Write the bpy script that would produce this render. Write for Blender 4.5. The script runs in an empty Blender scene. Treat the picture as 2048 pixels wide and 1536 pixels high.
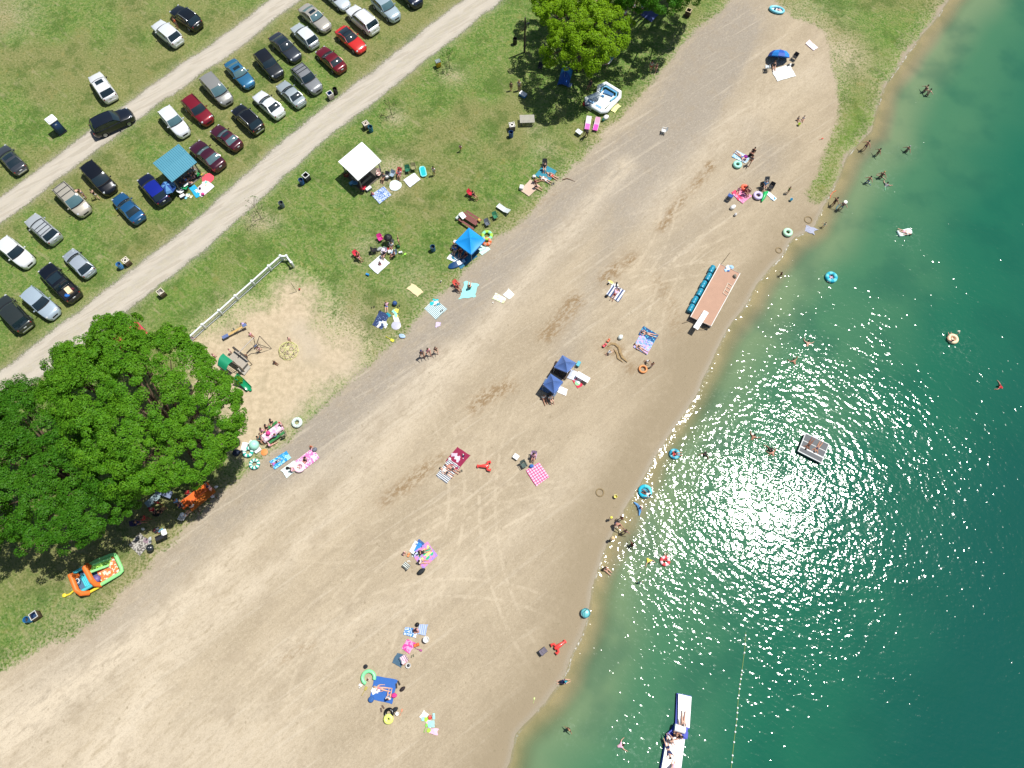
import bpy, bmesh, math, random
import numpy as np
from mathutils import Vector, Matrix
random.seed(7); RNG = np.random.default_rng(7)
R = math.radians; C = math.cos; S = math.sin; PI = math.pi
scn = bpy.context.scene
col = scn.collection

# ------------------------------------------------------------------ camera, sky, sun, exposure
CAMH = 75.0; TILT = R(20.0); FPX = 1422.0
cd = bpy.data.cameras.new('camera'); cam = bpy.data.objects.new('camera', cd); col.objects.link(cam)
cam.location = (0, 0, CAMH); cam.rotation_euler = (TILT, 0, 0)
cd.sensor_width = 36.0; cd.lens = 36.0*FPX/2048.0; cd.clip_start = 0.5; cd.clip_end = 5000
scn.camera = cam
SUN_EL = R(66.0)
def P(px, py, z=0.0):
    """point of the photograph -> point on the horizontal plane at height z"""
    u = (px-1024)/FPX; v = (768-py)/FPX
    t = (CAMH-z)/(C(TILT)-v*S(TILT))
    return Vector((t*u, t*(v*C(TILT)+S(TILT)), z))
g_ = P(1545, 1000); SUN_AZ = math.atan2(g_.y, g_.x)      # the sun stands over the glitter patch
SUN_EL = math.atan2(CAMH, math.hypot(g_.x, g_.y))
world = bpy.data.worlds.new('World'); scn.world = world; world.use_nodes = True
nt = world.node_tree; nt.nodes.clear()
sky = nt.nodes.new('ShaderNodeTexSky'); sky.sky_type = 'NISHITA'; sky.sun_disc = False
sky.sun_elevation = SUN_EL; sky.sun_rotation = PI/2-SUN_AZ; sky.dust_density = 1.0
bg = nt.nodes.new('ShaderNodeBackground'); bg.inputs[1].default_value = 0.072
wo = nt.nodes.new('ShaderNodeOutputWorld')
nt.links.new(sky.outputs[0], bg.inputs[0]); nt.links.new(bg.outputs[0], wo.inputs[0])
sl = bpy.data.lights.new('sun', 'SUN'); sl.energy = 5.0; sl.angle = R(0.53); sl.color = (1.0, 0.965, 0.91)
so = bpy.data.objects.new('sun', sl); col.objects.link(so)
sd = Vector((C(SUN_AZ)*C(SUN_EL), S(SUN_AZ)*C(SUN_EL), S(SUN_EL)))
so.rotation_euler = sd.to_track_quat('Z', 'Y').to_euler(); so.location = (60, 60, 90)
scn.view_settings.view_transform = 'Standard'; scn.view_settings.look = 'None'
scn.view_settings.exposure = 0.12; scn.view_settings.gamma = 1.0
scn.cycles.transparent_max_bounces = 12

# ------------------------------------------------------------------ materials
class NT:
    def __init__(s, name):
        s.m = bpy.data.materials.new(name); s.m.use_nodes = True; s.t = s.m.node_tree
        s.b = s.t.nodes['Principled BSDF']; s.out = s.t.nodes['Material Output']
    def n(s, k, **kw):
        x = s.t.nodes.new(k)
        for a, v in kw.items():
            if a.startswith('i_'): x.inputs[a[2:].replace('_', ' ')].default_value = v
            else: setattr(x, a, v)
        return x
    def l(s, a, b): s.t.links.new(a, b)
    def val(s, x): return x
    def math(s, op, a, b=None, clamp=False):
        x = s.n('ShaderNodeMath', operation=op, use_clamp=clamp)
        for i, v in enumerate((a, b)):
            if v is None: continue
            if isinstance(v, (int, float)): x.inputs[i].default_value = v
            else: s.l(v, x.inputs[i])
        return x.outputs[0]
    def mix(s, f, a, b, mode='MIX'):
        x = s.n('ShaderNodeMix', data_type='RGBA', blend_type=mode)
        for i, v in ((0, f), (6, a), (7, b)):
            if isinstance(v, (int, float)): x.inputs[i].default_value = v
            elif isinstance(v, (tuple, list)): x.inputs[i].default_value = tuple(v)[:3]+(1,)
            else: s.l(v, x.inputs[i])
        return x.outputs[2]
    def noise(s, vec, scale, detail=3, rough=.55, dist=0):
        x = s.n('ShaderNodeTexNoise'); s.l(vec, x.inputs['Vector'])
        x.inputs['Scale'].default_value = scale; x.inputs['Detail'].default_value = detail
        x.inputs['Roughness'].default_value = rough; x.inputs['Distortion'].default_value = dist
        return x.outputs[0]
    def map(s, vec, rot=0, sc=(1, 1, 1), loc=(0, 0, 0)):
        if rot:
            r = s.n('ShaderNodeMapping'); s.l(vec, r.inputs[0]); r.inputs['Rotation'].default_value = (0, 0, rot); vec = r.outputs[0]
        x = s.n('ShaderNodeMapping'); s.l(vec, x.inputs[0]); x.inputs['Scale'].default_value = sc; x.inputs['Location'].default_value = loc
        return x.outputs[0]
    def vlen(s, v):
        x = s.n('ShaderNodeVectorMath', operation='LENGTH'); s.l(v, x.inputs[0]); return x.outputs[1]
    def step(s, v, a, b):      # smooth ramp 0..1 between a and b
        x = s.n('ShaderNodeMapRange', interpolation_type='SMOOTHSTEP')
        s.l(v, x.inputs[0]); x.inputs[1].default_value = a; x.inputs[2].default_value = b
        return x.outputs[0]
    def attr(s, name):
        x = s.n('ShaderNodeAttribute'); x.attribute_name = name; return x.outputs['Fac']
    def co(s): return s.n('ShaderNodeTexCoord').outputs['Object']
    def bump(s, h, strength=1, dist=1):
        x = s.n('ShaderNodeBump'); s.l(h, x.inputs['Height']); x.inputs['Strength'].default_value = strength
        x.inputs['Distance'].default_value = dist; return x.outputs[0]

_mc = {}
def srgb(h):
    h = h.lstrip('#'); o = []
    for i in (0, 2, 4):
        c = int(h[i:i+2], 16)/255; o.append(c/12.92 if c <= .04045 else ((c+.055)/1.055)**2.4)
    return tuple(o)
NAMED = dict(white='#e9e9e6', offwhite='#d8d6cc', black='#151517', grey='#7d8083', dgrey='#3b3e42', lgrey='#aeb2b5', red='#b3202a', dred='#6d1220',
  pink='#e47fae', hotpink='#d93a8a', lpink='#e9b6cc', blue='#2a6bc0', lblue='#7fb2dd', navy='#1d2a55', teal='#1f8fa0', mint='#8fdcc4', turq='#22b9bf',
  green='#2f9a4b', dgreen='#1d5a36', lime='#a8dc4a', yellow='#e8dc55', orange='#e0652a', purple='#7a3f95', lav='#b5a3dc', tan='#c9b48c', brown='#6a4733',
  cream='#e3d9b8', silver='#9fa4a8', wood='#8a8378', rwood='#7d4a44')
def colr(c):
    if isinstance(c, str): return srgb(NAMED.get(c, c))
    return c
def M(c, rough=.6, metal=0., var=.12, scale=4., coat=0., spec=.5, bump=0.):
    key = ('M', str(c), rough, metal, var, scale, coat, bump)
    if key in _mc: return _mc[key]
    k = NT('mat_'+str(len(_mc))); c = colr(c)
    co = k.co(); n = k.noise(co, scale, 4)
    a = tuple(x*(1-var) for x in c); b = tuple(min(1, x*(1+var)) for x in c)
    k.l(k.mix(n, a, b), k.b.inputs['Base Color'])
    k.b.inputs['Roughness'].default_value = rough; k.b.inputs['Metallic'].default_value = metal
    k.b.inputs['Specular IOR Level'].default_value = spec
    if coat: k.b.inputs['Coat Weight'].default_value = coat; k.b.inputs['Coat Roughness'].default_value = .06
    if bump: k.l(k.bump(k.noise(co, scale*6, 3), 1, bump), k.b.inputs['Normal'])
    _mc[key] = k.m; return k.m
def PM(kind, c1, c2, scale=6., rough=.8, c3=None):
    """printed cloth or plastic: stripes, check, dots, swirl, radial, plaid, tri"""
    key = ('P', kind, c1, c2, scale, c3)
    if key in _mc: return _mc[key]
    k = NT('mat_'+str(len(_mc))); a, b = colr(c1), colr(c2); co = k.co()
    sp = k.n('ShaderNodeSeparateXYZ'); k.l(co, sp.inputs[0]); x, y = sp.outputs[0], sp.outputs[1]
    def st(v, s=scale, duty=.5): return k.math('LESS_THAN', k.math('FRACT', k.math('MULTIPLY', k.math('ADD', v, 50.), s)), duty)
    if kind == 'stripes': f = st(x)
    elif kind == 'check': f = k.math('MAXIMUM', st(x, scale, .25), st(y, scale, .25))
    elif kind == 'dots':
        v = k.n('ShaderNodeTexVoronoi'); v.inputs['Scale'].default_value = scale; k.l(co, v.inputs['Vector']); f = k.math('LESS_THAN', v.outputs['Distance'], .32)
    elif kind == 'swirl': f = k.step(k.noise(co, scale, 2, .5, 1.5), .48, .54)
    elif kind == 'radial':
        at = k.math('ARCTAN2', y, x); f = k.math('GREATER_THAN', k.math('SINE', k.math('MULTIPLY', at, scale)), 0.)
    elif kind == 'half': f = k.math('GREATER_THAN', x, 0.)
    elif kind == 'rings': f = k.math('LESS_THAN', k.math('FRACT', k.math('MULTIPLY', k.math('SQRT', k.math('ADD', k.math('MULTIPLY', x, x), k.math('MULTIPLY', y, y))), scale)), .5)
    else: f = k.step(k.noise(co, scale, 3), .45, .55)
    cc = k.mix(f, a, b)
    if c3:
        g = k.step(k.noise(co, 3.1, 2), .52, .56); cc = k.mix(g, cc, colr(c3))
    cc = k.mix(k.noise(co, 9, 3), cc, k.mix(.18, cc, (0, 0, 0)))
    k.l(cc, k.b.inputs['Base Color']); k.b.inputs['Roughness'].default_value = rough
    _mc[key] = k.m; return k.m

# ------------------------------------------------------------------ mesh building
class MB:
    def __init__(s): s.v = []; s.f = []; s.flat = set()
    def add(s, vs, fs):
        o = len(s.v); s.v += [tuple(p) for p in vs]; s.f += [tuple(i+o for i in f) for f in fs]; return s
    def xf(s, m): s.v = [tuple(m @ Vector(p)) for p in s.v]; return s
    def loft(s, rings, closed=True, caps=True):
        n = len(rings[0]); vs = [p for r in rings for p in r]; fs = []
        for i in range(len(rings)-1):
            for j in range(n if closed else n-1):
                a = i*n+j; b = i*n+(j+1) % n; fs.append((a, b, b+n, a+n))
        if caps: fs.append(tuple(reversed(range(n)))); fs.append(tuple(range((len(rings)-1)*n, len(rings)*n)))
        return s.add(vs, fs)
    def rbox(s, cx, cy, z0, sx, sy, sz, r=.03, rot=0, n=2, b=None, taper=1.0):
        b = r if b is None else b; b = min(b, sz*.45)
        def ring(z, ins, k=1.0):
            w, d = (sx/2-ins)*k, (sy/2-ins)*k; rr = max(min(r, w*.9, d*.9)-0, .002); pts = []
            for qx, qy, a0 in ((1, 1, 0), (-1, 1, PI/2), (-1, -1, PI), (1, -1, 3*PI/2)):
                for i in range(n+1):
                    a = a0+PI/2*i/n; x = qx*(w-rr)+rr*C(a); y = qy*(d-rr)+rr*S(a)
                    pts.append((cx+x*C(rot)-y*S(rot), cy+x*S(rot)+y*C(rot), z))
            return pts
        return s.loft([ring(z0, b*.6), ring(z0+b, 0), ring(z0+sz-b, 0, taper), ring(z0+sz, b*.6, taper)])
    def box(s, cx, cy, z0, sx, sy, sz, rot=0): return s.rbox(cx, cy, z0, sx, sy, sz, min(sx, sy, sz)*.12, rot, 1)
    def tube(s, path, r, n=6, closed=False, flat=1.0):
        path = [Vector(p) for p in path]; m = len(path); rings = []
        rr = r if isinstance(r, (list, tuple)) else [r]*m
        for i, p in enumerate(path):
            if closed: d = path[(i+1) % m]-path[i-1]
            else: d = path[min(i+1, m-1)]-path[max(i-1, 0)]
            d.normalize(); up = Vector((0, 0, 1)) if abs(d.z) < .95 else Vector((1, 0, 0))
            a = d.cross(up).normalized(); b = a.cross(d).normalized()
            rings.append([tuple(p+a*(rr[i]*C(2*PI*k/n))+b*(rr[i]*flat*S(2*PI*k/n))) for k in range(n)])
        if closed: rings.append(rings[0]); return s.loft(rings, True, False)
        return s.loft(rings)
    def lathe(s, prof, n=16, cx=0, cy=0):
        rings = [[(cx+r*C(2*PI*k/n), cy+r*S(2*PI*k/n), z) for k in range(n)] for r, z in prof]
        return s.loft(rings)
    def torus(s, Rr, r, z, n=28, m=10, cx=0, cy=0, arc=1.0, flat=1.0):
        pts = [(cx+Rr*C(2*PI*arc*k/n), cy+Rr*S(2*PI*arc*k/n), z) for k in range(n if arc == 1 else n+1)]
        return s.tube(pts, r, m, arc == 1, flat)
    def grid(s, fn, nu, nv):
        vs = [fn(i/nu, j/nv) for i in range(nu+1) for j in range(nv+1)]; w = nv+1
        return s.add(vs, [(i*w+j, (i+1)*w+j, (i+1)*w+j+1, i*w+j+1) for i in range(nu) for j in range(nv)])
    def slab(s, fn, nu, nv, th):
        """sheet with thickness"""
        s.grid(fn, nu, nv)
        def lo(u, v): p = fn(u, 1-v); return (p[0], p[1], p[2]-th)
        s.grid(lo, nu, nv); w = nv+1; a = len(s.v)-2*(nu+1)*w; b = a+(nu+1)*w
        T = lambda i, j: a+i*w+j
        B = lambda i, j: b+i*w+(nv-j)
        fs = []
        for i in range(nu): fs += [(T(i, 0), B(i, 0), B(i+1, 0), T(i+1, 0)), (T(i+1, nv), B(i+1, nv), B(i, nv), T(i, nv))]
        for j in range(nv): fs += [(T(0, j+1), B(0, j+1), B(0, j), T(0, j)), (T(nu, j), B(nu, j), B(nu, j+1), T(nu, j+1))]
        s.f += fs; return s
    def prism(s, poly, z0, z1):
        n = len(poly); return s.loft([[(x, y, z0) for x, y in poly], [(x, y, z1) for x, y in poly]])
    def ball(s, c, r, n=10, m=7, sz=1.0):
        c = Vector(c); rings = []
        for i in range(m+1):
            a = PI*i/m; q = max(S(a), .02)
            rings.append([(c.x+r*q*C(2*PI*k/n), c.y+r*q*S(2*PI*k/n), c.z-r*sz*C(a)) for k in range(n)])
        return s.loft(rings)
    def mesh(s, smooth=True, name='m'):
        me = bpy.data.meshes.new(name); me.from_pydata(s.v, [], s.f); me.update()
        if smooth: me.polygons.foreach_set('use_smooth', [True]*len(me.polygons)); me.set_sharp_from_angle(angle=R(38))
        return me
def link(o): col.objects.link(o); return o
def mobj(name, me, mat=None, parent=None, smooth=True, objmat=False):
    if isinstance(me, MB): me = me.mesh(smooth, name)
    o = link(bpy.data.objects.new(name, me))
    if mat:
        if not me.materials: me.materials.append(mat)
        if me.materials[0] != mat: o.material_slots[0].link = 'OBJECT'; o.material_slots[0].material = mat
    if parent: o.parent = parent
    return o
def tag(o, label=None, cat=None, group=None, kind=None):
    if label: o['label'] = label
    if cat: o['category'] = cat
    if group: o['group'] = group
    if kind: o['kind'] = kind
    return o
def thing(name, label, cat, loc=(0, 0, 0), rz=0, group=None):
    o = link(bpy.data.objects.new(name, None)); o.empty_display_size = .3
    o.location = loc; o.rotation_euler = (0, 0, rz); return tag(o, label, cat, group)
def single(name, me, mat, label, cat, loc=(0, 0, 0), rz=0, group=None, sc=None):
    o = mobj(name, me, mat); o.location = loc; o.rotation_euler = (0, 0, rz)
    if sc: o.scale = sc if isinstance(sc, (tuple, list)) else (sc,)*3
    return tag(o, label, cat, group)
def A(px, py, deg, z=0):
    """image heading (0 right, 90 up) at a pixel -> ground heading"""
    a = P(px, py, z); b = P(px+20*C(R(deg)), py-20*S(R(deg)), z); return math.atan2(b.y-a.y, b.x-a.x)

# ------------------------------------------------------------------ terrain fields
def poly_sd(X, Y, pts, closed=True):
    """distance to polyline; signed (+ inside) when closed"""
    d = np.full(X.shape, 1e9); ins = np.zeros(X.shape, bool); n = len(pts)
    for i in range(n if closed else n-1):
        ax, ay = pts[i]; bx, by = pts[(i+1) % n]; ex, ey = bx-ax, by-ay
        t = np.clip(((X-ax)*ex+(Y-ay)*ey)/(ex*ex+ey*ey+1e-9), 0, 1)
        d = np.minimum(d, np.hypot(X-ax-t*ex, Y-ay-t*ey))
        if closed:
            c = ((ay > Y) != (by > Y)); xi = ax+(Y-ay)/(by-ay+1e-12)*ex; ins ^= c & (X < xi)
    return np.where(ins, d, -d) if closed else d
def vnoise(X, Y, s, seed=0):
    x = X/s; y = Y/s; xi = np.floor(x).astype(int); yi = np.floor(y).astype(int); fx = x-xi; fy = y-yi
    fx = fx*fx*(3-2*fx); fy = fy*fy*(3-2*fy)
    def h(a, b):
        k = (a*374761393+b*668265263+seed*974634777) & 0xffffffff; k = ((k ^ (k >> 13))*1274126177) & 0xffffffff
        return ((k ^ (k >> 16)) & 0xffff)/65535.
    return (h(xi, yi)*(1-fx)+h(xi+1, yi)*fx)*(1-fy)+(h(xi, yi+1)*(1-fx)+h(xi+1, yi+1)*fx)*fy
def G(pts): return [tuple(P(x, y)[:2]) for x, y in pts]
ROAD1 = [(-200, 575), (-60, 468), (0, 420), (100, 345), (200, 271), (300, 197), (400, 125), (480, 70), (567, 0), (640, -60), (760, -160)]
ROAD2 = [(1180, -170), (1040, -60), (964, 0), (880, 66), (800, 131), (715, 197), (630, 262), (560, 322), (500, 377), (400, 469), (320, 532), (246, 589), (130, 680), (28, 757), (-60, 820), (-300, 1000)]
SHORE = [(2080, -170), (2000, -110), (1900, 0), (1862, 50), (1815, 105), (1775, 165), (1755, 220), (1745, 262), (1712, 292), (1695, 312), (1680, 350), (1660, 390), (1646, 420), (1630, 453), (1614, 463), (1593, 473), (1582, 483), (1572, 501), (1562, 516), (1546, 528), (1519, 561), (1496, 601), (1482, 620), (1461, 651), (1445, 676), (1420, 733), (1395, 787), (1370, 830), (1330, 883), (1300, 937), (1284, 962), (1267, 989), (1250, 1017), (1241, 1046), (1226, 1070), (1206, 1108), (1195, 1140), (1184, 1190), (1180, 1228), (1164, 1273), (1143, 1314), (1132, 1346), (1112, 1376), (1094, 1406), (1073, 1428), (1050, 1450), (1032, 1471), (1022, 1512), (1012, 1545), (990, 1620), (940, 1750), (900, 1900)]
BEACH_L = [(1500, -60), (1458, 0), (1427, 31), (1390, 53), (1353, 100), (1322, 133), (1281, 185), (1240, 233), (1184, 286), (1160, 316), (1128, 349), (1110, 364), (1078, 402), (1051, 430), (989, 477), (958, 508), (930, 540), (904, 569), (876, 593), (850, 618), (832, 636), (814, 660), (782, 687), (751, 716), (700, 762), (640, 815), (585, 868), (520, 915), (470, 962), (400, 1020), (360, 1068), (334, 1091), (264, 1155), (220, 1202), (176, 1243), (128, 1272), (60, 1308), (0, 1336), (-120, 1390), (-400, 1530)]
GRASS_R = [(1530, -60), (1560, 3), (1587, 28), (1626, 46), (1655, 64), (1664, 91), (1675, 155), (1682, 219), (1672, 253), (1652, 300), (1641, 348), (1614, 385), (1616, 400), (1634, 407), (1652, 389), (1672, 355), (1688, 309), (1706, 289), (1735, 268), (1746, 245), (1750, 212), (1765, 172), (1806, 105), (1852, 50), (1888, 0), (1990, -120), (2060, -170), (1540, -500)]
PLAY = [(560, 568), (585, 556), (618, 572), (630, 610), (640, 650), (690, 690), (705, 735), (655, 775), (600, 835), (540, 880), (480, 900), (440, 820), (400, 720), (395, 690), (440, 665), (500, 625), (545, 600)]
far = [(-600, -600), (-600, 600)]
shore_g = G(SHORE); water_poly = shore_g+[(10, -600), (900, -600), (900, 900), (160, 900)]
beach_poly = G(BEACH_L)+[(-300, -60), (-300, -500), (20, -500)]+[(p[0]+9, p[1]-3) for p in reversed(shore_g)]+G([(2080, -170)])
grassr_poly = G(GRASS_R); play_poly = G(PLAY)
def fields(X, Y):
    wob = (vnoise(X, Y, 2.3, 1)-.5)*.9+(vnoise(X, Y, .8, 2)-.5)*.5
    shore = poly_sd(X, Y, water_poly)+(vnoise(X, Y, 2.6, 5)-.5)*.28
    beach = np.minimum(poly_sd(X, Y, beach_poly), -poly_sd(X, Y, grassr_poly))
    beach = beach+wob*.8
    play = poly_sd(X, Y, play_poly)+wob*2.2
    r1 = 1.75-poly_sd(X, Y, G(ROAD1), False)+wob*.35
    r2 = 2.15-poly_sd(X, Y, G(ROAD2), False)+wob*.4
    return shore, beach, play, r1, r2
def height(X, Y, shore):
    land = -0.12+np.minimum(.12, .03*np.maximum(-shore, 0))
    bed = -0.12-np.minimum(5, .11*np.maximum(shore, 0)+.004*np.maximum(shore, 0)**2)
    z = np.where(shore > 0, bed, land)
    return z
WL = -0.12
def ground_z(x, y):
    s = poly_sd(np.array([x]), np.array([y]), water_poly); return max(WL, float(height(np.array([x]), np.array([y]), s)[0]))
# ------------------------------------------------------------------ terrain: one grid, split into its surfaces
def axis(a, b, step, lo, hi):
    mid = list(np.arange(a, b+step/2, step)); up = [mid[-1]]; s = step
    while up[-1] < hi: s *= 1.28; up.append(up[-1]+s)
    dn = [mid[0]]; s = step
    while dn[-1] > lo: s *= 1.28; dn.append(dn[-1]-s)
    return np.array(dn[:0:-1]+mid+up[1:])
xs = axis(-76, 76, .34, -1500, 1500); ys = axis(-14, 90, .34, -1500, 1500)
GX, GY = np.meshgrid(xs, ys, indexing='ij')
f_shore, f_beach, f_play, f_r1, f_r2 = fields(GX, GY)
GZ = height(GX, GY, f_shore)
landm = np.clip((-f_shore-1)/4, 0, 1)
GZ = GZ+landm*((vnoise(GX, GY, 6, 11)-.5)*.10+(vnoise(GX, GY, 1.3, 12)-.5)*.03)-landm*.05
# wear and tone that belong to the sand itself: damp golden hollows, pale graded lanes, grey combed bands
def band(pts, w, amp):
    d = poly_sd(GX, GY, G(pts), False); return amp*np.exp(-(d/w)**2)
BLOB = lambda px, py, r, a: a*np.exp(-(((GX-P(px, py).x)**2+(GY-P(px, py).y)**2)/(r*r)))
damp = np.zeros_like(GX)
for pts, w_, a_ in (([(1092, 672), (1118, 645), (1152, 598)], .9, 1.2), ([(950, 812), (985, 785), (1018, 770)], .9, 1.1), ([(1210, 560), (1240, 535), (1262, 515)], .9, 1.1), ([(770, 1003), (805, 975), (850, 940), (880, 918)], .8, 1.), ([(1320, 455), (1352, 415), (1395, 365), (1420, 330)], .7, 1.), ([(1215, 690), (1240, 705), (1262, 730)], 1.1, .9), ([(1320, 560), (1345, 625), (1350, 660)], .9, .6), ([(560, 1320), (620, 1290)], .5, .5), ([(1085, 405), (1110, 385)], .5, .5)):
    damp += band(pts, w_, a_)
damp *= .5+1.0*vnoise(GX, GY, 1.2, 31)
pale = band([(200, 1536), (330, 1330), (560, 1130), (800, 860), (1050, 560), (1250, 330)], 1.5, .8)+band([(0, 1480), (330, 1240), (620, 960), (900, 700)], 1.3, .7)+band([(560, 1310), (820, 1210), (1000, 1090), (1200, 900)], 1.8, .5)
pale += band([(640, 650), (560, 730), (600, 590)], 3.0, .6)+band([(1300, 420), (1500, 220), (1640, 140)], 2.4, .5)+band([(0, 1536), (500, 1500)], 6, .8)+band([(0, 1420), (250, 1300), (450, 1150)], 3, .5)
greyb = band([(1480, 30), (1400, 150), (1330, 250), (1230, 330), (980, 560), (800, 740), (640, 880)], 4.0, 1.25)+band([(1420, 110), (1370, 260), (1280, 400)], 5, .7)+band([(640, 880), (420, 1060), (250, 1250), (60, 1420)], 2.8, .9)+band([(1560, 290), (1330, 520)], 2, .4)+band([(1500, 60), (1400, 250), (1230, 470), (1130, 700)], 1.6, .6)+band([(1500, 250), (1540, 330)], 2, .5)+band([(600, 660), (620, 700)], 1.6, .7)
wet = np.exp(-np.clip(-f_shore, 0, 50)/2.4)*(.55+.9*vnoise(GX, GY, 2.2, 44))+np.exp(-np.clip(-f_shore-.0, 0, 50)/6.)*.35
wet += band([(1600, 440), (1540, 500), (1440, 660), (1390, 740)], 2.2, .6)+band([(960, 1560), (1060, 1400), (1130, 1230), (1200, 1010), (1300, 840), (1370, 700)], 2.8, .75)
dry = vnoise(GX, GY, 9, 21)*.6+vnoise(GX, GY, 3.1, 22)*.4
dry = np.clip(dry, 0, 1)
lush = BLOB(1740, 240, 3.5, 1)+BLOB(1640, 350, 3, .8)+BLOB(1800, 110, 4, .8)+BLOB(470, 560, 5, .35)+BLOB(1700, 290, 3, 1)+BLOB(330, 620, 5, .4)
bare = BLOB(515, 440, 1.4, 1)+BLOB(545, 445, 1.2, .7)+BLOB(792, 235, 1.3, .9)+BLOB(905, 150, 1.6, .7)+BLOB(735, 500, 2.2, .6)+BLOB(760, 350, 2.4, .8)+BLOB(800, 330, 1.6, .6)+BLOB(780, 372, 1.6, .7)+BLOB(1090, 300, 2, .5)+BLOB(1070, 255, 1.2, .6)+BLOB(830, 560, 3, .4)+BLOB(660, 660, 4.5, .9)+BLOB(690, 720, 4, .8)+BLOB(480, 620, 3, .7)+BLOB(130, 1235, 4, .3)+BLOB(20, 30, 4, .5)+BLOB(1640, 30, 4, .3)
bare += BLOB(240, 650, 3, .4)+BLOB(420, 660, 2.5, .6)+BLOB(280, 1085, 3, .4)+BLOB(560, 900, 2.5, .7)+BLOB(1670, 100, 3, .8)+BLOB(1700, 120, 4, .55)+BLOB(1600, 20, 3, .4)+BLOB(395, 330, 1.5, .5)
ATTR = dict(a_shore=f_shore, a_beach=f_beach, a_play=f_play, a_road=np.maximum(f_r1, f_r2), a_damp=damp, a_pale=pale, a_grey=greyb, a_wet=wet, a_dry=dry, a_lush=lush, a_bare=bare)
cx_ = lambda a: (a[:-1, :-1]+a[1:, :-1]+a[:-1, 1:]+a[1:, 1:])/4
cs, cb, cp, c1, c2 = map(cx_, (f_shore, f_beach, f_play, f_r1, f_r2))
cls = np.zeros(cs.shape, int)
cls[cp > 0] = 2; cls[cb > 0] = 1; cls[c1 > 0] = 3; cls[c2 > 0] = 4; cls[cs > 0] = 5

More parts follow.
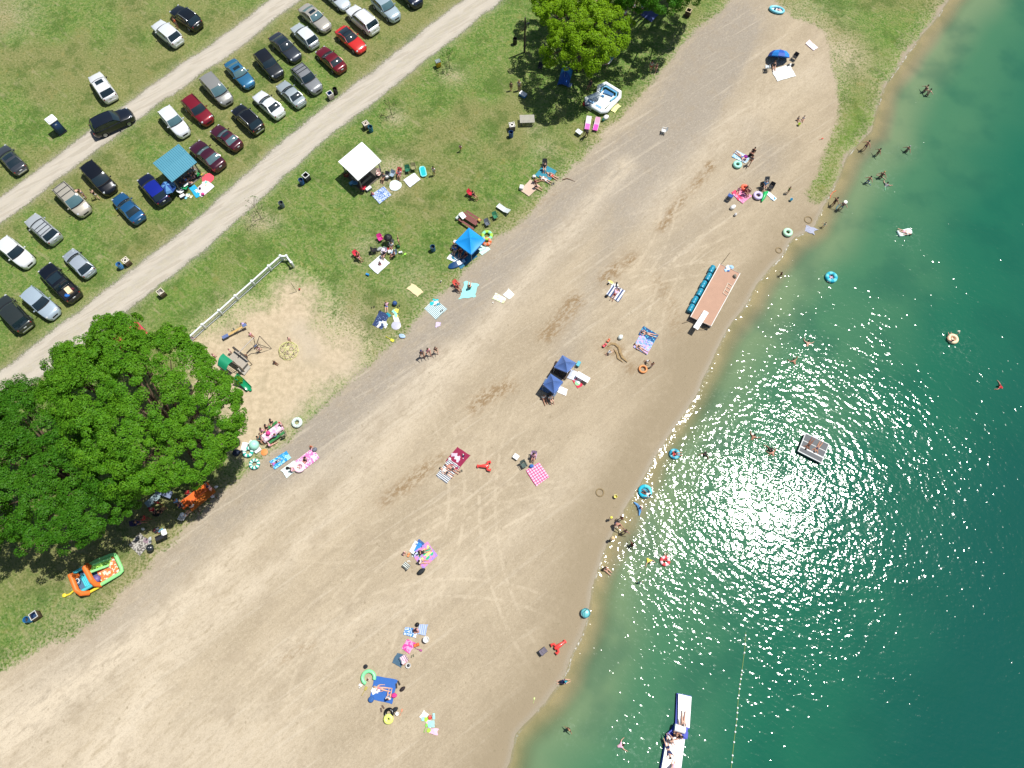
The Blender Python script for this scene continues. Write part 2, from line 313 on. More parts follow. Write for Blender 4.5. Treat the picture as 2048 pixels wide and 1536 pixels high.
TRACKS = [(1180, 150, 22), (1240, 170, 26), (1620, 700, 17), (1100, 1500, 24), (1250, 1450, 22), (700, 700, 22), (900, 1750, 24), (1500, 1000, 27), (520, 1000, 20), (1050, 380, 17)]
ATTR['a_track'] = np.clip(BLOB(1370, 480, 8, 1)+BLOB(960, 1060, 14, 1)+BLOB(1280, 640, 7, .9)+BLOB(620, 1330, 10, .7)+BLOB(1500, 240, 6, .5)+BLOB(1120, 1250, 8, .8), 0, 1)
def ground_mat():
    k = NT('terrain'); co = k.co(); at = k.attr
    beach, play, road, shore = at('a_beach'), at('a_play'), at('a_road'), at('a_shore')
    n1 = k.noise(co, .35, 5); n2 = k.noise(co, 1.6, 5, .65); n3 = k.noise(co, 4.2, 4, .7); n4 = k.noise(co, 10, 3, .8)
    # grass: mown, patchy, green over straw
    gcol = k.mix(k.step(n2, .38, .64), (.100, .200, .032), (.182, .255, .056))
    gcol = k.mix(k.step(at('a_dry'), .36, .72), gcol, (.215, .225, .075))
    gcol = k.mix(k.math('MULTIPLY', k.step(n3, .50, .66), .7), gcol, (.34, .325, .15))
    gcol = k.mix(k.math('MULTIPLY', k.step(n3, .47, .33), .8), gcol, (.05, .115, .016))
    gcol = k.mix(k.math('MULTIPLY', k.step(n4, .47, .33), .45), gcol, (.08, .15, .03))
    gcol = k.mix(k.math('MULTIPLY', at('a_lush'), .7, True), gcol, (.125, .235, .03))
    st = k.noise(k.map(co, R(40), (.35, 1.2, 1)), 1.1, 4, .6)
    gcol = k.mix(k.math('MULTIPLY', k.step(st, .56, .70), .55), gcol, (.34, .31, .16))
    gcol = k.mix(k.math('MULTIPLY', k.step(k.noise(co, .55, 4, .7), .56, .70), .4), gcol, (.28, .24, .07))
    bare = k.math('MULTIPLY', at('a_bare'), k.step(n3, .30, .62), True)
    gcol = k.mix(bare, gcol, (.47, .40, .26))
    mot = k.noise(co, .28, 5, .75); gcol = k.mix(k.math('MULTIPLY', k.step(mot, .50, .38), .55), gcol, (.06, .125, .016)); gcol = k.mix(k.math('MULTIPLY', k.step(mot, .55, .66), .35), gcol, (.27, .25, .10))
    spk = k.step(k.noise(co, 11, 2, .8), .67, .74); gcol = k.mix(k.math('MULTIPLY', spk, .6), gcol, (.55, .52, .38))
    # sand: combed and trodden, in bands running with the beach
    mp = k.map(co, R(-43), (.20, 1, 1)); sn = k.noise(mp, .34, 5, .6, .4); sf = k.noise(k.map(co, R(-43), (.28, 1, 1)), 1.7, 5, .7)
    tr = k.noise(k.map(co, R(-36), (.05, 1, 1)), 1.5, 3, .6, .3)
    scol = k.mix(k.step(sn, .33, .68), (.355, .290, .198), (.440, .364, .254))
    scol = k.mix(k.math('MULTIPLY', at('a_grey'), k.math('ADD', .45, k.math('MULTIPLY', k.step(sf, .25, .65), .5)), True), scol, (.30, .262, .212))
    scol = k.mix(k.math('MULTIPLY', at('a_pale'), k.math('MULTIPLY', k.step(sf, .25, .6), .9), True), scol, (.555, .475, .355))
    scol = k.mix(k.math('MULTIPLY', k.step(sf, .52, .74), .32), scol, (.31, .255, .18))
    scol = k.mix(k.math('MULTIPLY', k.step(tr, .57, .68), .30), scol, (.58, .51, .395))
    scol = k.mix(k.math('MULTIPLY', k.step(n4, .54, .68), .42), scol, (.20, .165, .115))
    scol = k.mix(k.math('MULTIPLY', k.step(n4, .46, .32), .40), scol, (.62, .54, .40))
    scol = k.mix(k.math('MULTIPLY', k.math('MULTIPLY', at('a_damp'), k.step(k.noise(k.map(co, R(-43), (.45, 1, 1)), 2.6, 5, .75), .42, .58), True), .95), scol, (.25, .17, .09))
    # curving tyre tracks of the beach cleaner, in pairs
    sp = k.n('ShaderNodeSeparateXYZ'); k.l(co, sp.inputs[0]); tk = None
    for (px, py, rr_) in TRACKS:
        c = P(px, py); v = k.vlen(k.map(co, 0, (1, 1, 0), (-c.x, -c.y, 0)))
        for o_ in (0, 1.7):
            l_ = k.step(k.math('ABSOLUTE', k.math('SUBTRACT', v, rr_+o_)), .24, .08); tk = l_ if tk is None else k.math('MAXIMUM', tk, l_)
    tk = k.math('MULTIPLY', k.math('MULTIPLY', tk, at('a_track')), k.step(k.noise(co, .8, 4, .7), .40, .58), True)
    scol = k.mix(k.math('MULTIPLY', tk, .36), scol, (.62, .53, .39))
    fv = k.n('ShaderNodeTexVoronoi'); fv.inputs['Scale'].default_value = 1.5; k.l(k.map(co, R(-20), (1, .7, 1)), fv.inputs['Vector']); ft = k.math('MULTIPLY', k.step(fv.outputs['Distance'], .20, .08), k.step(k.noise(co, .6, 3), .46, .62))
    scol = k.mix(k.math('MULTIPLY', ft, .45), scol, (.22, .175, .11))
    n5 = k.noise(k.map(co, R(-43), (.55, 1, 1)), 4.6, 3, .75)
    scol = k.mix(k.math('MULTIPLY', k.step(n5, .52, .68), .26), scol, (.235, .19, .13)); scol = k.mix(k.math('MULTIPLY', k.step(n5, .47, .33), .20), scol, (.60, .52, .39))
    scol = k.mix(k.math('MULTIPLY', k.step(k.noise(co, .42, 5, .7), .50, .66), .30), scol, (.31, .25, .175))
    wt = k.math('MULTIPLY', at('a_wet'), k.math('ADD', k.math('MULTIPLY', n2, .9), .25), True)
    scol = k.mix(k.math('MULTIPLY', wt, .9), scol, (.285, .23, .15))
    edge = k.step(shore, -.7, -.15); scol = k.mix(k.math('MULTIPLY', edge, .7), scol, (.29, .25, .18))
    deb = k.math('MULTIPLY', k.step(k.noise(co, 3.6, 4, .75), .61, .66), k.step(shore, -7., -1.)); scol = k.mix(k.math('MULTIPLY', deb, .5), scol, (.2, .17, .1))
    # playground sand, paler; road: packed pale gravel with two wheel lanes
    pcol = k.mix(k.step(n2, .3, .7), (.42, .34, .225), (.55, .45, .31)); pcol = k.mix(k.math('MULTIPLY', k.step(n1, .50, .64), .35), pcol, (.33, .28, .18)); pcol = k.mix(k.math('MULTIPLY', k.step(n4, .54, .7), .35), pcol, (.3, .25, .16)); pcol = k.mix(k.math('MULTIPLY', k.step(n3, .52, .72), .35), pcol, (.36, .32, .2))
    pcol = k.mix(k.math('MULTIPLY', at('a_grey'), .8, True), pcol, (.44, .38, .29))
    lane = k.math('SUBTRACT', 1., k.step(k.math('ABSOLUTE', k.math('SUBTRACT', road, 1.1)), .1, .7))
    rn = k.noise(k.map(co, R(-37), (.10, 1, 1)), 1.6, 4, .65)
    rcol = k.mix(k.step(rn, .3, .7), (.375, .34, .28), (.50, .46, .39)); rcol = k.mix(k.math('MULTIPLY', lane, .5), rcol, (.52, .47, .385))
    rcol = k.mix(k.math('MULTIPLY', k.step(rn, .53, .60), .45), rcol, (.29, .25, .19))
    rcol = k.mix(k.math('MULTIPLY', k.step(n4, .53, .72), .4), rcol, (.40, .35, .28))
    rcol = k.mix(k.math('MULTIPLY', k.math('MULTIPLY', k.step(road, 1.35, 1.9), k.step(n2, .35, .6)), .45), rcol, (.43, .39, .28))
    rcol = k.mix(k.math('MULTIPLY', k.step(k.noise(co, 2.2, 4, .7), .5, .75), .35), rcol, (.49, .42, .31))
    e1 = k.math('ADD', beach, k.math('MULTIPLY', k.math('SUBTRACT', n3, .5), 2.2))
    e1 = k.math('ADD', e1, k.math('MULTIPLY', k.math('SUBTRACT', n4, .5), 1.2))
    fb = k.step(e1, -.25, .45)
    sparse = k.math('MULTIPLY', k.step(e1, -2.2, .3), k.step(n3, .40, .60)); gcol = k.mix(k.math('MULTIPLY', sparse, .55), gcol, (.44, .38, .24))
    e2 = k.math('ADD', play, k.math('MULTIPLY', k.math('SUBTRACT', n3, .5), 4.5)); e2 = k.math('ADD', e2, k.math('MULTIPLY', k.math('SUBTRACT', n4, .5), 3.)); e2 = k.math('ADD', e2, k.math('MULTIPLY', k.math('SUBTRACT', n2, .5), 3.)); fp = k.step(e2, -2.6, 1.6)
    e3 = k.math('ADD', road, k.math('MULTIPLY', k.math('SUBTRACT', n3, .5), 1.1)); e3 = k.math('ADD', e3, k.math('MULTIPLY', k.math('SUBTRACT', n4, .5), 1.1)); fr = k.step(e3, -.15, .35)
    verge = k.math('MULTIPLY', k.step(e3, -1.1, .1), k.step(n4, .42, .6)); gcol = k.mix(k.math('MULTIPLY', verge, .5), gcol, (.42, .38, .26))
    c = k.mix(fp, gcol, pcol); c = k.mix(fb, c, scol); c = k.mix(fr, c, rcol)
    bed = k.mix(k.step(k.noise(co, .5, 4), .35, .65), (.27, .23, .12), (.36, .29, .17)); c = k.mix(k.step(shore, -.05, .3), c, bed)
    k.l(c, k.b.inputs['Base Color'])
    ro = k.math('SUBTRACT', .95, k.math('MULTIPLY', k.step(shore, -.9, -.1), .45)); k.l(ro, k.b.inputs['Roughness'])
    k.b.inputs['Specular IOR Level'].default_value = .25
    isg = k.math('SUBTRACT', 1., k.math('MAXIMUM', k.math('MAXIMUM', fb, fp), fr))
    h = k.math('ADD', k.math('MULTIPLY', k.math('ADD', n4, k.math('MULTIPLY', n3, 1.0)), k.math('ADD', k.math('MULTIPLY', isg, .10), .028)), k.math('MULTIPLY', k.math('MULTIPLY', sf, fb), .07))
    h = k.math('ADD', h, k.math('MULTIPLY', k.math('MULTIPLY', k.noise(k.map(co, R(-43), (.16, 1, 1)), 3.2, 3), fb), .03))
    k.l(k.bump(h, .9, 1), k.b.inputs['Normal'])
    return k.m
TM = ground_mat()
def sub_grid(name, mask, Z, attrs, mat, kind='structure'):
    I, J = np.nonzero(mask); nx, ny = GX.shape
    idx = lambda a, b: a*ny+b
    q = np.stack([idx(I, J), idx(I+1, J), idx(I+1, J+1), idx(I, J+1)], 1)
    u, inv = np.unique(q, return_inverse=True); inv = inv.reshape(q.shape)
    co = np.stack([GX.ravel()[u], GY.ravel()[u], Z.ravel()[u]], 1).astype(np.float32)
    me = bpy.data.meshes.new(name); me.vertices.add(len(u)); me.vertices.foreach_set('co', co.ravel())
    me.loops.add(inv.size); me.loops.foreach_set('vertex_index', inv.ravel().astype(np.int32))
    me.polygons.add(len(inv)); me.polygons.foreach_set('loop_start', np.arange(0, inv.size, 4, dtype=np.int32)); me.polygons.foreach_set('loop_total', np.full(len(inv), 4, np.int32))
    me.polygons.foreach_set('use_smooth', np.ones(len(inv), bool)); me.update(calc_edges=True)
    for a, arr in attrs.items():
        at = me.attributes.new(a, 'FLOAT', 'POINT'); at.data.foreach_set('value', arr.ravel()[u].astype(np.float32))
    me.materials.append(mat); o = link(bpy.data.objects.new(name, me)); o['kind'] = kind; return o
sub_grid('ground', cls == 0, GZ, ATTR, TM); sub_grid('beach', cls == 1, GZ, ATTR, TM); sub_grid('playground_sand', cls == 2, GZ, ATTR, TM)
sub_grid('upper_dirt_road', cls == 3, GZ, ATTR, TM); sub_grid('lower_dirt_road', cls == 4, GZ, ATTR, TM); sub_grid('lake_bed', cls == 5, GZ, ATTR, TM)

# ------------------------------------------------------------------ water
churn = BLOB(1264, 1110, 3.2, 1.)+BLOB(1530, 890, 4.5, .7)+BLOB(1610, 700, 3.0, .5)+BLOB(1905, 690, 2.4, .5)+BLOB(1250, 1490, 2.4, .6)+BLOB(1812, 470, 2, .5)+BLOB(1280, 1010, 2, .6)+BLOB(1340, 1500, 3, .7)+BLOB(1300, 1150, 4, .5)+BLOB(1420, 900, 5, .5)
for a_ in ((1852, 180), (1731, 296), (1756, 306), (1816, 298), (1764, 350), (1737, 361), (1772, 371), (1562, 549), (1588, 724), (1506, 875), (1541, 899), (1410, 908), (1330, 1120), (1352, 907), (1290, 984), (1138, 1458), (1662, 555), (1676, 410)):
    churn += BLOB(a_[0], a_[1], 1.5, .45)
WA = dict(a_shore=f_shore, a_churn=churn, a_patch=vnoise(GX, GY, 13, 71)*.6+vnoise(GX, GY, 4.5, 72)*.4)
def water_mat():
    k = NT('water'); co = k.co(); d = k.attr('a_shore'); at = k.attr
    dd = k.math('ADD', d, k.math('MULTIPLY', k.math('SUBTRACT', at('a_patch'), .5), 9.))
    dd = k.math('ADD', k.math('MULTIPLY', k.step(dd, 0., 60.), 0.), k.math('MULTIPLY', dd, 1.)); dn = k.math('ADD', d, k.math('MULTIPLY', k.math('SUBTRACT', at('a_patch'), .5), 2.5))
    body = k.mix(k.step(dn, .1, 2.4), (.33, .29, .175), (.15, .22, .115)); body = k.mix(k.step(dn, 1.8, 8.), body, (.052, .162, .084))
    body = k.mix(k.step(dd, 7., 20.), body, (.012, .115, .067)); body = k.mix(k.step(dd, 18., 38.), body, (.006, .076, .060)); 
    sh = k.noise(co, .16, 3, .5); body = k.mix(k.math('MULTIPLY', k.step(sh, .45, .7), .35), body, (.005, .075, .052))
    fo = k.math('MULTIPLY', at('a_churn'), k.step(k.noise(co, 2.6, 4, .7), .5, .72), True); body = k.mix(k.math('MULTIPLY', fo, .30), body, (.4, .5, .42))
    # thin pale lapping line: foam, with wet reflection painted into the same colour
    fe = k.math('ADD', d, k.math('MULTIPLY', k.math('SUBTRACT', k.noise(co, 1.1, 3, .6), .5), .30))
    foam_sheen = k.math('MULTIPLY', k.math('MULTIPLY', k.step(k.math('ABSOLUTE', k.math('SUBTRACT', fe, .06)), .16, .02), k.step(k.noise(co, .22, 4, .65), .44, .60)), k.step(k.noise(co, 3.0, 4, .7), .36, .62))
    # small wind ripples and the rings bathers send out, heights in metres
    def wv(sc, rot, st, amp, dist=0): return k.math('MULTIPLY', k.noise(k.map(co, R(rot), (st, 1, 1)), sc, 3, .55, dist), amp)
    ring = []
    for (px, py, s) in ((1525, 893, 2.6), (1264, 1100, 2.9), (1625, 900, 2.2)):
        c = P(px, py); mp = k.map(co, 0, (1, 1, 1), (-c.x, -c.y, 0)); w = k.n('ShaderNodeTexWave', wave_type='RINGS', rings_direction='Z'); k.l(mp, w.inputs['Vector'])
        w.inputs['Scale'].default_value = s*.16; w.inputs['Distortion'].default_value = 3.5; w.inputs['Detail'].default_value = 3; w.inputs['Detail Scale'].default_value = 1.4
        ring.append(k.math('MULTIPLY', k.math('MULTIPLY', w.outputs['Fac'], k.step(k.vlen(mp), 7., .5)), .009))
    h = wv(.7, 38, .45, .055, .4)
    h = k.math('ADD', h, k.math('MULTIPLY', k.noise(k.map(co, R(32), (.74, 1, 1)), 2.1, 1, .5, .25), .053)); h = k.math('ADD', h, k.math('MULTIPLY', k.noise(co, 4.4, 1), .013))
    for r_ in ring: h = k.math('ADD', h, r_)
    calm = k.step(k.noise(co, .11, 3, .5), .30, .62); ed = k.step(d, 0., 2.5)
    cc = P(1300, 1120); far_ = k.n('ShaderNodeVectorMath', operation='LENGTH'); k.l(k.map(co, 0, (1, 1, 0), (-P(1560, 960).x, -P(1560, 960).y, 0)), far_.inputs[0])
    amp = k.math('MULTIPLY', k.math('ADD', .55, k.math('MULTIPLY', calm, .55)), k.math('ADD', .72, k.math('MULTIPLY', ed, .28)))
    amp = k.math('ADD', amp, k.math('MULTIPLY', at('a_churn'), .7))
    amp = k.math('ADD', amp, k.math('MULTIPLY', k.step(d, .7, .05), .45))
    bp = k.n('ShaderNodeBump'); k.l(k.math('MULTIPLY', h, amp), bp.inputs['Height']); bp.inputs['Distance'].default_value = 1.0; bp.inputs['Strength'].default_value = 1.0
    df = k.n('ShaderNodeBsdfDiffuse'); k.l(k.mix(foam_sheen, body, (.58, .56, .50)), df.inputs['Color'])
    tr = k.n('ShaderNodeBsdfTransparent'); tr.inputs[0].default_value = (.93, .95, .86, 1)
    op = k.math('MAXIMUM', k.math('ADD', .22, k.math('MULTIPLY', k.step(d, 0., 3.), .78)), foam_sheen)
    m1 = k.n('ShaderNodeMixShader'); k.l(op, m1.inputs[0]); k.l(tr.outputs[0], m1.inputs[1]); k.l(df.outputs[0], m1.inputs[2])
    gl = k.n('ShaderNodeBsdfGlossy'); gl.inputs['Roughness'].default_value = .112; gl.distribution = 'BECKMANN'; k.l(bp.outputs[0], gl.inputs['Normal'])
    g2 = k.n('ShaderNodeBsdfGlossy'); g2.distribution = 'BECKMANN'; g2.inputs['Roughness'].default_value = .20; k.l(bp.outputs[0], g2.inputs['Normal'])
    gm = k.n('ShaderNodeMixShader'); gm.inputs[0].default_value = .05; k.l(gl.outputs[0], gm.inputs[1]); k.l(g2.outputs[0], gm.inputs[2]); gl = gm
    fr = k.n('ShaderNodeFresnel'); fr.inputs[0].default_value = 1.33; k.l(bp.outputs[0], fr.inputs['Normal'])
    m2 = k.n('ShaderNodeMixShader'); k.l(fr.outputs[0], m2.inputs[0]); k.l(m1.outputs[0], m2.inputs[1]); k.l(gl.outputs[0], m2.inputs[2])
    k.l(m2.outputs[0], k.out.inputs['Surface']); return k.m
sub_grid('water', cs > -.5, np.full(GX.shape, WL), WA, water_mat())
# ------------------------------------------------------------------ trees
def leaf_mat(name, a, b, c):
    k = NT(name); g = k.n('ShaderNodeNewGeometry'); co = k.co()
    n = k.noise(co, .55, 3); m = k.noise(co, 4.5, 3, .7)
    cc = k.mix(k.step(n, .35, .65), a, b); cc = k.mix(k.step(m, .5, .68), cc, c)
    rnd = g.outputs['Random Per Island']; cc = k.mix(k.math('MULTIPLY', rnd, .6), cc, tuple(x*.5 for x in a))
    k.l(cc, k.b.inputs['Base Color']); k.b.inputs['Roughness'].default_value = .5; k.b.inputs['Specular IOR Level'].default_value = .15
    tl = k.n('ShaderNodeBsdfTranslucent'); k.l(k.mix(.5, cc, (.16, .26, .02)), tl.inputs[0])
    mx = k.n('ShaderNodeMixShader'); mx.inputs[0].default_value = .28; k.l(k.b.outputs[0], mx.inputs[1]); k.l(tl.outputs[0], mx.inputs[2]); k.l(mx.outputs[0], k.out.inputs[0])
    return k.m
LEAF_A = leaf_mat('leaf_fresh', (.088, .275, .012), (.13, .335, .015), (.19, .41, .018))
LEAF_B = leaf_mat('leaf_deep', (.048, .19, .009), (.072, .225, .012), (.11, .28, .015))
LEAF_C = leaf_mat('leaf_yellow', (.19, .38, .008), (.25, .45, .010), (.33, .52, .015))
BARK = M('#5b4a3b', .9, var=.3, bump=.03)
def leaf_cloud(centers, radii, normals, per, size, rng):
    """clumps of small leaf faces: each clump is a shallow dome of leaves turned outward"""
    N = len(centers); K = per
    c = np.repeat(centers, K, 0); r = np.repeat(radii, K)[:, None]; nn = np.repeat(normals, K, 0)
    d = rng.normal(size=(N*K, 3)); d /= np.linalg.norm(d, axis=1)[:, None]
    s = np.sign((d*nn).sum(1))[:, None]; s[s == 0] = 1; d = np.where(rng.random((N*K, 1)) < .8, d*s, d)
    rad = r*(.55+.5*rng.random((N*K, 1))**.6); p = c+d*rad*np.array([1, 1, .8])
    ln = d*.75+nn*.35+np.array([0, 0, .35])+rng.normal(size=d.shape)*.42; ln /= np.linalg.norm(ln, axis=1)[:, None]
    a = np.cross(ln, rng.normal(size=ln.shape)); a /= np.linalg.norm(a, axis=1)[:, None]; b = np.cross(ln, a)
    sz = size*(.65+.7*rng.random((N*K, 1)))
    v = np.stack([p-a*sz*.5, p+b*sz*.36+ln*sz*.07, p+a*sz*.55, p-b*sz*.36+ln*sz*.07], 1)
    return v.reshape(-1, 3)
def quad_mesh(name, v):
    me = bpy.data.meshes.new(name); n = len(v)//4; me.vertices.add(len(v)); me.vertices.foreach_set('co', v.astype(np.float32).ravel())
    me.loops.add(4*n); me.loops.foreach_set('vertex_index', np.arange(4*n, dtype=np.int32))
    me.polygons.add(n); me.polygons.foreach_set('loop_start', np.arange(0, 4*n, 4, dtype=np.int32)); me.polygons.foreach_set('loop_total', np.full(n, 4, np.int32))
    me.update(calc_edges=True); return me
def vclump(p):
    return vnoise(p[:, 0]+p[:, 2]*.5, p[:, 1]-p[:, 2]*.3, 1.25, 9)*.75+vnoise(p[:, 0], p[:, 1], .6, 19)*.45
def big_tree(label, lobes, base, H, mat, seed, dens=1.05, per=190, size=.155, rmax=11., group='leafy shade trees', lowz=4.2):
    """lobes: (px, py, radius in metres) in the photograph; their height falls off from the crown's middle"""
    rng = np.random.default_rng(seed); cxp = sum(l[0] for l in lobes)/len(lobes); cyp = sum(l[1] for l in lobes)/len(lobes)
    L = []
    for px, py, r in lobes:
        c0 = P(cxp, cyp, H*.7); q = P(px, py, H*.7); d = min(1, (q-c0).length/rmax); r *= 1.0 if d < .68 else .86
        z = lowz+(H-r*.75-lowz)*(1-d**2*.85)+rng.normal()*.35; z = max(z, lowz*.8); q = P(px, py, z)
        L.append((np.array([q.x, q.y, z]), r))
        for _ in range(7):                          # knobs on each bough
            a = rng.random()*2*PI; e = rng.random()*.9; o = np.array([math.cos(a)*math.cos(e), math.sin(a)*math.cos(e), math.sin(e)*.7])
            L.append((np.array([q.x, q.y, z])+o*r*.80, r*(.32+.22*rng.random())))
    cen, rad, nor = [], [], []
    for i, (c, r) in enumerate(L):
        n = int(4*PI*r*r*dens)
        d = rng.normal(size=(n, 3)); d /= np.linalg.norm(d, axis=1)[:, None]; d = d[d[:, 2] > -.45]
        p = c+d*np.array([1, 1, .72])*r*(1+rng.normal(size=(len(d), 1))*.07); keep = np.ones(len(p), bool)
        for j, (c2, r2) in enumerate(L):
            if j != i: keep &= (np.linalg.norm((p-c2)/np.array([1, 1, .72]), axis=1) > r2*.86)
        keep &= rng.random(len(p)) < .93
        p = p[keep]; d = d[keep]; p = p+d*((vclump(p)-.58)*-1.5)[:, None]; cen.append(p); nor.append(d); rad.append(.36+.36*rng.random(len(p)))
        if i % 2 == 0:                              # inner foliage behind the outer shell
            m_ = len(p)//4; cen.append(c+(p[:m_]-c)*.62); nor.append(d[:m_]); rad.append(np.full(m_, .7))
    cen = np.concatenate(cen); nor = np.concatenate(nor); rad = np.concatenate(rad)
    b = P(*base); t = thing('maple_tree', label, 'tree', (b.x, b.y, 0), 0, group); t['_'] = 1; del t['_']
    v = leaf_cloud(cen, rad, nor, per, size, rng)-np.array([b.x, b.y, 0])
    mobj('crown', quad_mesh('crown', v), mat, t)
    m = MB(); m.tube([(0, 0, -.2), (.1, 0, 1.5), (0, .15, 3.2), (.1, .1, H*.62)], [.55, .42, .36, .16], 10)
    for c, r in L[::5]:
        e = Vector(c)-Vector((b.x, b.y, 0)); z0 = 2.6+rng.random()*2.; k = Vector((e.x*.45, e.y*.45, z0+(e.z-z0)*.6)); m.tube([(0, 0, z0), k, e], [.24, .13, .04], 6)
    mobj('trunk', m, BARK, t); return t
A_L = [(208, 668, 1.9), (125, 735, 1.6), (235, 690, 2.3), (140, 722, 2.0), (170, 735, 2.6), (250, 735, 3.2), (330, 735, 3.4), (372, 745, 2.7), (412, 782, 2.3), (438, 826, 2.1), (430, 868, 2.0), (405, 900, 2.3), (385, 880, 3.2), (400, 810, 3.4), (310, 800, 4.2), (230, 800, 4.0), (165, 790, 2.8), (210, 870, 3.4), (290, 890, 4.2), (330, 930, 2.4), (388, 922, 2.0), (268, 938, 2.4)]
B_L = [(35, 805, 2.3), (75, 812, 2.6), (20, 860, 3.6), (100, 870, 3.6), (160, 890, 2.8), (50, 940, 4.2), (130, 950, 3.8), (190, 960, 3.2), (-40, 900, 4.2), (-50, 1000, 4.6), (15, 1010, 3.2), (85, 1012, 3.2), (150, 1022, 2.8), (208, 1000, 2.3), (235, 985, 2.0), (90, 1045, 1.4), (172, 1036, 1.3), (234, 1018, 1.1), (-60, 820, 3.4)]
big_tree('broad fresh green maple over the play structure and the lower dirt road', A_L, (395, 895), 13.5, LEAF_A, 1)
big_tree('darker green maple at the left edge beside the fresh green maple', B_L, (215, 985), 11.5, LEAF_B, 2, lowz=3.2)
C_L = [(1088, 30, 1.3), (1246, 92, 1.1), (1252, 60, 1.0), (1215, 22, 1.6), (1098, 118, 1.0), (1135, 140, 1.0), (1190, 128, 1.1), (1108, 22, 2.0), (1150, 40, 2.8), (1196, 48, 2.6), (1230, 72, 1.7), (1235, 42, 1.3), (1126, 75, 2.0), (1170, 88, 2.4), (1208, 92, 1.8), (1112, 100, 1.3), (1150, 122, 1.5), (1176, 142, 1.1), (1140, -5, 3.), (1190, 0, 2.8), (1095, -10, 2.3), (1150, -50, 3.4)]
C_L = [(x, y-3, r*.9) for x, y, r in C_L]
big_tree('yellow green tree at the top edge shading the blue tent', C_L, (1158, 138), 10.5, LEAF_C, 3, 1.0, 150, .165, 7.)
D_L = [(1290, -22, 2.8), (1330, -22, 2.8), (1362, -30, 2.8), (1310, -65, 4), (1360, -70, 4), (1390, -62, 3.0), (1255, -45, 3), (1340, -110, 4), (1240, -14, 2)]
big_tree('deep green tree cut by the top edge over a dark blue blanket', D_L, (1355, -14), 12.5, LEAF_B, 4, 1.0, 150, .165, 7.)
def sapling(px, py, h, label, seed, leafy, lean=(0, 0)):
    rng = random.Random(seed); b = P(px, py); t = thing('young_tree', label, 'tree', (b.x, b.y, 0), 0, 'young trees with bare branches')
    m = MB(); m.tube([(0, 0, -.1), (lean[0]*.3, lean[1]*.3, h*.4), (lean[0], lean[1], h)], [.04, .026, .008], 6); tips = []
    for i in range(13):
        z = h*(.28+.6*i/13); a = rng.random()*2*PI; l = h*(.42-.25*i/13); f = z/h
        p0 = (lean[0]*f, lean[1]*f, z); p2 = (p0[0]+C(a)*l, p0[1]+S(a)*l, z+l*.9); m.tube([p0, ((p0[0]+p2[0])/2, (p0[1]+p2[1])/2, z+l*.35), p2], [.015, .010, .004], 5); tips.append(p2)
        for _ in range(2):
            a2 = a+rng.uniform(-1, 1); q = (p0[0]+C(a)*l*.5, p0[1]+S(a)*l*.5, z+l*.4); e = (q[0]+C(a2)*l*.5, q[1]+S(a2)*l*.5, q[2]+l*.45); m.tube([q, e], [.009, .004], 4); tips.append(e)
    mobj('trunk', m, M('#4a3d33', .9), t)
    if leafy:
        c = np.array(tips); r_ = np.random.default_rng(seed); v = leaf_cloud(c, np.full(len(c), .28), np.tile([0, 0, 1.], (len(c), 1)), leafy, .12, r_); mobj('crown', quad_mesh('crown', v), LEAF_B, t)
sapling(523, 438, 3.4, 'bare spindly young tree beside the lower dirt road near a grey bin', 1, 2, (-.2, .3))
sapling(783, 229, 2.6, 'small leafless young tree on a straw patch above the white roofed shelter', 2, 3)
sapling(900, 136, 2.8, 'slim young tree with sparse leaves next to the yellow box', 3, 7, (-.25, .3))
# ------------------------------------------------------------------ cars
def paint(c, metal=.25): return M(c, .32, metal, .04, 2, 1.0)
GLASS = M('#1d2c33', .04, 0, .1, 2, .6, .6); GLASS_L = M('#4c6a70', .04, 0, .15, 2, .6, .6)
TYRE = M('#141414', .9); RIM = M('#a4a7aa', .35, .7); TRIM = M('#17181a', .5); LAMP = M('#d6dade', .08, .3, .1, 3, 1); TAIL = M('#7c0d12', .12, 0, .1, 3, 1); CHROME = M('#c4c8cb', .15, .9)
PLATE = M('#e2e6ea', .4)
KIND = dict(  # L W H hood0 hood1 ws_base roof_f roof_r rg_base deck
 sedan=(4.75, 1.82, 1.45, .74, .98, .78, .10, -1.00, -1.68, 1.04),
 hatch=(4.25, 1.78, 1.52, .76, 1.00, .86, .20, -1.35, -1.95, 1.02),
 coupe=(4.65, 1.86, 1.32, .66, .92, .50, -.15, -1.02, -1.85, .98),
 suv=(4.70, 1.90, 1.74, .92, 1.12, .92, .30, -1.72, -2.16, 1.12),
 bigsuv=(5.10, 1.98, 1.82, .98, 1.18, 1.05, .42, -2.0, -2.36, 1.18),
 van=(5.05, 1.96, 1.76, .86, 1.10, 1.42, .55, -1.95, -2.36, 1.08),
 pickup=(5.70, 1.98, 1.86, 1.02, 1.18, 1.10, .50, -.95, -1.20, 1.16))
_cm = {}
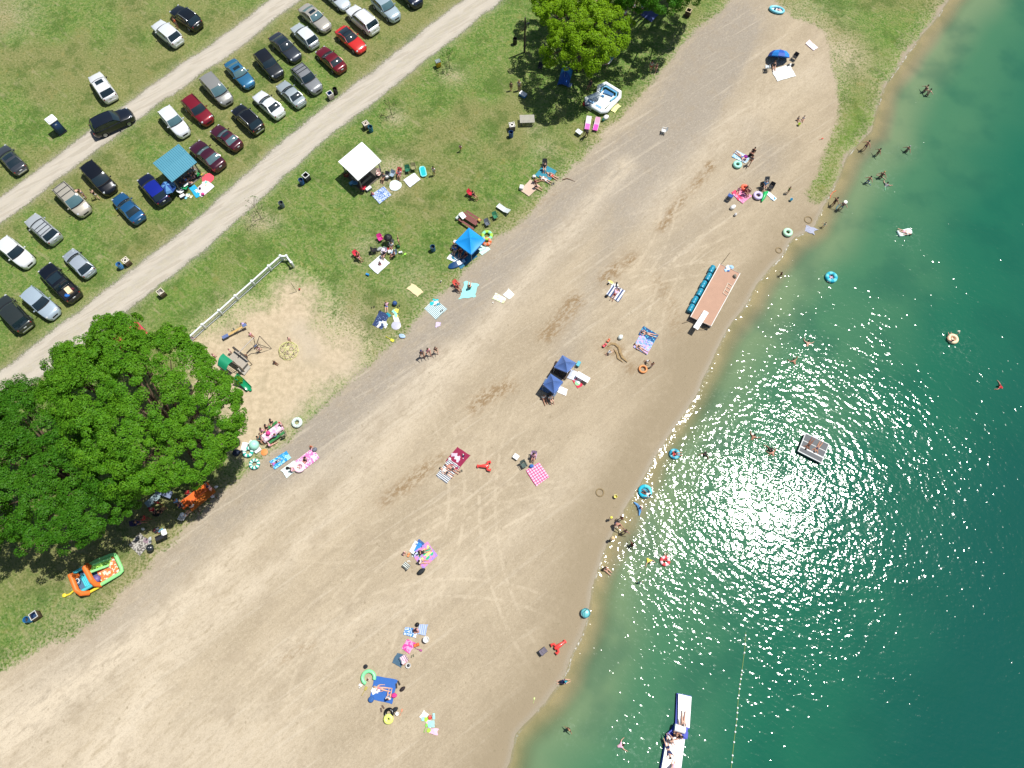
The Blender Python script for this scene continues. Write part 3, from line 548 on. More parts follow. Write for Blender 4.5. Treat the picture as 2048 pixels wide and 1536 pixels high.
def carmesh(kind):
    if kind in _cm: return _cm[kind]
    L, W, H, h0, h1, wb, rf, rr, gb, dk = KIND[kind]; hl, hw = L/2, W/2; D = {}
    st = [(-hl-.02, .60, h0*.9), (-hl+.01, .76, dk-.16), (-hl+.10, .88, dk-.06), (-hl+.28, .955, dk-.015), (-hl+.7, .99, dk), (gb+.1 if gb > -hl+.75 else -hl+.9, 1, dk), (-.4, 1, (dk+h1)/2+.0), (wb-.15, 1, h1), (wb+.35, .99, h1-.01), (hl-.80, .97, h1-.09), (hl-.42, .92, h0+.10), (hl-.18, .82, h0+.0), (hl-.05, .68, h0-.14), (hl+.02, .50, h0-.26)]
    st = sorted(st); rings = []
    for x, wf, zt in st:
        w = hw*wf; half = [(w*.90, .24), (w, .36), (w*1.0, .60), (w*.985, zt-.16), (w*.94, zt-.06), (w*.82, zt-.008), (w*.42, zt+.028), (0, zt+.036)]
        rings.append([(x, -y, z) for y, z in half]+[(x, y, z) for y, z in reversed(half[:-1])])
    D['body'] = MB().loft(rings).mesh()
    wB, wR = hw*.90, hw*.75 if kind in ('sedan', 'coupe', 'hatch') else hw*.81
    zb1, zb2 = h1+.01, dk+.01
    def lerp(a, b, t): return a+(b-a)*t
    bow = .16
    def roofz(x): t = (x-rr)/(rf-rr); return H-.045*(2*t-1)**2*1.4
    def pt_front(u, v): return (lerp(wb-bow*u*u, rf-bow*.6*u*u, v), u*lerp(wB, wR, v), lerp(zb1, roofz(rf)-.05*u*u, v)+.045*S(PI*v))
    def pt_roof(u, v): x = lerp(rf-bow*.6*u*u, rr+bow*.4*u*u, v); return (x, u*wR*(1+.03*S(PI*v)), roofz(lerp(rf, rr, v))-.05*u*u)
    def pt_back(u, v): return (lerp(rr+bow*.4*u*u, gb+bow*.5*u*u, v), u*lerp(wR, wB, v), lerp(roofz(rr)-.05*u*u, zb2, v)+.04*S(PI*v))
    D['windshield'] = MB().grid(lambda a, v: pt_front(1-2*a, v), 8, 5).mesh(); D['roof'] = MB().grid(lambda a, v: pt_roof(1-2*a, v), 8, 8).mesh(); D['rear_window'] = MB().grid(lambda a, v: pt_back(1-2*a, v), 8, 5).mesh()
    for s in (1, -1):
        def side(a, v):
            lo = Vector((lerp(wb-bow, gb+bow*.5, a), s*(wB+.0), lerp(zb1, zb2, a)-.02)); hi = Vector(pt_roof(s*1.0, a)); p = lo.lerp(hi, v); p.y += s*.03*S(PI*v); return tuple(p) if True else p
        f = side if s > 0 else (lambda a, v: side(1-a, v))
        D['side_window%d' % s] = MB().grid(f, 10, 4).mesh()
        m = MB(); A0 = Vector(pt_front(s*1.0, 0)); B0 = Vector(pt_front(s*1.0, 1)); C0 = Vector(pt_back(s*1.0, 0)); D0 = Vector(pt_back(s*1.0, 1))
        m.tube([A0, A0.lerp(B0, .5)+Vector((0, s*.01, .035)), B0], .035, 6); m.tube([B0]+[Vector(pt_roof(s*1.0, t)) for t in (.25, .5, .75)]+[C0], .036, 6); m.tube([C0, C0.lerp(D0, .5)+Vector((0, s*.01, .035)), D0], .075 if kind != 'coupe' else .11, 6)
        t = .46; lo = Vector((lerp(wb-bow, gb+bow*.5, t), s*(wB+.005), lerp(zb1, zb2, t))); hi = Vector(pt_roof(s*1.0, t)); m.tube([lo, lo.lerp(hi, .5)+Vector((0, s*.035, 0)), hi], .03, 5)
        if kind in ('suv', 'bigsuv', 'van', 'hatch'):
            t = .80; lo = Vector((lerp(wb-bow, gb+bow*.5, t), s*(wB+.005), lerp(zb1, zb2, t))); hi = Vector(pt_roof(s*1.0, t)); m.tube([lo, lo.lerp(hi, .5)+Vector((0, s*.035, 0)), hi], .05, 5)
        D['pillars%d' % s] = m.mesh()
        q = wb-.32; mm = MB(); mm.rbox(q, s*(hw+.10), h1-.06, .14, .22, .15, .05, 0, 2); D['mirror%d' % s] = mm.mesh()
        D['headlight%d' % s] = MB().rbox(hl-.33, s*(hw*.70), h0-.10, .22, hw*.34, .17, .06, -s*.75, 2).mesh()
        D['taillight%d' % s] = MB().rbox(-hl+.10, s*(hw*.74), dk-.30, .12, hw*.26, .22, .04, s*.6, 2).mesh()
        D['roof_rail%d' % s] = MB().tube([(rf-.15, s*wR*.93, roofz(rf)-.01), (rf-.3, s*wR*.95, H+.035), (rr+.3, s*wR*.95, H+.035), (rr+.12, s*wR*.93, roofz(rr)-.01)], .024, 6).mesh()
    D['crossbars'] = MB().tube([(rf-.75, -wR*.95, H+.05), (rf-.75, wR*.95, H+.05)], .025, 6).tube([(lerp(rf, rr, .62), -wR*.95, H+.05), (lerp(rf, rr, .62), wR*.95, H+.05)], .025, 6).tube([(rr+.2, -wR*.95, H+.05), (rr+.2, wR*.95, H+.05)], .025, 6).mesh()
    D['cowl'] = MB().grid(lambda a, v: (wb+.12-bow*(1-2*a)**2-v*.14, (1-2*a)*wB*.98, h1+.034-.012*(1-2*a)**2+v*.006), 8, 1).mesh()
    D['grille'] = MB().rbox(hl+.0, 0, h0-.40, .06, hw*.72, .20, .03).mesh(); D['front_bumper'] = MB().rbox(hl-.02, 0, .26, .12, hw*1.0, .22, .06).mesh(); D['rear_bumper'] = MB().rbox(-hl+.0, 0, .34, .12, hw*1.25, .26, .06).mesh()
    D['licence_plate'] = MB().rbox(-hl-.03, 0, dk-.32, .02, .32, .16, .01).mesh()
    D['sunroof'] = MB().grid(lambda a, v: (lerp(rf-.18, rf-.62 if kind in ('sedan', 'coupe') else rf-.85, v), (1-2*a)*wR*.62, roofz(lerp(rf-.18, rf-.7, v))+.010-.05*((1-2*a)*.62)**2), 4, 3).mesh()
    D['glass_roof'] = MB().grid(lambda a, v: (lerp(rf-.12, rr+.35, v), (1-2*a)*wR*.80, roofz(lerp(rf-.12, rr+.35, v))+.012-.05*((1-2*a)*.8)**2), 4, 6).mesh()
    wr = .34 if kind in ('sedan', 'coupe', 'hatch') else .38; tm = MB().lathe([(wr*.62, -.1), (wr*.97, -.11), (wr, -.07), (wr, .07), (wr*.97, .11), (wr*.62, .1)], 18); tm.xf(Matrix.Rotation(PI/2, 4, 'X')); D['tyre'] = tm.mesh()
    rm = MB().lathe([(.02, -.105), (wr*.6, -.10), (wr*.63, -.115), (wr*.63, .115), (wr*.6, .10), (.02, .105)], 14).xf(Matrix.Rotation(PI/2, 4, 'X')); D['rim'] = rm.mesh()
    D['wr'] = wr
    if kind == 'pickup':
        m = MB(); b0, b1 = -hl+.10, gb-.12
        for s in (1, -1): m.rbox((b0+b1)/2, s*(hw*.90), dk-.02, b1-b0, .12, .10, .03)
        m.rbox(b0, 0, dk-.02, .10, hw*1.7, .10, .03); m.rbox(b1+.02, 0, dk-.02, .08, hw*1.7, .10, .03); D['bed_rail'] = m.mesh()
        D['bed_floor'] = MB().rbox((b0+b1)/2, 0, dk+.028, b1-b0-.06, hw*1.66, .012, .02).mesh()
    _cm[kind] = D; return D
NCAR = 0
def car(front, rear, kind, color, label, glass=None, rails=None, roof=None, sun=None, rack=False, metal=.25, sc=1.0, loc_only=False):
    global NCAR
    NCAR += 1
    D = carmesh(kind); L, W, H, h0, h1, wb, rf, rr, gb, dk = KIND[kind]; hl, hw = L/2, W/2
    f = P(front[0], front[1], .8); r = P(rear[0], rear[1], .8); c = (f+r)/2; a = math.atan2(f.y-r.y, f.x-r.x)
    t = thing('parked_car' if 'driving' not in label else 'car', label, 'car', (c.x, c.y, 0), a, 'cars at the beach car park'); t.scale = (sc*1.06,)*3
    p = paint(color, metal); gl = glass or GLASS
    o = lambda n, key, m: mobj(n, D[key], m, t)
    o('body', 'body', p); o('windshield', 'windshield', gl); o('rear_window', 'rear_window', GLASS if glass is None else gl); o('roof', 'roof', paint(roof, metal) if roof else p)
    for s in (1, -1):
        o('side_window', 'side_window%d' % s, GLASS); o('pillars', 'pillars%d' % s, p); o('mirror', 'mirror%d' % s, p if NCAR % 3 else TRIM)
        o('headlight', 'headlight%d' % s, LAMP); o('taillight', 'taillight%d' % s, TAIL)
        if rails: o('roof_rail', 'roof_rail%d' % s, rails)
    if rack: o('roof_rack', 'crossbars', TRIM)
    o('cowl', 'cowl', TRIM); o('grille', 'grille', TRIM); o('front_bumper', 'front_bumper', p); o('rear_bumper', 'rear_bumper', CHROME if NCAR % 5 == 0 else p); o('licence_plate', 'licence_plate', PLATE)
    if sun == 'small': o('sunroof', 'sunroof', GLASS)
    if sun == 'big': o('glass_roof', 'glass_roof', GLASS)
    if kind == 'pickup': o('bed_rail', 'bed_rail', p); o('bed_floor', 'bed_floor', TRIM)
    wr = D['wr']
    for x in (hl*.62, -hl*.58):
        for s in (1, -1):
            w = mobj('wheel', D['tyre'], TYRE, t); w.location = (x, s*(hw-.09), wr); q = mobj('rim', D['rim'], RIM, w)
    return t
SR = M('#c9ccce', .3, .6); BR = TRIM
car((349, 19), (394, 50), 'suv', '#0c1116', 'black SUV with silver roof rails beside the white SUV above the upper dirt road', rails=SR)
car((308, 44), (360, 87), 'suv', '#e4e8ea', 'plain white SUV next to the black SUV above the upper dirt road')
car((186, 147), (224, 200), 'suv', '#e8eaea', 'white SUV with a square black sunroof alone in the grass', sun='small')
car((262, 226), (186, 262), 'bigsuv', '#0d1420', 'black SUV driving along the upper dirt road', metal=.1)
car((-6, 290), (46, 345), 'sedan', '#3d4248', 'dark grey car with a long black glass roof at the left edge', sun='big')
car((224, 384), (172, 329), 'van', '#0b0e14', 'black minivan parked in front of the blue sedan')
car((175, 429), (115, 370), 'van', '#b3ad9e', 'champagne minivan with black roof rack and people at its side', glass=GLASS_L, rails=BR, rack=True)
car((230, 388), (281, 441), 'sedan', '#1c5580', 'medium blue sedan behind the black minivan')
car((283, 351), (331, 405), 'suv', '#0e1740', 'dark navy car with a bright blue roof next to the teal roofed shelter', roof='#1b2fa8', metal=.5)
car((56, 432), (115, 483), 'suv', '#b5bbbd', 'pale silver wagon with black roof rack between white car and champagne minivan', rails=BR, rack=True)
car((64, 532), (0, 478), 'suv', '#e8eaea', 'white car with dark windshield at the left edge below the silver wagon')
car((127, 497), (186, 553), 'hatch', '#a7b2bb', 'silver blue hatchback next to the black pickup')
car((82, 527), (157, 603), 'pickup', '#0b1018', 'black pickup truck with boxes in its open bed', sun='big')
car((117, 637), (46, 576), 'suv', '#a9bac6', 'light blue silver crossover beside the black pickup', rails=None)
car((-6, 592), (58, 662), 'bigsuv', '#2e3532', 'old dark green SUV with chrome bumper at the left edge', rails=None)
car((375, 274), (323, 214), 'suv', '#e6e9ea', 'white car facing the teal roofed shelter', glass=GLASS_L)
car((421, 246), (370, 195), 'suv', '#7d0f20', 'bright maroon SUV beside the white car', rails=TRIM)
car((459, 207), (408, 151), 'van', '#8f8f8b', 'grey minivan between the maroon SUV and the blue sedan', glass=GLASS_L)
car((505, 175), (454, 119), 'sedan', '#2b6a8f', 'steel blue sedan with an open dark sunroof', sun='small', glass=GLASS_L)
car((562, 156), (514, 102), 'suv', '#23282c', 'grey SUV with black roof between blue sedan and dark grey car', roof='#14161a')
car((599, 121), (543, 68), 'sedan', '#30363f', 'dark slate grey sedan near the upper dirt road', sun='big', sc=1.05)
car((584, 47), (634, 94), 'suv', '#b9c3c4', 'small silver SUV with white roof behind the beige sedan', roof='#e2e6e6', sc=.93)
car((662, 62), (599, 9), 'sedan', '#a9a59b', 'silver beige sedan with a small sunroof', sun='small', glass=GLASS_L, sc=1.05)
car((694, 12), (756, 66), 'bigsuv', '#e8eaea', 'big white SUV behind the red sports car', rails=SR)
car((731, 103), (673, 53), 'coupe', '#c2251c', 'bright red sports coupe with black roof and glass', sun='big', roof='#141414', metal=0)
car((635, 94), (687, 141), 'sedan', '#6b0a18', 'deep red sedan in front of the red sports coupe')
car((506, 181), (567, 234), 'sedan', '#e8ebec', 'white sedan beside the black SUV with silver rails', sc=1.0)
car((556, 162), (606, 210), 'sedan', '#a5b0b4', 'silver sedan next to the white sedan', sc=.95)
car((643, 187), (585, 129), 'suv', '#85888a', 'silver grey SUV with black roof rack near a brown bin box', rack=True, rails=BR)
car((467, 211), (523, 263), 'suv', '#0d0e11', 'black SUV with silver rails beside the maroon sedans', rails=SR)
car((421, 250), (482, 297), 'sedan', '#4a1426', 'smaller maroon sedan with sunroof behind the black SUV', sun='small', sc=.95, glass=GLASS_L)
car((380, 281), (448, 339), 'sedan', '#431226', 'long dark purple sedan right beside the teal roofed shelter', sc=1.07, glass=GLASS_L)
car((698, 17), (645, -30), 'sedan', '#c2ccd0', 'pale car at the top edge beside the big white SUV')
car((800, 42), (744, -12), 'suv', '#a2b4bc', 'silver car cut by the top edge right of the big white SUV', glass=GLASS_L)
car((840, 10), (790, -40), 'bigsuv', '#0f1d33', 'dark blue car at the top edge beside the lower dirt road')
# ------------------------------------------------------------------ people: one continuous skinned body per pose; hair and clothes on top
def skin_mesh(verts, edges, radii, root=0, sub=1):
    me = bpy.data.meshes.new('sk'); me.from_pydata(verts, edges, []); o = link(bpy.data.objects.new('sk', me))
    sm = o.modifiers.new('s', 'SKIN'); sm.use_smooth_shade = True; sm.branch_smoothing = .4
    for i, r in enumerate(radii): me.skin_vertices[0].data[i].radius = (r, r); me.skin_vertices[0].data[i].use_root = (i == root)
    if sub: ss = o.modifiers.new('u', 'SUBSURF'); ss.levels = sub; ss.render_levels = sub
    dg = bpy.context.evaluated_depsgraph_get(); out = bpy.data.meshes.new_from_object(o.evaluated_get(dg))
    bpy.data.objects.remove(o); bpy.data.meshes.remove(me); return out
def merge(meshes):
    bm = bmesh.new()
    for m in meshes: bm.from_mesh(m)
    out = bpy.data.meshes.new('body'); bm.to_mesh(out); bm.free()
    for p in out.polygons: p.use_smooth = True
    out.materials.clear(); return out
def V(*a): return Vector(a)
def pose(name):
    """joint positions for a figure 1.70 m tall; +y is where it faces"""
    J = {}
    def up(base, lean=0, turn=0, arms='down', head=(0, .02, .25)):
        b = base; f = V(0, S(lean), C(lean)); J['pel'] = b; J['spi'] = b+f*.20; J['che'] = b+f*.40; J['nec'] = b+f*.53
        n = J['nec']; J['hd1'] = n+V(head[0]*.5, head[1]*.6, head[2]*.45); J['hd2'] = n+V(*head)
        J['s1'] = J['che']+V(.17, 0, .06); J['s0'] = J['che']+V(-.17, 0, .06)
        A_ = dict(down=((.24, -.02, -.24), (.24, .06, -.48)), fwd=((.22, .12, -.22), (.16, .36, -.24)), up=((.36, 0, .12), (.56, .02, .28)), side=((.34, .05, -.12), (.50, .10, -.28)), lap=((.23, .08, -.24), (.10, .26, -.30)), back=((.24, -.14, -.20), (.24, -.24, -.42)), reach=((.16, .24, -.10), (.10, .48, -.18)))[arms]
        for s, k in ((1, '1'), (-1, '0')):
            for nm, off in (('e', A_[0]), ('w', A_[1])): J[nm+k] = J['che']+V(s*off[0], off[1], off[2])
    def legs(k0, a0, t0, k1, a1, t1, hip=None):
        p = J['pel']
        J['h1'] = p+V(.09, 0, -.04); J['h0'] = p+V(-.09, 0, -.04)
        J['k0'], J['a0'], J['t0'], J['k1'], J['a1'], J['t1'] = (V(*q) for q in (k0, a0, t0, k1, a1, t1))
    if name == 'stand': up(V(0, 0, .93)); legs((-.10, .02, .50), (-.10, -.01, .08), (-.11, .15, .03), (.10, .02, .50), (.10, -.01, .08), (.11, .15, .03))
    elif name == 'walk': up(V(0, 0, .91), .08, arms='fwd'); legs((-.10, .18, .50), (-.10, .26, .08), (-.10, .42, .05), (.10, -.02, .48), (.10, -.30, .16), (.10, -.20, .03))
    elif name == 'armsup': up(V(0, 0, .92), arms='up'); legs((-.13, .02, .50), (-.16, -.01, .08), (-.18, .15, .03), (.13, .02, .50), (.16, -.01, .08), (.18, .15, .03))
    elif name == 'sit': up(V(0, 0, .13), -.15, arms='lap'); legs((-.14, .38, .26), (-.12, .72, .07), (-.13, .80, .15), (.14, .40, .16), (.14, .78, .07), (.15, .86, .15))
    elif name == 'sitback': up(V(0, 0, .12), -.55, arms='back'); legs((-.12, .40, .20), (-.10, .78, .07), (-.11, .84, .16), (.12, .42, .12), (.12, .82, .07), (.14, .88, .16))
    elif name == 'cross': up(V(0, 0, .13), .12, arms='lap'); legs((-.32, .22, .14), (-.02, .30, .08), (.08, .34, .07), (.32, .22, .14), (.04, .36, .08), (-.06, .40, .07))
    elif name == 'chair': up(V(0, 0, .52), -.18, arms='lap'); legs((-.12, .42, .50), (-.12, .50, .10), (-.12, .66, .05), (.12, .42, .50), (.13, .46, .10), (.14, .62, .05))
    elif name == 'kneel': up(V(0, 0, .42), .75, arms='reach'); legs((-.11, .14, .08), (-.11, -.28, .08), (-.11, -.42, .06), (.11, .14, .08), (.11, -.28, .08), (.11, -.42, .06))
    elif name == 'bend': up(V(0, -.08, .86), 1.0, arms='reach'); legs((-.12, .04, .47), (-.12, -.03, .08), (-.12, .13, .03), (.12, .04, .47), (.12, -.03, .08), (.12, .13, .03))
    elif name in ('prone', 'supine'):
        z = .12; J.update(pel=V(0, 0, z), spi=V(0, .20, z), che=V(0, .40, z+.01), nec=V(0, .54, z), hd1=V(0, .62, z), hd2=V(.02, .76, z), s1=V(.17, .44, z), s0=V(-.17, .44, z))
        if name == 'prone': J.update(e1=V(.34, .62, .07), w1=V(.16, .78, .06), e0=V(-.34, .60, .07), w0=V(-.18, .80, .06))
        else: J.update(e1=V(.30, .20, .07), w1=V(.34, -.06, .06), e0=V(-.32, .24, .07), w0=V(-.24, .0, .10))
        legs((-.12, -.44, .09), (-.14, -.85, .07), (-.15, -.95, .10 if name == 'prone' else .15), (.12, -.44, .10), (.15, -.85, .07), (.17, -.95, .10 if name == 'prone' else .15))
        J['h1'] = V(.09, -.03, z); J['h0'] = V(-.09, -.03, z)
    elif name == 'wade': up(V(0, 0, .93), .1, arms='side'); legs((-.12, .08, .50), (-.12, .02, .08), (-.12, .18, .03), (.12, .0, .50), (.12, -.10, .08), (.12, .05, .03))
    elif name == 'swim':   # body tilted in the water, arms out
        J.update(pel=V(0, -.30, -.22), spi=V(0, -.12, -.12), che=V(0, .08, -.04), nec=V(0, .2, .03), hd1=V(0, .24, .10), hd2=V(0, .28, .20), s1=V(.18, .1, 0), s0=V(-.18, .1, 0), e1=V(.42, .2, -.02), w1=V(.58, .38, -.05), e0=V(-.42, .22, -.02), w0=V(-.5, .44, -.05))
        legs((-.15, -.62, -.34), (-.16, -.98, -.42), (-.16, -1.1, -.44), (.15, -.60, -.40), (.2, -.94, -.5), (.2, -1.08, -.52))
    elif name == 'float':   # lounging across a ring
        J.update(pel=V(0, -.02, .06), spi=V(0, -.18, .12), che=V(0, -.34, .24), nec=V(0, -.42, .34), hd1=V(0, -.42, .43), hd2=V(0, -.41, .53), s1=V(.17, -.34, .28), s0=V(-.17, -.34, .28), e1=V(.34, -.24, .24), w1=V(.42, -.02, .24), e0=V(-.34, -.24, .24), w0=V(-.42, -.02, .24))
        legs((-.14, .34, .26), (-.16, .66, .16), (-.17, .78, .20), (.14, .34, .26), (.16, .68, .14), (.17, .80, .18))
    return J
RAD = dict(pel=.13, spi=.115, che=.14, nec=.055, hd1=.085, hd2=.088, s1=.062, s0=.062, e1=.042, e0=.042, w1=.028, w0=.028, h1=.092, h0=.092, k0=.058, k1=.058, a0=.04, a1=.04, t0=.032, t1=.032)
RAD = {k_: v_*(1.0 if k_ in ('hd1', 'hd2') else 1.16) for k_, v_ in RAD.items()}
BONES = [('pel', 'spi'), ('spi', 'che'), ('che', 'nec'), ('nec', 'hd1'), ('hd1', 'hd2'), ('che', 's1'), ('che', 's0'), ('s1', 'e1'), ('e1', 'w1'), ('s0', 'e0'), ('e0', 'w0'), ('pel', 'h1'), ('pel', 'h0'), ('h1', 'k1'), ('k1', 'a1'), ('a1', 't1'), ('h0', 'k0'), ('k0', 'a0'), ('a0', 't0')]
_pm = {}
def pmesh(name):
    if name in _pm: return _pm[name]
    J = pose(name); R_ = dict(RAD)
    for s in ('0', '1'):                                   # palm
        d = (J['w'+s]-J['e'+s]).normalized(); J['p'+s] = J['w'+s]+d*.07; R_['p'+s] = .033
    names = list(J); ix = {n: i for i, n in enumerate(names)}; E = [(ix[a], ix[b]) for a, b in BONES]+[(ix['w0'], ix['p0']), (ix['w1'], ix['p1'])]
    body = skin_mesh([tuple(J[n]) for n in names], E, [R_[n] for n in names], ix['pel'], 1); parts = [body]
    for s, sg in (('0', -1), ('1', 1)):                    # five bent fingers of unequal length
        d = (J['p'+s]-J['w'+s]).normalized(); sd_ = d.cross(V(0, 1, 0) if abs(d.z) > .5 else V(0, 0, 1)).normalized(); dn = d.cross(sd_)
        for i, (o, l) in enumerate(((-.024, .055), (-.008, .068), (.008, .064), (.024, .048), (.034, .05))):
            a = J['p'+s]+sd_*o+d*(.015 if i < 4 else -.03); dd = d if i < 4 else (d*.6+sd_*.8).normalized()
            b = a+dd*l*.6; c = b+(dd*.8+dn*.5).normalized()*l*.55
            m = MB().tube([a, b, c], [.0095, .0085, .006], 5).mesh(); parts.append(m)
    hd = J['hd2']; up_ = (J['hd2']-J['nec']).normalized(); fw = V(0, 1, 0) if abs(up_.y) < .8 else V(0, 0, 1 if name == 'supine' else -1)
    sdv = up_.cross(fw).normalized(); c0 = hd-up_*.03
    parts.append(MB().ball(c0+fw*.092-up_*.02, .018, 6, 5).mesh())
    for s in (1, -1): parts.append(MB().ball(c0+sdv*s*.088, .022, 6, 5).mesh()); parts.append(MB().ball(c0+sdv*s*.034+fw*.082+up_*.01, .011, 6, 4).mesh())
    parts.append(MB().tube([c0-sdv*.025+fw*.084-up_*.055, c0+sdv*.025+fw*.084-up_*.055], .007, 5).mesh())
    D = dict(body=merge(parts))
    def shell(ns, bn, extra): 
        i2 = {n: i for i, n in enumerate(ns)}; return skin_mesh([tuple(J2[n]) for n in ns], [(i2[a], i2[b]) for a, b in bn], [R2[n]+extra for n in ns], 0, 1)
    J2 = dict(J); R2 = dict(R_)
    for s in '01': J2['m'+s] = J['s'+s].lerp(J['e'+s], .6); R2['m'+s] = .05; J2['q'+s] = J['h'+s].lerp(J['k'+s], .62); R2['q'+s] = .074
    J2['lo'] = J['pel'].lerp(J['spi'], .2); R2['lo'] = .125
    D['shirt'] = shell(['spi', 'lo', 'che', 's1', 's0', 'm1', 'm0'], [('lo', 'spi'), ('spi', 'che'), ('che', 's1'), ('che', 's0'), ('s1', 'm1'), ('s0', 'm0')], .018)
    J2['hi'] = J['pel'].lerp(J['spi'], .35); R2['hi'] = .118
    D['shorts'] = shell(['pel', 'hi', 'h1', 'h0', 'q1', 'q0'], [('pel', 'hi'), ('pel', 'h1'), ('pel', 'h0'), ('h1', 'q1'), ('h0', 'q0')], .017)
    D['swimsuit'] = shell(['spi', 'pel', 'che', 'h1', 'h0'], [('spi', 'pel'), ('spi', 'che'), ('pel', 'h1'), ('pel', 'h0')], .014)
    back = -fw; hc = hd-up_*.012+back*.016
    h = MB().ball(hc, .102, 12, 8); h.v = [tuple(Vector(p)) for p in h.v]
    D['hair'] = h.mesh()
    h2 = MB().ball(hc, .102, 12, 8); h2.tube([hc+back*.05, hc+back*.09-up_*.12, hc+back*.09-up_*.28], [.07, .06, .02], 8); D['longhair'] = h2.mesh()
    D['hat'] = MB().lathe([(.02, .115), (.085, .10), (.105, .04), (.205, .015), (.205, .0), (.02, .0)], 20).xf(Matrix.Translation(hd+up_*.03) @ up_.to_track_quat('Z', 'Y').to_matrix().to_4x4()).mesh()
    D['cap'] = MB().lathe([(.02, .10), (.085, .085), (.108, .0), (.02, -.01)], 14).tube([(0, .08, .01), (0, .17, .0)], .055, 8, False, .2).xf(Matrix.Translation(hd+up_*.03)).mesh()
    _pm[name] = D; return D
SK = dict(l='#cfa38c', m='#a97a60', d='#7a4c36', dd='#4b2e22', r='#c08a76')
HR = dict(k='#1a1413', b='#3d2a1e', y='#a98a5a', g='#8c8c8c')
def person(px, py, ps, deg, label, skin='l', hair='b', top=None, bot='navy', h=1.68, z=0.0, wear=None, long=False, hat=None, grp=None, cen=True, rx=0):
    """px, py: the middle of the figure as the photograph shows it"""
    sc = h/1.70*1.06; zz = dict(stand=.9, walk=.9, armsup=.9, wade=.9, chair=.6, bend=.55, sit=.25, sitback=.25, cross=.3, kneel=.35, prone=.1, supine=.1, swim=0, float=.3)[ps]*sc
    sink = 0.
    if ps == 'wade': sink = (z if z > 0 else .6)*.7; z = WL-sink; zz = sink*.5+.45*(1.7*sc-sink); q = P(px, py, WL+zz*.6)
    elif ps in ('swim',): q = P(px, py, WL); z = WL+.13
    else: q = P(px, py, z+zz)
    D = pmesh(ps); a = A(px, py, deg)-PI/2; gz = ground_z(q.x, q.y) if ps not in ('wade', 'swim') and z < .5 and z >= 0 else 0.
    if grp is None: grp = 'people in the water' if ps in ('wade', 'swim') else 'people on the beach and lawn'
    o = mobj('person', D['body'], M(SK[skin], .55, 0, .06, 6)); o.location = (q.x, q.y, z+gz); o.rotation_euler = (rx, 0, a); o.scale = (sc,)*3
    tag(o, label, 'person', grp)
    if wear == 'swimsuit': mobj('swimsuit', D['swimsuit'], M(bot, .7), o)
    else:
        if top: mobj('shirt', D['shirt'], M(top, .8), o)
        if bot: mobj('shorts', D['shorts'], M(bot, .8), o)
    if hat: mobj('sun_hat' if hat[0] != '^' else 'cap', D['hat' if hat[0] != '^' else 'cap'], M(hat.lstrip('^'), .8), o)
    if not hat or long: mobj('hair', D['longhair' if long else 'hair'], M(HR[hair], .7, 0, .2, 20), o)
    return o
# ------------------------------------------------------------------ beach things
def at(px, py, z=0.0, lift=True):
    q = P(px, py, z); return (q.x, q.y, (ground_z(q.x, q.y) if lift else 0.0)+.012)
def blanket(px, py, w, d, deg, mat, label, cat='blanket', name='beach_blanket', jit=.05, grp=None, z=0, shape=None, loc=None):
    rng = random.Random(int(px*7+py)); q = at(px, py, z) if loc is None else loc
    ph = [rng.uniform(0, 6) for _ in range(6)]
    def fn(u, v):
        x = (u-.5)*w; y = (v-.5)*d
        e = jit*(S(5*u+ph[0])*S(4*v+ph[1])+.6*S(9*v+ph[2])); e2 = jit*(S(4*v+ph[3])+.6*S(8*u+ph[4]))
        zz = .012+.016*abs(S(7*u+ph[2]+2*v)*S(6*v+ph[5]))+.02*max(0, S(3*u+4*v+ph[1]))**6
        if shape == 'round': a, b = 2*u-1, 2*v-1; x = a*math.sqrt(max(0, 1-b*b/2))*w/2; y = b*math.sqrt(max(0, 1-a*a/2))*d/2
        return (x+e*(v-.5)*2+e*.3, y+e2*(u-.5)*2, zz+(z or 0)*0)
    o = single(name, MB().slab(fn, 10, 10, .012), mat, label, cat, (q[0], q[1], q[2]+z), A(px, py, deg), grp or 'blankets and towels spread out'); return o
def chair(px, py, deg, c, label, frame='dgrey', h=.86, arms=True, patt=None, fold=False):
    q = at(px, py); t = thing('camp_chair', label, 'chair', q, A(px, py, deg)-PI/2, 'folding beach chairs'); m = patt or M(c, .85); fm = M(frame, .4, .5)
    mobj('seat', MB().slab(lambda u, v: ((u-.5)*.52, (v-.5)*.50, .40-.05*S(PI*u)*S(PI*v)+.05*v), 6, 6, .015), m, t)
    mobj('backrest', MB().slab(lambda u, v: ((u-.5)*.54, -.25-.22*v-.03*S(PI*u), .40+(h-.40)*v), 6, 6, .015), m, t)
    for s in (1, -1):
        mobj('leg', MB().tube([(s*.27, .26, 0), (s*.27, -.22, .40)], .014, 6), fm, t); mobj('leg', MB().tube([(s*.27, -.30, 0), (s*.27, .24, .42)], .014, 6), fm, t)
        if arms: mobj('armrest', MB().tube([(s*.29, .24, .60), (s*.29, -.36, .62)], .03, 6, flat=.5), m, t); mobj('frame_post', MB().tube([(s*.29, .22, .0), (s*.29, .24, .60)], .012, 5), fm, t)
        mobj('back_post', MB().tube([(s*.28, -.26, .36), (s*.28, -.48, h+.02)], .014, 6), fm, t)
    return t
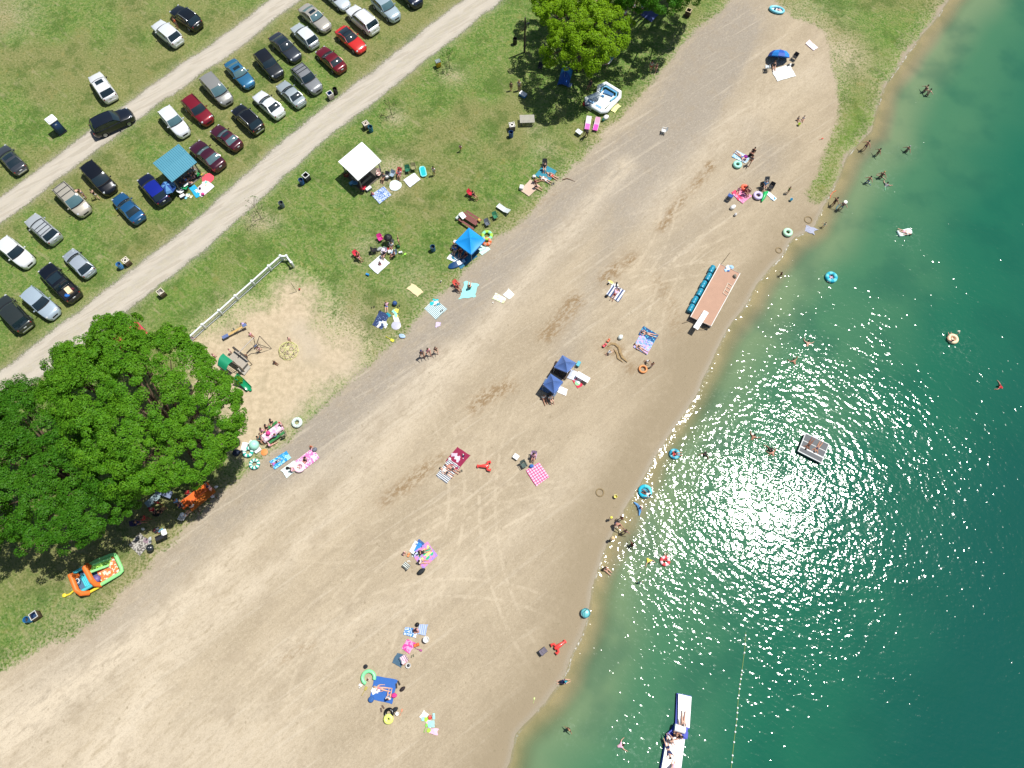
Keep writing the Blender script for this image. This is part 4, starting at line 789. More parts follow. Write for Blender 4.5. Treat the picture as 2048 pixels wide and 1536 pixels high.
def cooler(px, py, deg, c, label, lid='white', w=.62, d=.38, h=.38, z=0):
    q = at(px, py, z+h); t = thing('cooler', label, 'cooler', (q[0], q[1], q[2]+z), A(px, py, deg), 'coolers')
    mobj('box', MB().rbox(0, 0, 0, w, d, h-.06, .05), M(c, .45), t); mobj('lid', MB().rbox(0, 0, h-.058, w+.02, d+.02, .07, .05), M(lid, .45), t)
    mobj('handle', MB().tube([(-w/2-.02, -.1, h*.6), (-w/2-.05, 0, h*.62), (-w/2-.02, .1, h*.6)], .012, 5), M('grey', .5), t); return t
def bag(px, py, deg, c, label, w=.5, d=.32, h=.34, patt=None, name='beach_bag', z=0, cat='bag'):
    q = at(px, py, z+h*.5); t = thing(name, label, cat, (q[0], q[1], q[2]+z), A(px, py, deg), 'bags on the beach'); m = patt or M(c, .8, bump=.01)
    b = MB(); rings = []
    for zz, k in ((0, .9), (.04, 1.0), (h*.5, 1.02), (h*.85, .8), (h, .5)):
        rings.append([(w/2*k*C(a)*(1+.06*S(3*a+zz*9)), d/2*k*S(a)*(1+.08*C(4*a+zz*7)), zz) for a in [2*PI*i/14 for i in range(14)]])
    mobj('pouch', b.loft(rings), m, t)
    mobj('strap', MB().tube([(-w*.25, 0, h*.8), (-w*.2, .06, h+.12), (w*.2, .06, h+.12), (w*.25, 0, h*.8)], .014, 5), m, t); return t
def heap(px, py, deg, cols, label, w=.7, d=.5, h=.16, n=7, name='clothes_pile', cat='clothes'):
    rng = random.Random(int(px*3+py*5)); q = at(px, py, .05); t = thing(name, label, cat, q, A(px, py, deg), 'heaps of towels and clothes')
    for i in range(n):
        x, y = rng.uniform(-w/2, w/2), rng.uniform(-d/2, d/2); ww, dd = rng.uniform(.18, .42)*w/.7, rng.uniform(.14, .3)*w/.7; p0, p1 = rng.uniform(0, 6), rng.uniform(0, 6); r0 = rng.uniform(0, 3); z0 = rng.uniform(.01, h)
        fn = lambda u, v: (x+((u-.5)*ww*C(r0)-(v-.5)*dd*S(r0))*(1+.2*S(5*v+p0)), y+((u-.5)*ww*S(r0)+(v-.5)*dd*C(r0))*(1+.2*S(5*u+p1)), z0*(1-.55*abs(2*u-1))*(1-.3*abs(2*v-1))+.02+.03*S(8*u+p0)*S(7*v))
        mobj('cloth', MB().slab(fn, 6, 6, .02), M(cols[i % len(cols)], .85), t)
    return t
def ring(px, py, R_, r, mat, label, z=.0, name='swim_ring', seat=None, water=False, arc=1.0, deg=0, tilt=0):
    q = P(px, py, r) if not water else P(px, py, WL+.1); g = ground_z(q.x, q.y) if not water else WL-.06
    t = single(name, MB().torus(R_, r, r, 32, 12, arc=arc), mat, label, 'swim ring', (q.x, q.y, g+z+.01), A(px, py, deg), 'inflatable swim rings', None)
    if tilt: t.rotation_euler.x = tilt
    mobj('valve', MB().lathe([(.02, 0), (.025, .03), (.01, .04)], 8, R_*C(1), R_*S(1)), M('white', .5), t).location = (0, 0, 2*r-.01)
    if seat: mobj('seat_panel', MB().rbox(0, 0, r*.4, R_*1.5, R_*1.5, .03, R_*.7, n=6), seat, t)
    return t
def toy(px, py, mat, label, kind='bucket', deg=0, s=1.0, z=0, grp='beach toys', cat='toy', name=None):
    q = at(px, py, z+.1); lo = (q[0], q[1], q[2]+z); rz = A(px, py, deg)
    if kind == 'bucket':
        t = thing(name or 'toy_bucket', label, 'bucket', lo, rz, grp); mobj('pail', MB().lathe([(.09*s, 0), (.13*s, .24*s), (.14*s, .24*s), (.125*s, .225*s), (.085*s, .02*s)], 16), mat, t)
        mobj('handle', MB().tube([(-.13*s, 0, .23*s), (-.1*s, .08*s, .3*s), (.1*s, .08*s, .3*s), (.13*s, 0, .23*s)], .008*s, 5), M('white', .5), t); return t
    if kind == 'shovel': return single(name or 'toy_shovel', MB().tube([(-.22*s, 0, .03), (.08*s, 0, .03)], .014*s, 6).rbox(.17*s, 0, .015, .2*s, .14*s, .03, .03).tube([(-.24*s, -.05*s, .03), (-.24*s, .05*s, .03)], .012, 5), mat, label, cat, lo, rz, grp)
    if kind == 'ball': return single(name or 'beach_ball', MB().ball((0, 0, .16*s), .16*s, 16, 10), mat, label, 'ball', lo, rz, grp)
    if kind == 'disc': return single(name or 'flying_disc', MB().lathe([(.02, .03), (.12*s, .03), (.14*s, 0), (.12*s, .015), (.02, .015)], 18), mat, label, cat, lo, rz, grp)
    if kind == 'shoes':
        b = MB()
        for k in (-1, 1): b.rbox(k*.09*s, .05*s*k, 0, .10*s, .27*s, .05, .045, rot=.2*k)
        return single(name or 'sandals', b, mat, label, 'shoes', lo, rz, 'shoes on the sand')
    if kind == 'noodle': return single(name or 'pool_noodle', MB().tube([(-.7*s, 0, .04), (-.3*s, .1*s, .06), (.2*s, .05*s, .05), (.7*s, -.2*s, .04)], .035*s, 8), mat, label, cat, lo, rz, grp)
    if kind == 'truck':
        t = thing(name or 'toy_truck', label, cat, lo, rz, grp); mobj('body', MB().rbox(0, 0, .05, .34*s, .18*s, .1*s, .03).rbox(.1*s, 0, .14*s, .12*s, .16*s, .09*s, .03), mat, t)
        for k in (-1, 1): mobj('wheel', MB().tube([(.1*s*k, -.1*s, .05), (.1*s*k, .1*s, .05)], .05*s, 10), TYRE, t)
        return t
def bin_(px, py, c, label, open_=True, h=.86, r=.29, fill=None):
    q = P(px, py, h); t = thing('barrel_bin', label, 'trash bin', (q.x, q.y, 0), 0, 'barrel trash bins'); m = M(c, .45, 0, .12)
    prof = [(r*.94, 0), (r, .02), (r*.99, h*.3), (r*1.03, h*.33), (r*.99, h*.36), (r*.99, h*.64), (r*1.03, h*.67), (r*.99, h*.70), (r, h-.03), (r*1.04, h), (r*.95, h), (r*.93, h-.05), (r*.9, .06)]
    mobj('drum', MB().lathe(prof, 20), m, t); mobj('liner', MB().lathe([(r*.90, h*.25), (r*.92, h*.55), (.02, h*.42)], 16), M(fill or '#101418', .7), t); return t
def box_bin(px, py, deg, label, top='#cfc8ba', side='#5d5347', inner='#1c3c66', w=.72, h=.88, disc=None):
    q = P(px, py, h); t = thing('bin_box', label, 'trash bin', (q.x, q.y, 0), A(px, py, deg), 'wooden bin boxes'); b = MB()
    sm = M(side, .85, 0, .3, 9)
    for i in range(5):
        x = -w/2+w*(i+.5)/5
        for s in (1, -1): b.box(x, s*(w/2-.02), 0, w/5-.012, .035, h-.03); 
        for s in (1, -1): b.box(s*(w/2-.045), (-w/2+w*(i+.5)/5)*.86, .001, .03, w/5*.84-.012, h-.034)
    mobj('slatted_side', b, sm, t); f = MB()
    for s in (1, -1): f.box(0, s*(w/2-.03), h-.028, w+.03, .075, .045); f.box(s*(w/2-.03), 0, h-.0275, .075, w-.135, .044)
    mobj('top_frame', f, M(top, .7, 0, .15), t)
    mobj('drum', MB().lathe([(w*.36, .05), (w*.385, h-.06), (w*.365, h-.06), (w*.35, h*.5), (.02, h*.5)], 20), M(inner, .6), t)
    if disc: mobj('lid', MB().lathe([(w*.39, h-.045), (w*.39, h-.025), (w*.2, h-.02), (w*.2, h-.045)], 20), M(disc, .6), t)
    return t
def canopy(corners, h, c, label, grp='pop-up canopies', peak=.75, frame='lgrey', cloth='canopy', c2=None):
    """corners as the photograph shows the eave corners, at height h"""
    q = [P(x, y, h) for x, y in corners]; o = sum(q, Vector())/4; t = thing('pop_up_canopy', label, 'canopy', (o.x, o.y, 0), 0, grp)
    k = [v-Vector((o.x, o.y, 0)) for v in q]; cc = Vector((0, 0, h+peak)); N = 8; vs = []; fs = []; b = MB()
    for i in range(4):
        a, d = k[i], k[(i+1) % 4]
        def fn(u, v):
            p = a.lerp(d, u)*(1-v)+cc*v; p = Vector((a.lerp(d, u).x*(1-v), a.lerp(d, u).y*(1-v), h+peak*(v**1.15)-.14*S(PI*u)*(1-v)*v*4*.6-.05*S(PI*u)*(1-v))); return tuple(p)
        b.grid(fn, 10, 8)
        def val(u, v): p = a.lerp(d, u); return (p.x*(1+.004), p.y*(1.004), h-.05*S(PI*u)-.22*v)
        b.grid(val, 10, 2)
    mt = NT('mat_can'); 
    m = M(c, .55, 0, .10, 1.2)
    mobj(cloth, b, m, t)
    for v in k: mobj('leg', MB().tube([(v.x*.97, v.y*.97, 0), (v.x*.97, v.y*.97, h+.02)], .025, 6), M(frame, .35, .6), t)
    tr = MB()
    for i in range(4): a, d = k[i]*.97, k[(i+1) % 4]*.97; tr.tube([(a.x, a.y, h-.12), (d.x, d.y, h-.35)], .012, 5); tr.tube([(a.x, a.y, h-.35), (d.x, d.y, h-.12)], .012, 5)
    mobj('truss', tr, M(frame, .35, .6), t); return t
def shelter(corners, h, mat, label, post, floor=None, ribs=0):
    q = [P(x, y, h) for x, y in corners]; o = sum(q, Vector())/4; t = thing('picnic_shelter', label, 'shelter', (o.x, o.y, 0), 0, 'picnic shelters'); k = [v-Vector((o.x, o.y, 0)) for v in q]
    a, b_, c_, d = k; 
    def fn(u, v):
        p = a.lerp(b_, u).lerp(d.lerp(c_, u), v); return (p.x, p.y, h+.03+0+.12*(1-abs(2*v-1)))
    mobj('roof', MB().slab(fn, ribs*4 if ribs else 12, 8, .06), mat, t, smooth=False)
    for v in k: mobj('post', MB().box(v.x*.84, v.y*.84, 0, .13, .13, h+.02), M(post, .7), t)
    if ribs:
        rm_ = MB()
        for i in range(15):
            u = (i+.5)/15; e0_, e1_ = a.lerp(b_, u), d.lerp(c_, u); m_ = (e0_+e1_)/2; rm_.tube([(e0_.x, e0_.y, h+.035), (m_.x, m_.y, h+.155), (e1_.x, e1_.y, h+.035)], .035, 4)
        mobj('roof_ribs', rm_, M('#549ab0', .45, .2, .06, 2), t)
    bm = MB()
    for i in range(4): p, r = k[i]*.84, k[(i+1) % 4]*.84; bm.tube([(p.x, p.y, h-.08), (r.x, r.y, h-.08)], .06, 4)
    mobj('roof_beam', bm, M(post, .7), t)
    if floor:
        f = [(v.x*.9, v.y*.9) for v in k]; mobj('floor_slab', MB().prism(f if poly_area(f) > 0 else f[::-1], -.02, .03), M(floor, .9), t)
    return t
def poly_area(p): return sum(p[i][0]*p[(i+1) % len(p)][1]-p[(i+1) % len(p)][0]*p[i][1] for i in range(len(p)))/2
def picnic_table(px, py, deg, label, top='rwood', cloth=None, L=1.85, z=0, benches=True, bench_c=None):
    q = P(px, py, .75); t = thing('picnic_table', label, 'picnic table', (q.x, q.y, 0), A(px, py, deg), 'picnic tables'); m = M(top, .75, 0, .25, 6)
    b = MB(); [b.box(0, (i-2)*.15, .71, L, .14, .04) for i in range(5)]; mobj('tabletop', b, m, t)
    for s in (1, -1):
        if benches: mobj('bench', MB().box(0, s*.68, .42, L, .13, .04).box(0, s*.82, .42, L, .13, .04), M(bench_c or top, .75, 0, .2, 6), t)
        mobj('leg_frame', MB().tube([(s*L*.36, -.68, 0), (s*L*.36, -.22, .70)], .03, 5).tube([(s*L*.36, .68, 0), (s*L*.36, .22, .70)], .03, 5).tube([(s*L*.36, -.85, .40), (s*L*.36, .85, .40)], .03, 5), M('brown', .8), t)
    if cloth:
        c = mobj('table_cloth', MB().slab(lambda u, v: ((u-.5)*(L+.3), (v-.5)*.95, .765-.22*max(0, abs(2*u-1)-.86)/.14*.9-.2*max(0, abs(2*v-1)-.8)/.2+.01*S(14*u)*S(9*v)), 22, 14, .008), cloth, None)
        c.name = 'table_cloth'; c.location = t.location; c.rotation_euler = t.rotation_euler; tag(c, label.split(' with ')[0].replace('picnic table', 'cloth draped over the picnic table')[:90], 'tablecloth', 'tablecloths')
    return t
def lounger(px, py, deg, patt, label, frame='white', L=1.85, w=.62):
    q = at(px, py, .3); t = thing('sun_lounger', label, 'lounger', q, A(px, py, deg), 'sun loungers')
    mobj('lying_surface', MB().slab(lambda u, v: ((u-.5)*L, (v-.5)*w, .30+(.0 if u < .62 else (u-.62)*.9)), 14, 4, .03), patt, t)
    for x in (-.4, .1, .4):
        for s in (1, -1): mobj('leg', MB().tube([(x*L, s*w*.45, 0), (x*L, s*w*.45, .30)], .02, 6), M(frame, .4, .3), t)
    mobj('frame', MB().tube([(-L/2, w/2, .3), (L*.12, w/2, .3), (L/2, w/2, .62)], .02, 6).tube([(-L/2, -w/2, .3), (L*.12, -w/2, .3), (L/2, -w/2, .62)], .02, 6), M(frame, .4, .3), t); return t
def side_table(px, py, deg, c, label, w=.9, d=.6, h=.5):
    q = P(px, py, h); t = thing('folding_table', label, 'table', (q.x, q.y, 0), A(px, py, deg), 'folding tables')
    mobj('tabletop', MB().rbox(0, 0, h-.03, w, d, .03, .03), M(c, .4, 0, .06), t)
    for sx in (1, -1):
        for sy in (1, -1): mobj('leg', MB().tube([(sx*w*.42, sy*d*.42, 0), (sx*w*.42, sy*d*.42, h-.02)], .015, 5), M('grey', .4, .5), t)
    return t

# ---------- utility pole, toilet, bins
b0 = P(1049, 104); t = thing('utility_pole', 'tall dark wooden utility pole left of the yellow green tree', 'pole', (b0.x, b0.y, 0)); pm = M('#4b4037', .9, 0, .25)
mobj('pole', MB().tube([(0, 0, -.2), (0, 0, 5.6)], [.15, .10], 10), pm, t); mobj('lamp_arm', MB().tube([(0, 0, 4.6), (.35, .05, 4.75)], .035, 6), M('grey', .5, .5), t)
mobj('floodlight', MB().rbox(.42, .05, 4.62, .28, .2, .18, .04), M('#30343a', .5), t); mobj('insulator', MB().lathe([(.03, 5.6), (.05, 5.7), (.02, 5.76)], 8), M('grey', .3), t)
b0 = P(122, 262); rz = A(122, 262, 35)
t = thing('portable_toilet', 'blue portable toilet with a white roof in the grass', 'toilet', (b0.x, b0.y, 0), rz); nb = M('#16355a', .45)
mobj('cabin', MB().rbox(0, 0, .08, 1.10, 1.10, 2.0, .05), nb, t); mobj('door', MB().rbox(0, -.565, .15, .75, .03, 1.8, .02), M('#1c4270', .45), t); r_ = MB().rbox(0, 0, 2.075, 1.2, 1.2, .12, .10, b=.03); r_.rbox(0, 0, 2.19, .95, .95, .12, .12, b=.08); mobj('roof', r_, M('#e6e9ea', .5), t)
mobj('base', MB().rbox(0, 0, 0, 1.2, 1.25, .09, .04), M('#20242a', .7), t); mobj('vent_pipe', MB().lathe([(.05, 2.28), (.05, 2.42), (.02, 2.44)], 10, .35, .35), M('white', .5), t); mobj('sign_plate', MB().rbox(0, -.585, 1.55, .26, .012, .2, .02), M('#b9c4cc', .5), t)
for a in ((659, 186, 30, 'wooden bin box with blue lining beside the lower dirt road near the parked cars', '#d6d4cc', '#b3aca0', '#1b4a80', None), (731, 246, 30, 'wooden bin box with beige lid above the white roofed shelter', '#cfcabd', '#6e6354', '#6b6458', '#c9bba8'),
          (611, 350, 40, 'dark bin box with pale rim beside a blue barrel along the lower dirt road', '#d9dbd6', '#33373b', '#14171b', None), (250, 520, 38, 'bin box with round white lid hole beside a light blue barrel', '#d5cdbc', '#6b5a48', '#50606a', '#cfc8b8'),
          (320, 583, 38, 'lone bin box with white litter inside near the fence end', '#cfc6b4', '#6a5948', '#b6b2ab', None), (1024, 249, 10, 'bin box with whitish top left of the slatted wooden table', '#d8d5cb', '#6e675c', '#6e7276', '#d3d0c6'),
          (66, 1231, 35, 'bin box with dark blue lining in the lower left corner of the lawn', '#b9bcb8', '#5c4a38', '#19365e', None), (1378, 20, 60, 'brown bin box near the top edge at the beach border', '#c9b890', '#5a4938', '#3b2f26', None)):
    box_bin(a[0], a[1], a[2], a[3], a[4], a[5], a[6], disc=a[7])
for a in ((669, 177, '#15171a', 'black barrel bin behind the bin box near the parked cars'), (740, 253, '#1f6c86', 'teal blue barrel bin above the white roofed shelter'), (601, 359, '#1d4a86', 'dark blue barrel bin beside the dark bin box'), (236, 528, '#4a8ec9', 'light blue barrel bin by the lower dirt road'),
          (561, 405, '#56636d', 'grey barrel bin alone below the lower dirt road'), (1022, 264, '#1b4a82', 'blue barrel bin below the whitish bin box'), (865, 493, '#2c5f86', 'steel blue barrel bin left of the bright blue canopy'), (51, 1239, '#2a78b3', 'bright blue barrel bin in the lower left corner'), (1030, 77, '#0c0c0e', 'black barrel bin left of the utility pole')):
    bin_(a[0], a[1], a[2], a[3])
b0 = P(877, 133); t = thing('yellow_box', 'yellow newspaper style box with grey lid near the slim young tree', 'box', (b0.x, b0.y, 0), A(877, 133, 20)); mobj('box_body', MB().rbox(0, 0, .1, .62, .55, .8, .04), M('#c79d1c', .5), t); mobj('lid', MB().rbox(0, 0, .9, .7, .62, .09, .04), M('#7f8d8c', .5), t); mobj('stand', MB().rbox(0, 0, 0, .5, .4, .11, .02), M('dgrey', .6), t)

# ---------- shelters
TEAL = M('#5b9aad', .45, .2, .06, 2); WHT = M('#eef0ef', .5, 0, .03, 2)
shelter([(305.5, 326.5), (357.5, 288), (394, 324.7), (343.8, 364.8)], 2.6, TEAL, 'picnic shelter with a ribbed teal metal roof among the parked cars', '#5c5850', '#6f6a60', ribs=22)
shelter([(676.3, 323.6), (723.7, 283.9), (762.9, 322.4), (716, 361.6)], 2.7, WHT, 'picnic shelter with a plain white roof on the lawn', '#8b8b86', '#5b564c')
picnic_table(722, 352, 40, 'picnic table in the shade under the white roof', 'wood'); picnic_table(372, 345, 35, 'picnic table under the teal roof', 'wood')
b0 = P(258, 672, 2.2); t = thing('shade_cover', 'red cloth shade partly hidden behind the fresh green maple', 'shade', (b0.x, b0.y, 0), A(258, 672, 38)); mobj('cloth_roof', MB().slab(lambda u, v: ((u-.5)*3.4, (v-.5)*2.2, 2.1+.25*S(PI*v)), 8, 8, .03), M('#c93a4c', .7), t)
for sx in (1, -1):
    for sy in (1, -1): mobj('post', MB().tube([(sx*1.6, sy*1.0, 0), (sx*1.6, sy*1.0, 2.1)], .03, 6), M('grey', .5), t)

# ---------- white railing fence
fpts = [(378, 688), (412, 657), (445, 629), (477, 600), (510, 571), (543, 541), (566, 521)]
fp = [P(*p) for p in fpts]+[P(578, 521), P(588, 534)]; o0 = fp[0]; t = thing('railing_fence', 'long white railing fence with closely spaced pickets beside the playground sand', 'fence', tuple(o0)); WP = M('#dfe4e4', .5, 0, .05)
for i, p in enumerate(fp): mobj('post', MB().box(p.x-o0.x, p.y-o0.y, 0, .2, .2, 1.16).box(p.x-o0.x, p.y-o0.y, 1.161, .27, .27, .04), WP, t)
for i in range(len(fp)-1):
    a, b = fp[i]-o0, fp[i+1]-o0; d = (b-a); L = d.length; ang = math.atan2(d.y, d.x); mid = (a+b)/2
    mobj('top_rail', MB().box(mid.x, mid.y, 1.0, L-.18, .18, .07, ang), WP, t); mobj('bottom_rail', MB().box(mid.x, mid.y, .12, L-.18, .08, .06, ang), WP, t)
    n = int(L/.17); pk = MB()
    for j in range(1, n): q = a+d*j/n; pk.box(q.x, q.y, .181, .075, .06, .817, ang)
    mobj('pickets', pk, WP, t)
# ---------- playground
MET = M('#6b5f57', .5, .5); 
# climbing dome of yellow tubes
b0 = P(577, 702); t = thing('climbing_dome', 'pale yellow geodesic climbing dome on the playground sand', 'climbing frame', (b0.x, b0.y, 0)); DR, DH = 1.15, .85; ringp = []
for lv, n in ((0, 10), (.45, 10), (.8, 5)):
    z = DH*S(lv*PI/2*1.1); r = DR*C(lv*PI/2*1.02); ringp.append([Vector((r*C(2*PI*(k+.5*(lv > .1))/n), r*S(2*PI*(k+.5*(lv > .1))/n), z+.02)) for k in range(n)])
ring_m, diag = MB(), MB()
for rg in ringp: ring_m.tube(rg, .028, 6, True)
for k in range(10): diag.tube([ringp[0][k], ringp[1][k]], .026, 5); diag.tube([ringp[0][(k+1) % 10], ringp[1][k]], .026, 5)
for k in range(10): diag.tube([ringp[1][k], ringp[2][(k//2) % 5]], .026, 5)
tp = Vector((0, 0, DH+.06))
for k in range(5): diag.tube([ringp[2][k], tp], .026, 5); diag.tube([ringp[1][(2*k+1) % 10], ringp[2][k]], .026, 5)
YT = M('#d3d58a', .4); mobj('ring_tubes', ring_m, YT, t); mobj('diagonal_tubes', diag, YT, t)
# play structure with green canopy, deck, monkey bars
def W(px, py, z=0): q = P(px, py, z); return Vector((q.x, q.y, z))
o = W(475, 725); o.z = 0; t = thing('play_structure', 'wooden play tower with green roof, ramp and climbing bars', 'playground equipment', tuple(o))
def rel(*a): v = W(*a); return Vector((v.x-o.x, v.y-o.y, v.z))
rf = [rel(435, 730, 2.4), rel(446, 707, 2.4), rel(466, 722, 2.4), rel(452, 742, 2.4)]
mobj('roof', MB().slab(lambda u, v: tuple(rf[0].lerp(rf[1], u).lerp(rf[3].lerp(rf[2], u), v)+Vector((0, 0, .35*S(PI*u)))), 10, 6, .04), M('#148a62', .6), t)
dk = [rel(455, 718, 1.1), rel(470, 700, 1.1), rel(498, 722, 1.1), rel(484, 738, 1.1)]
mobj('deck', MB().slab(lambda u, v: tuple(dk[0].lerp(dk[1], u).lerp(dk[3].lerp(dk[2], u), v)), 6, 12, .08), M('#a39b8f', .85, 0, .2, 8), t)
for v in rf: mobj('post', MB().tube([(v.x, v.y, 0), (v.x, v.y, 2.4)], .05, 6), M('#8f7f6c', .8), t)
for v in dk: mobj('post', MB().tube([(v.x*.98, v.y*.98, 0), (v.x*.98, v.y*.98, 1.9)], .05, 6), M('#8f7f6c', .8), t)
rp = [rel(474, 738, .9), rel(492, 722, .9), rel(501, 735, .1), rel(489, 750, .1)]; mobj('ramp', MB().slab(lambda u, v: tuple(rp[0].lerp(rp[1], u).lerp(rp[3].lerp(rp[2], u), v)), 4, 8, .06), M('#b3aea4', .85), t)
for a, b in ((dk[1], dk[2]), (dk[3], dk[0])): mobj('handrail', MB().tube([a+Vector((0, 0, .8)), b+Vector((0, 0, .8))], .03, 6).tube([a+Vector((0, 0, .4)), b+Vector((0, 0, .4))], .025, 6), MET, t)
mobj('climbing_panel', MB().tube([dk[1]+Vector((.05, .05, .75)), dk[2]+Vector((.05, .05, .75))], .09, 6), M('#3c3a36', .6), t)
# swing frame
o = W(505, 695); o.z = 0; t = thing('swing_frame', 'brown metal swing frame with a triangular end beside the play tower', 'swing set', tuple(o)); a0, a1, a2 = rel(476, 707, 2.0), rel(507, 675, 2.0), rel(519, 672, 2.1)
mobj('top_bar', MB().tube([a0, a1], .05, 8), M('#8f8a86', .4, .6), t); mobj('end_frame', MB().tube([rel(519, 672, 1.6), rel(543, 697, .05), rel(523, 695, 1.0), rel(514, 684, 1.5), rel(519, 672, 1.6)], .04, 6).tube([rel(511, 695, .05), rel(519, 672, 1.6)], .04, 6), MET, t)
mobj('lower_bar', MB().tube([rel(493, 706, .8), rel(503, 696, 1.1), rel(514, 694, 1.2), rel(523, 695, 1.0)], .045, 6), MET, t); mobj('leg', MB().tube([a1, rel(510, 688, 0)], .04, 6), MET, t); mobj('leg', MB().tube([a0, rel(480, 716, 0)], .04, 6), MET, t)
q1, q2 = a0.lerp(a1, .75), a0.lerp(a1, .9); mobj('swing_seat', MB().tube([(q1.x, q1.y, .45), (q2.x, q2.y, .45)], .09, 6, flat=.3), M('#2d4670', .6), t); mobj('chain', MB().tube([q1, (q1.x, q1.y, .47)], .012, 4).tube([q2, (q2.x, q2.y, .47)], .012, 4), MET, t)
# green slide
o = W(488, 768); o.z = 0; t = thing('slide', 'glossy green plastic slide coming out from under the maple', 'slide', tuple(o)); pth = [rel(470, 752, 1.3), rel(477, 757, 1.05), rel(485, 764, .6), rel(492, 771, .25), rel(499, 778, .15)]; sl = MB(); GS = M('#0e8a5a', .2, 0, .05, 2, .6)
def prof(p, d):
    sd_ = Vector((-d.y, d.x, 0)).normalized(); return [tuple(p+sd_*x+Vector((0, 0, z))) for x, z in ((-.33, .22), (-.30, .03), (-.18, 0), (.18, 0), (.30, .03), (.33, .22), (.36, .22), (.33, -.04), (-.33, -.04), (-.36, .22))]
mobj('chute', sl.loft([prof(p, pth[min(i+1, 4)]-pth[max(i-1, 0)]) for i, p in enumerate(pth)]), GS, t); mobj('support_leg', MB().tube([(pth[1].x, pth[1].y, 0), tuple(pth[1])], .04, 6), MET, t); mobj('exit_lip', MB().rbox(pth[-1].x, pth[-1].y, .10, .62, .3, .07, .1, rot=-.7, b=.03), GS, t)
# seesaw
o = W(470, 660); o.z = 0; t = thing('seesaw', 'wooden seesaw with blue grey seat on the playground sand', 'seesaw', tuple(o)); a, b = rel(451, 673, .35), rel(489, 651, .7)
mobj('plank', MB().tube([a, b], .13, 6, flat=.3), M('#c9a86a', .7), t); mobj('pivot_frame', MB().tube([rel(466, 656, 0), rel(470, 660, .55), rel(475, 668, 0)], .035, 6).tube([rel(463, 661, 0), rel(470, 660, .55), rel(477, 660, 0)], .035, 6), M('#6d7883', .4, .5), t)
mobj('seat', MB().rbox(a.x, a.y, .38, .75, .42, .07, .04, rot=.55), M('#5a6c9a', .6), t); mobj('seat', MB().rbox(b.x, b.y, .72, .5, .36, .07, .04, rot=.55), M('#5a6c9a', .6), t)
q = W(593, 583); t = thing('tetherball_pole', 'thin brown pole with a small red ball on the bare sand', 'pole', tuple(q)); mobj('pole', MB().tube([(0, 0, 0), (-.1, .1, 2.0)], .028, 8), MET, t); mobj('ball', MB().ball((.35, .25, .12), .12), M('red', .6), t)

# ---------- bounce house
o = W(190, 1150); o.z = 0; t = thing('bounce_house', 'inflatable bounce house with orange arches, green slide and ball pit', 'bounce house', tuple(o)); h = .45
OR, BLc, GRc, PUc, YEc = M('#e8752a', .5, 0, .06), M('#45bcc9', .5, 0, .06), M('#8fe08a', .5, 0, .06), M('#6b5b94', .5, 0, .06), M('#e6cf3a', .5)
fl = [rel(152, 1186, .1), rel(232, 1141, .1), rel(216, 1110, .1), rel(145, 1155, .1)]; mobj('floor', MB().slab(lambda u, v: tuple(fl[0].lerp(fl[1], u).lerp(fl[3].lerp(fl[2], u), v)), 6, 6, .1), M('#4a6f8f', .6), t)
mobj('pit_wall', MB().tube([rel(177, 1131, h), rel(192, 1122, h), rel(222, 1110, h*.9), rel(229, 1109, h*.9), rel(233, 1114, h*.8), rel(243, 1136, h*.8), rel(244, 1142, h*.8), rel(239, 1147, h*.8), rel(202, 1169, h)], .19, 10), GRc, t)
pt = [rel(203, 1165, .36), rel(239, 1143, .36), rel(226, 1113, .36), rel(192, 1140, .36)]; mobj('balls', MB().slab(lambda u, v: tuple(pt[0].lerp(pt[1], u).lerp(pt[3].lerp(pt[2], u), v)+Vector((0, 0, .05*S(40*u)*S(37*v)))), 40, 30, .1), PM('dots', '#e2823a', '#c24a7a', 5.5, c3='#e8e0c8'), t)
mobj('slide_bed', MB().slab(lambda u, v: tuple(rel(182, 1137, 1.0).lerp(rel(220, 1123, .5), u)+(rel(190, 1131, 0)-rel(186, 1143, 0))*(v-.5)*1.0+Vector((0, 0, .03*S(20*v)))), 10, 8, .12), M('#b6e36a', .5), t)
for k in (-.62, .62): mobj('slide_wall', MB().tube([rel(182, 1137, 1.15)+(rel(190, 1131, 0)-rel(186, 1143, 0))*k, rel(220, 1123, .62)+(rel(190, 1131, 0)-rel(186, 1143, 0))*k], .13, 8), GRc, t)
mobj('rear_arch', MB().tube([rel(178, 1186, .3), rel(161, 1187, .9), rel(153, 1180, 1.3), rel(141, 1150, 1.3), rel(146, 1149, .8), rel(156, 1153, .3)], .27, 10), OR, t)
mobj('middle_arch', MB().tube([rel(202, 1170, .3), rel(190, 1168, .9), rel(183, 1160, 1.35), rel(169, 1134, 1.35), rel(174, 1131, .9), rel(180, 1136, .3)], .27, 10), OR, t)
mobj('side_wall', MB().tube([rel(148, 1146, .8), rel(168, 1134, .8)], .16, 8).tube([rel(148, 1147, .45), rel(168, 1135, .45)], .16, 8), BLc, t); mobj('side_wall', MB().tube([rel(162, 1183, .7), rel(185, 1170, .7)], .16, 8), BLc, t); mobj('side_wall', MB().tube([rel(176, 1186, .3), rel(198, 1174, .3)], .14, 8), YEc, t)
mobj('bouncing_bed', MB().slab(lambda u, v: tuple(rel(159, 1152, .55).lerp(rel(172, 1146, .55), u).lerp(rel(170, 1174, .55).lerp(rel(183, 1170, .55), u), v)+Vector((0, 0, .06*abs(S(PI*4*u))))), 16, 8, .2), BLc, t)
mobj('inner_post', MB().ball(tuple(rel(193, 1158, .5)), .42, 12, 8, .8), PUc, t); mobj('hoop', MB().torus(.22, .04, 0, 16, 6), WHT, t).location = rel(154, 1162, .9)
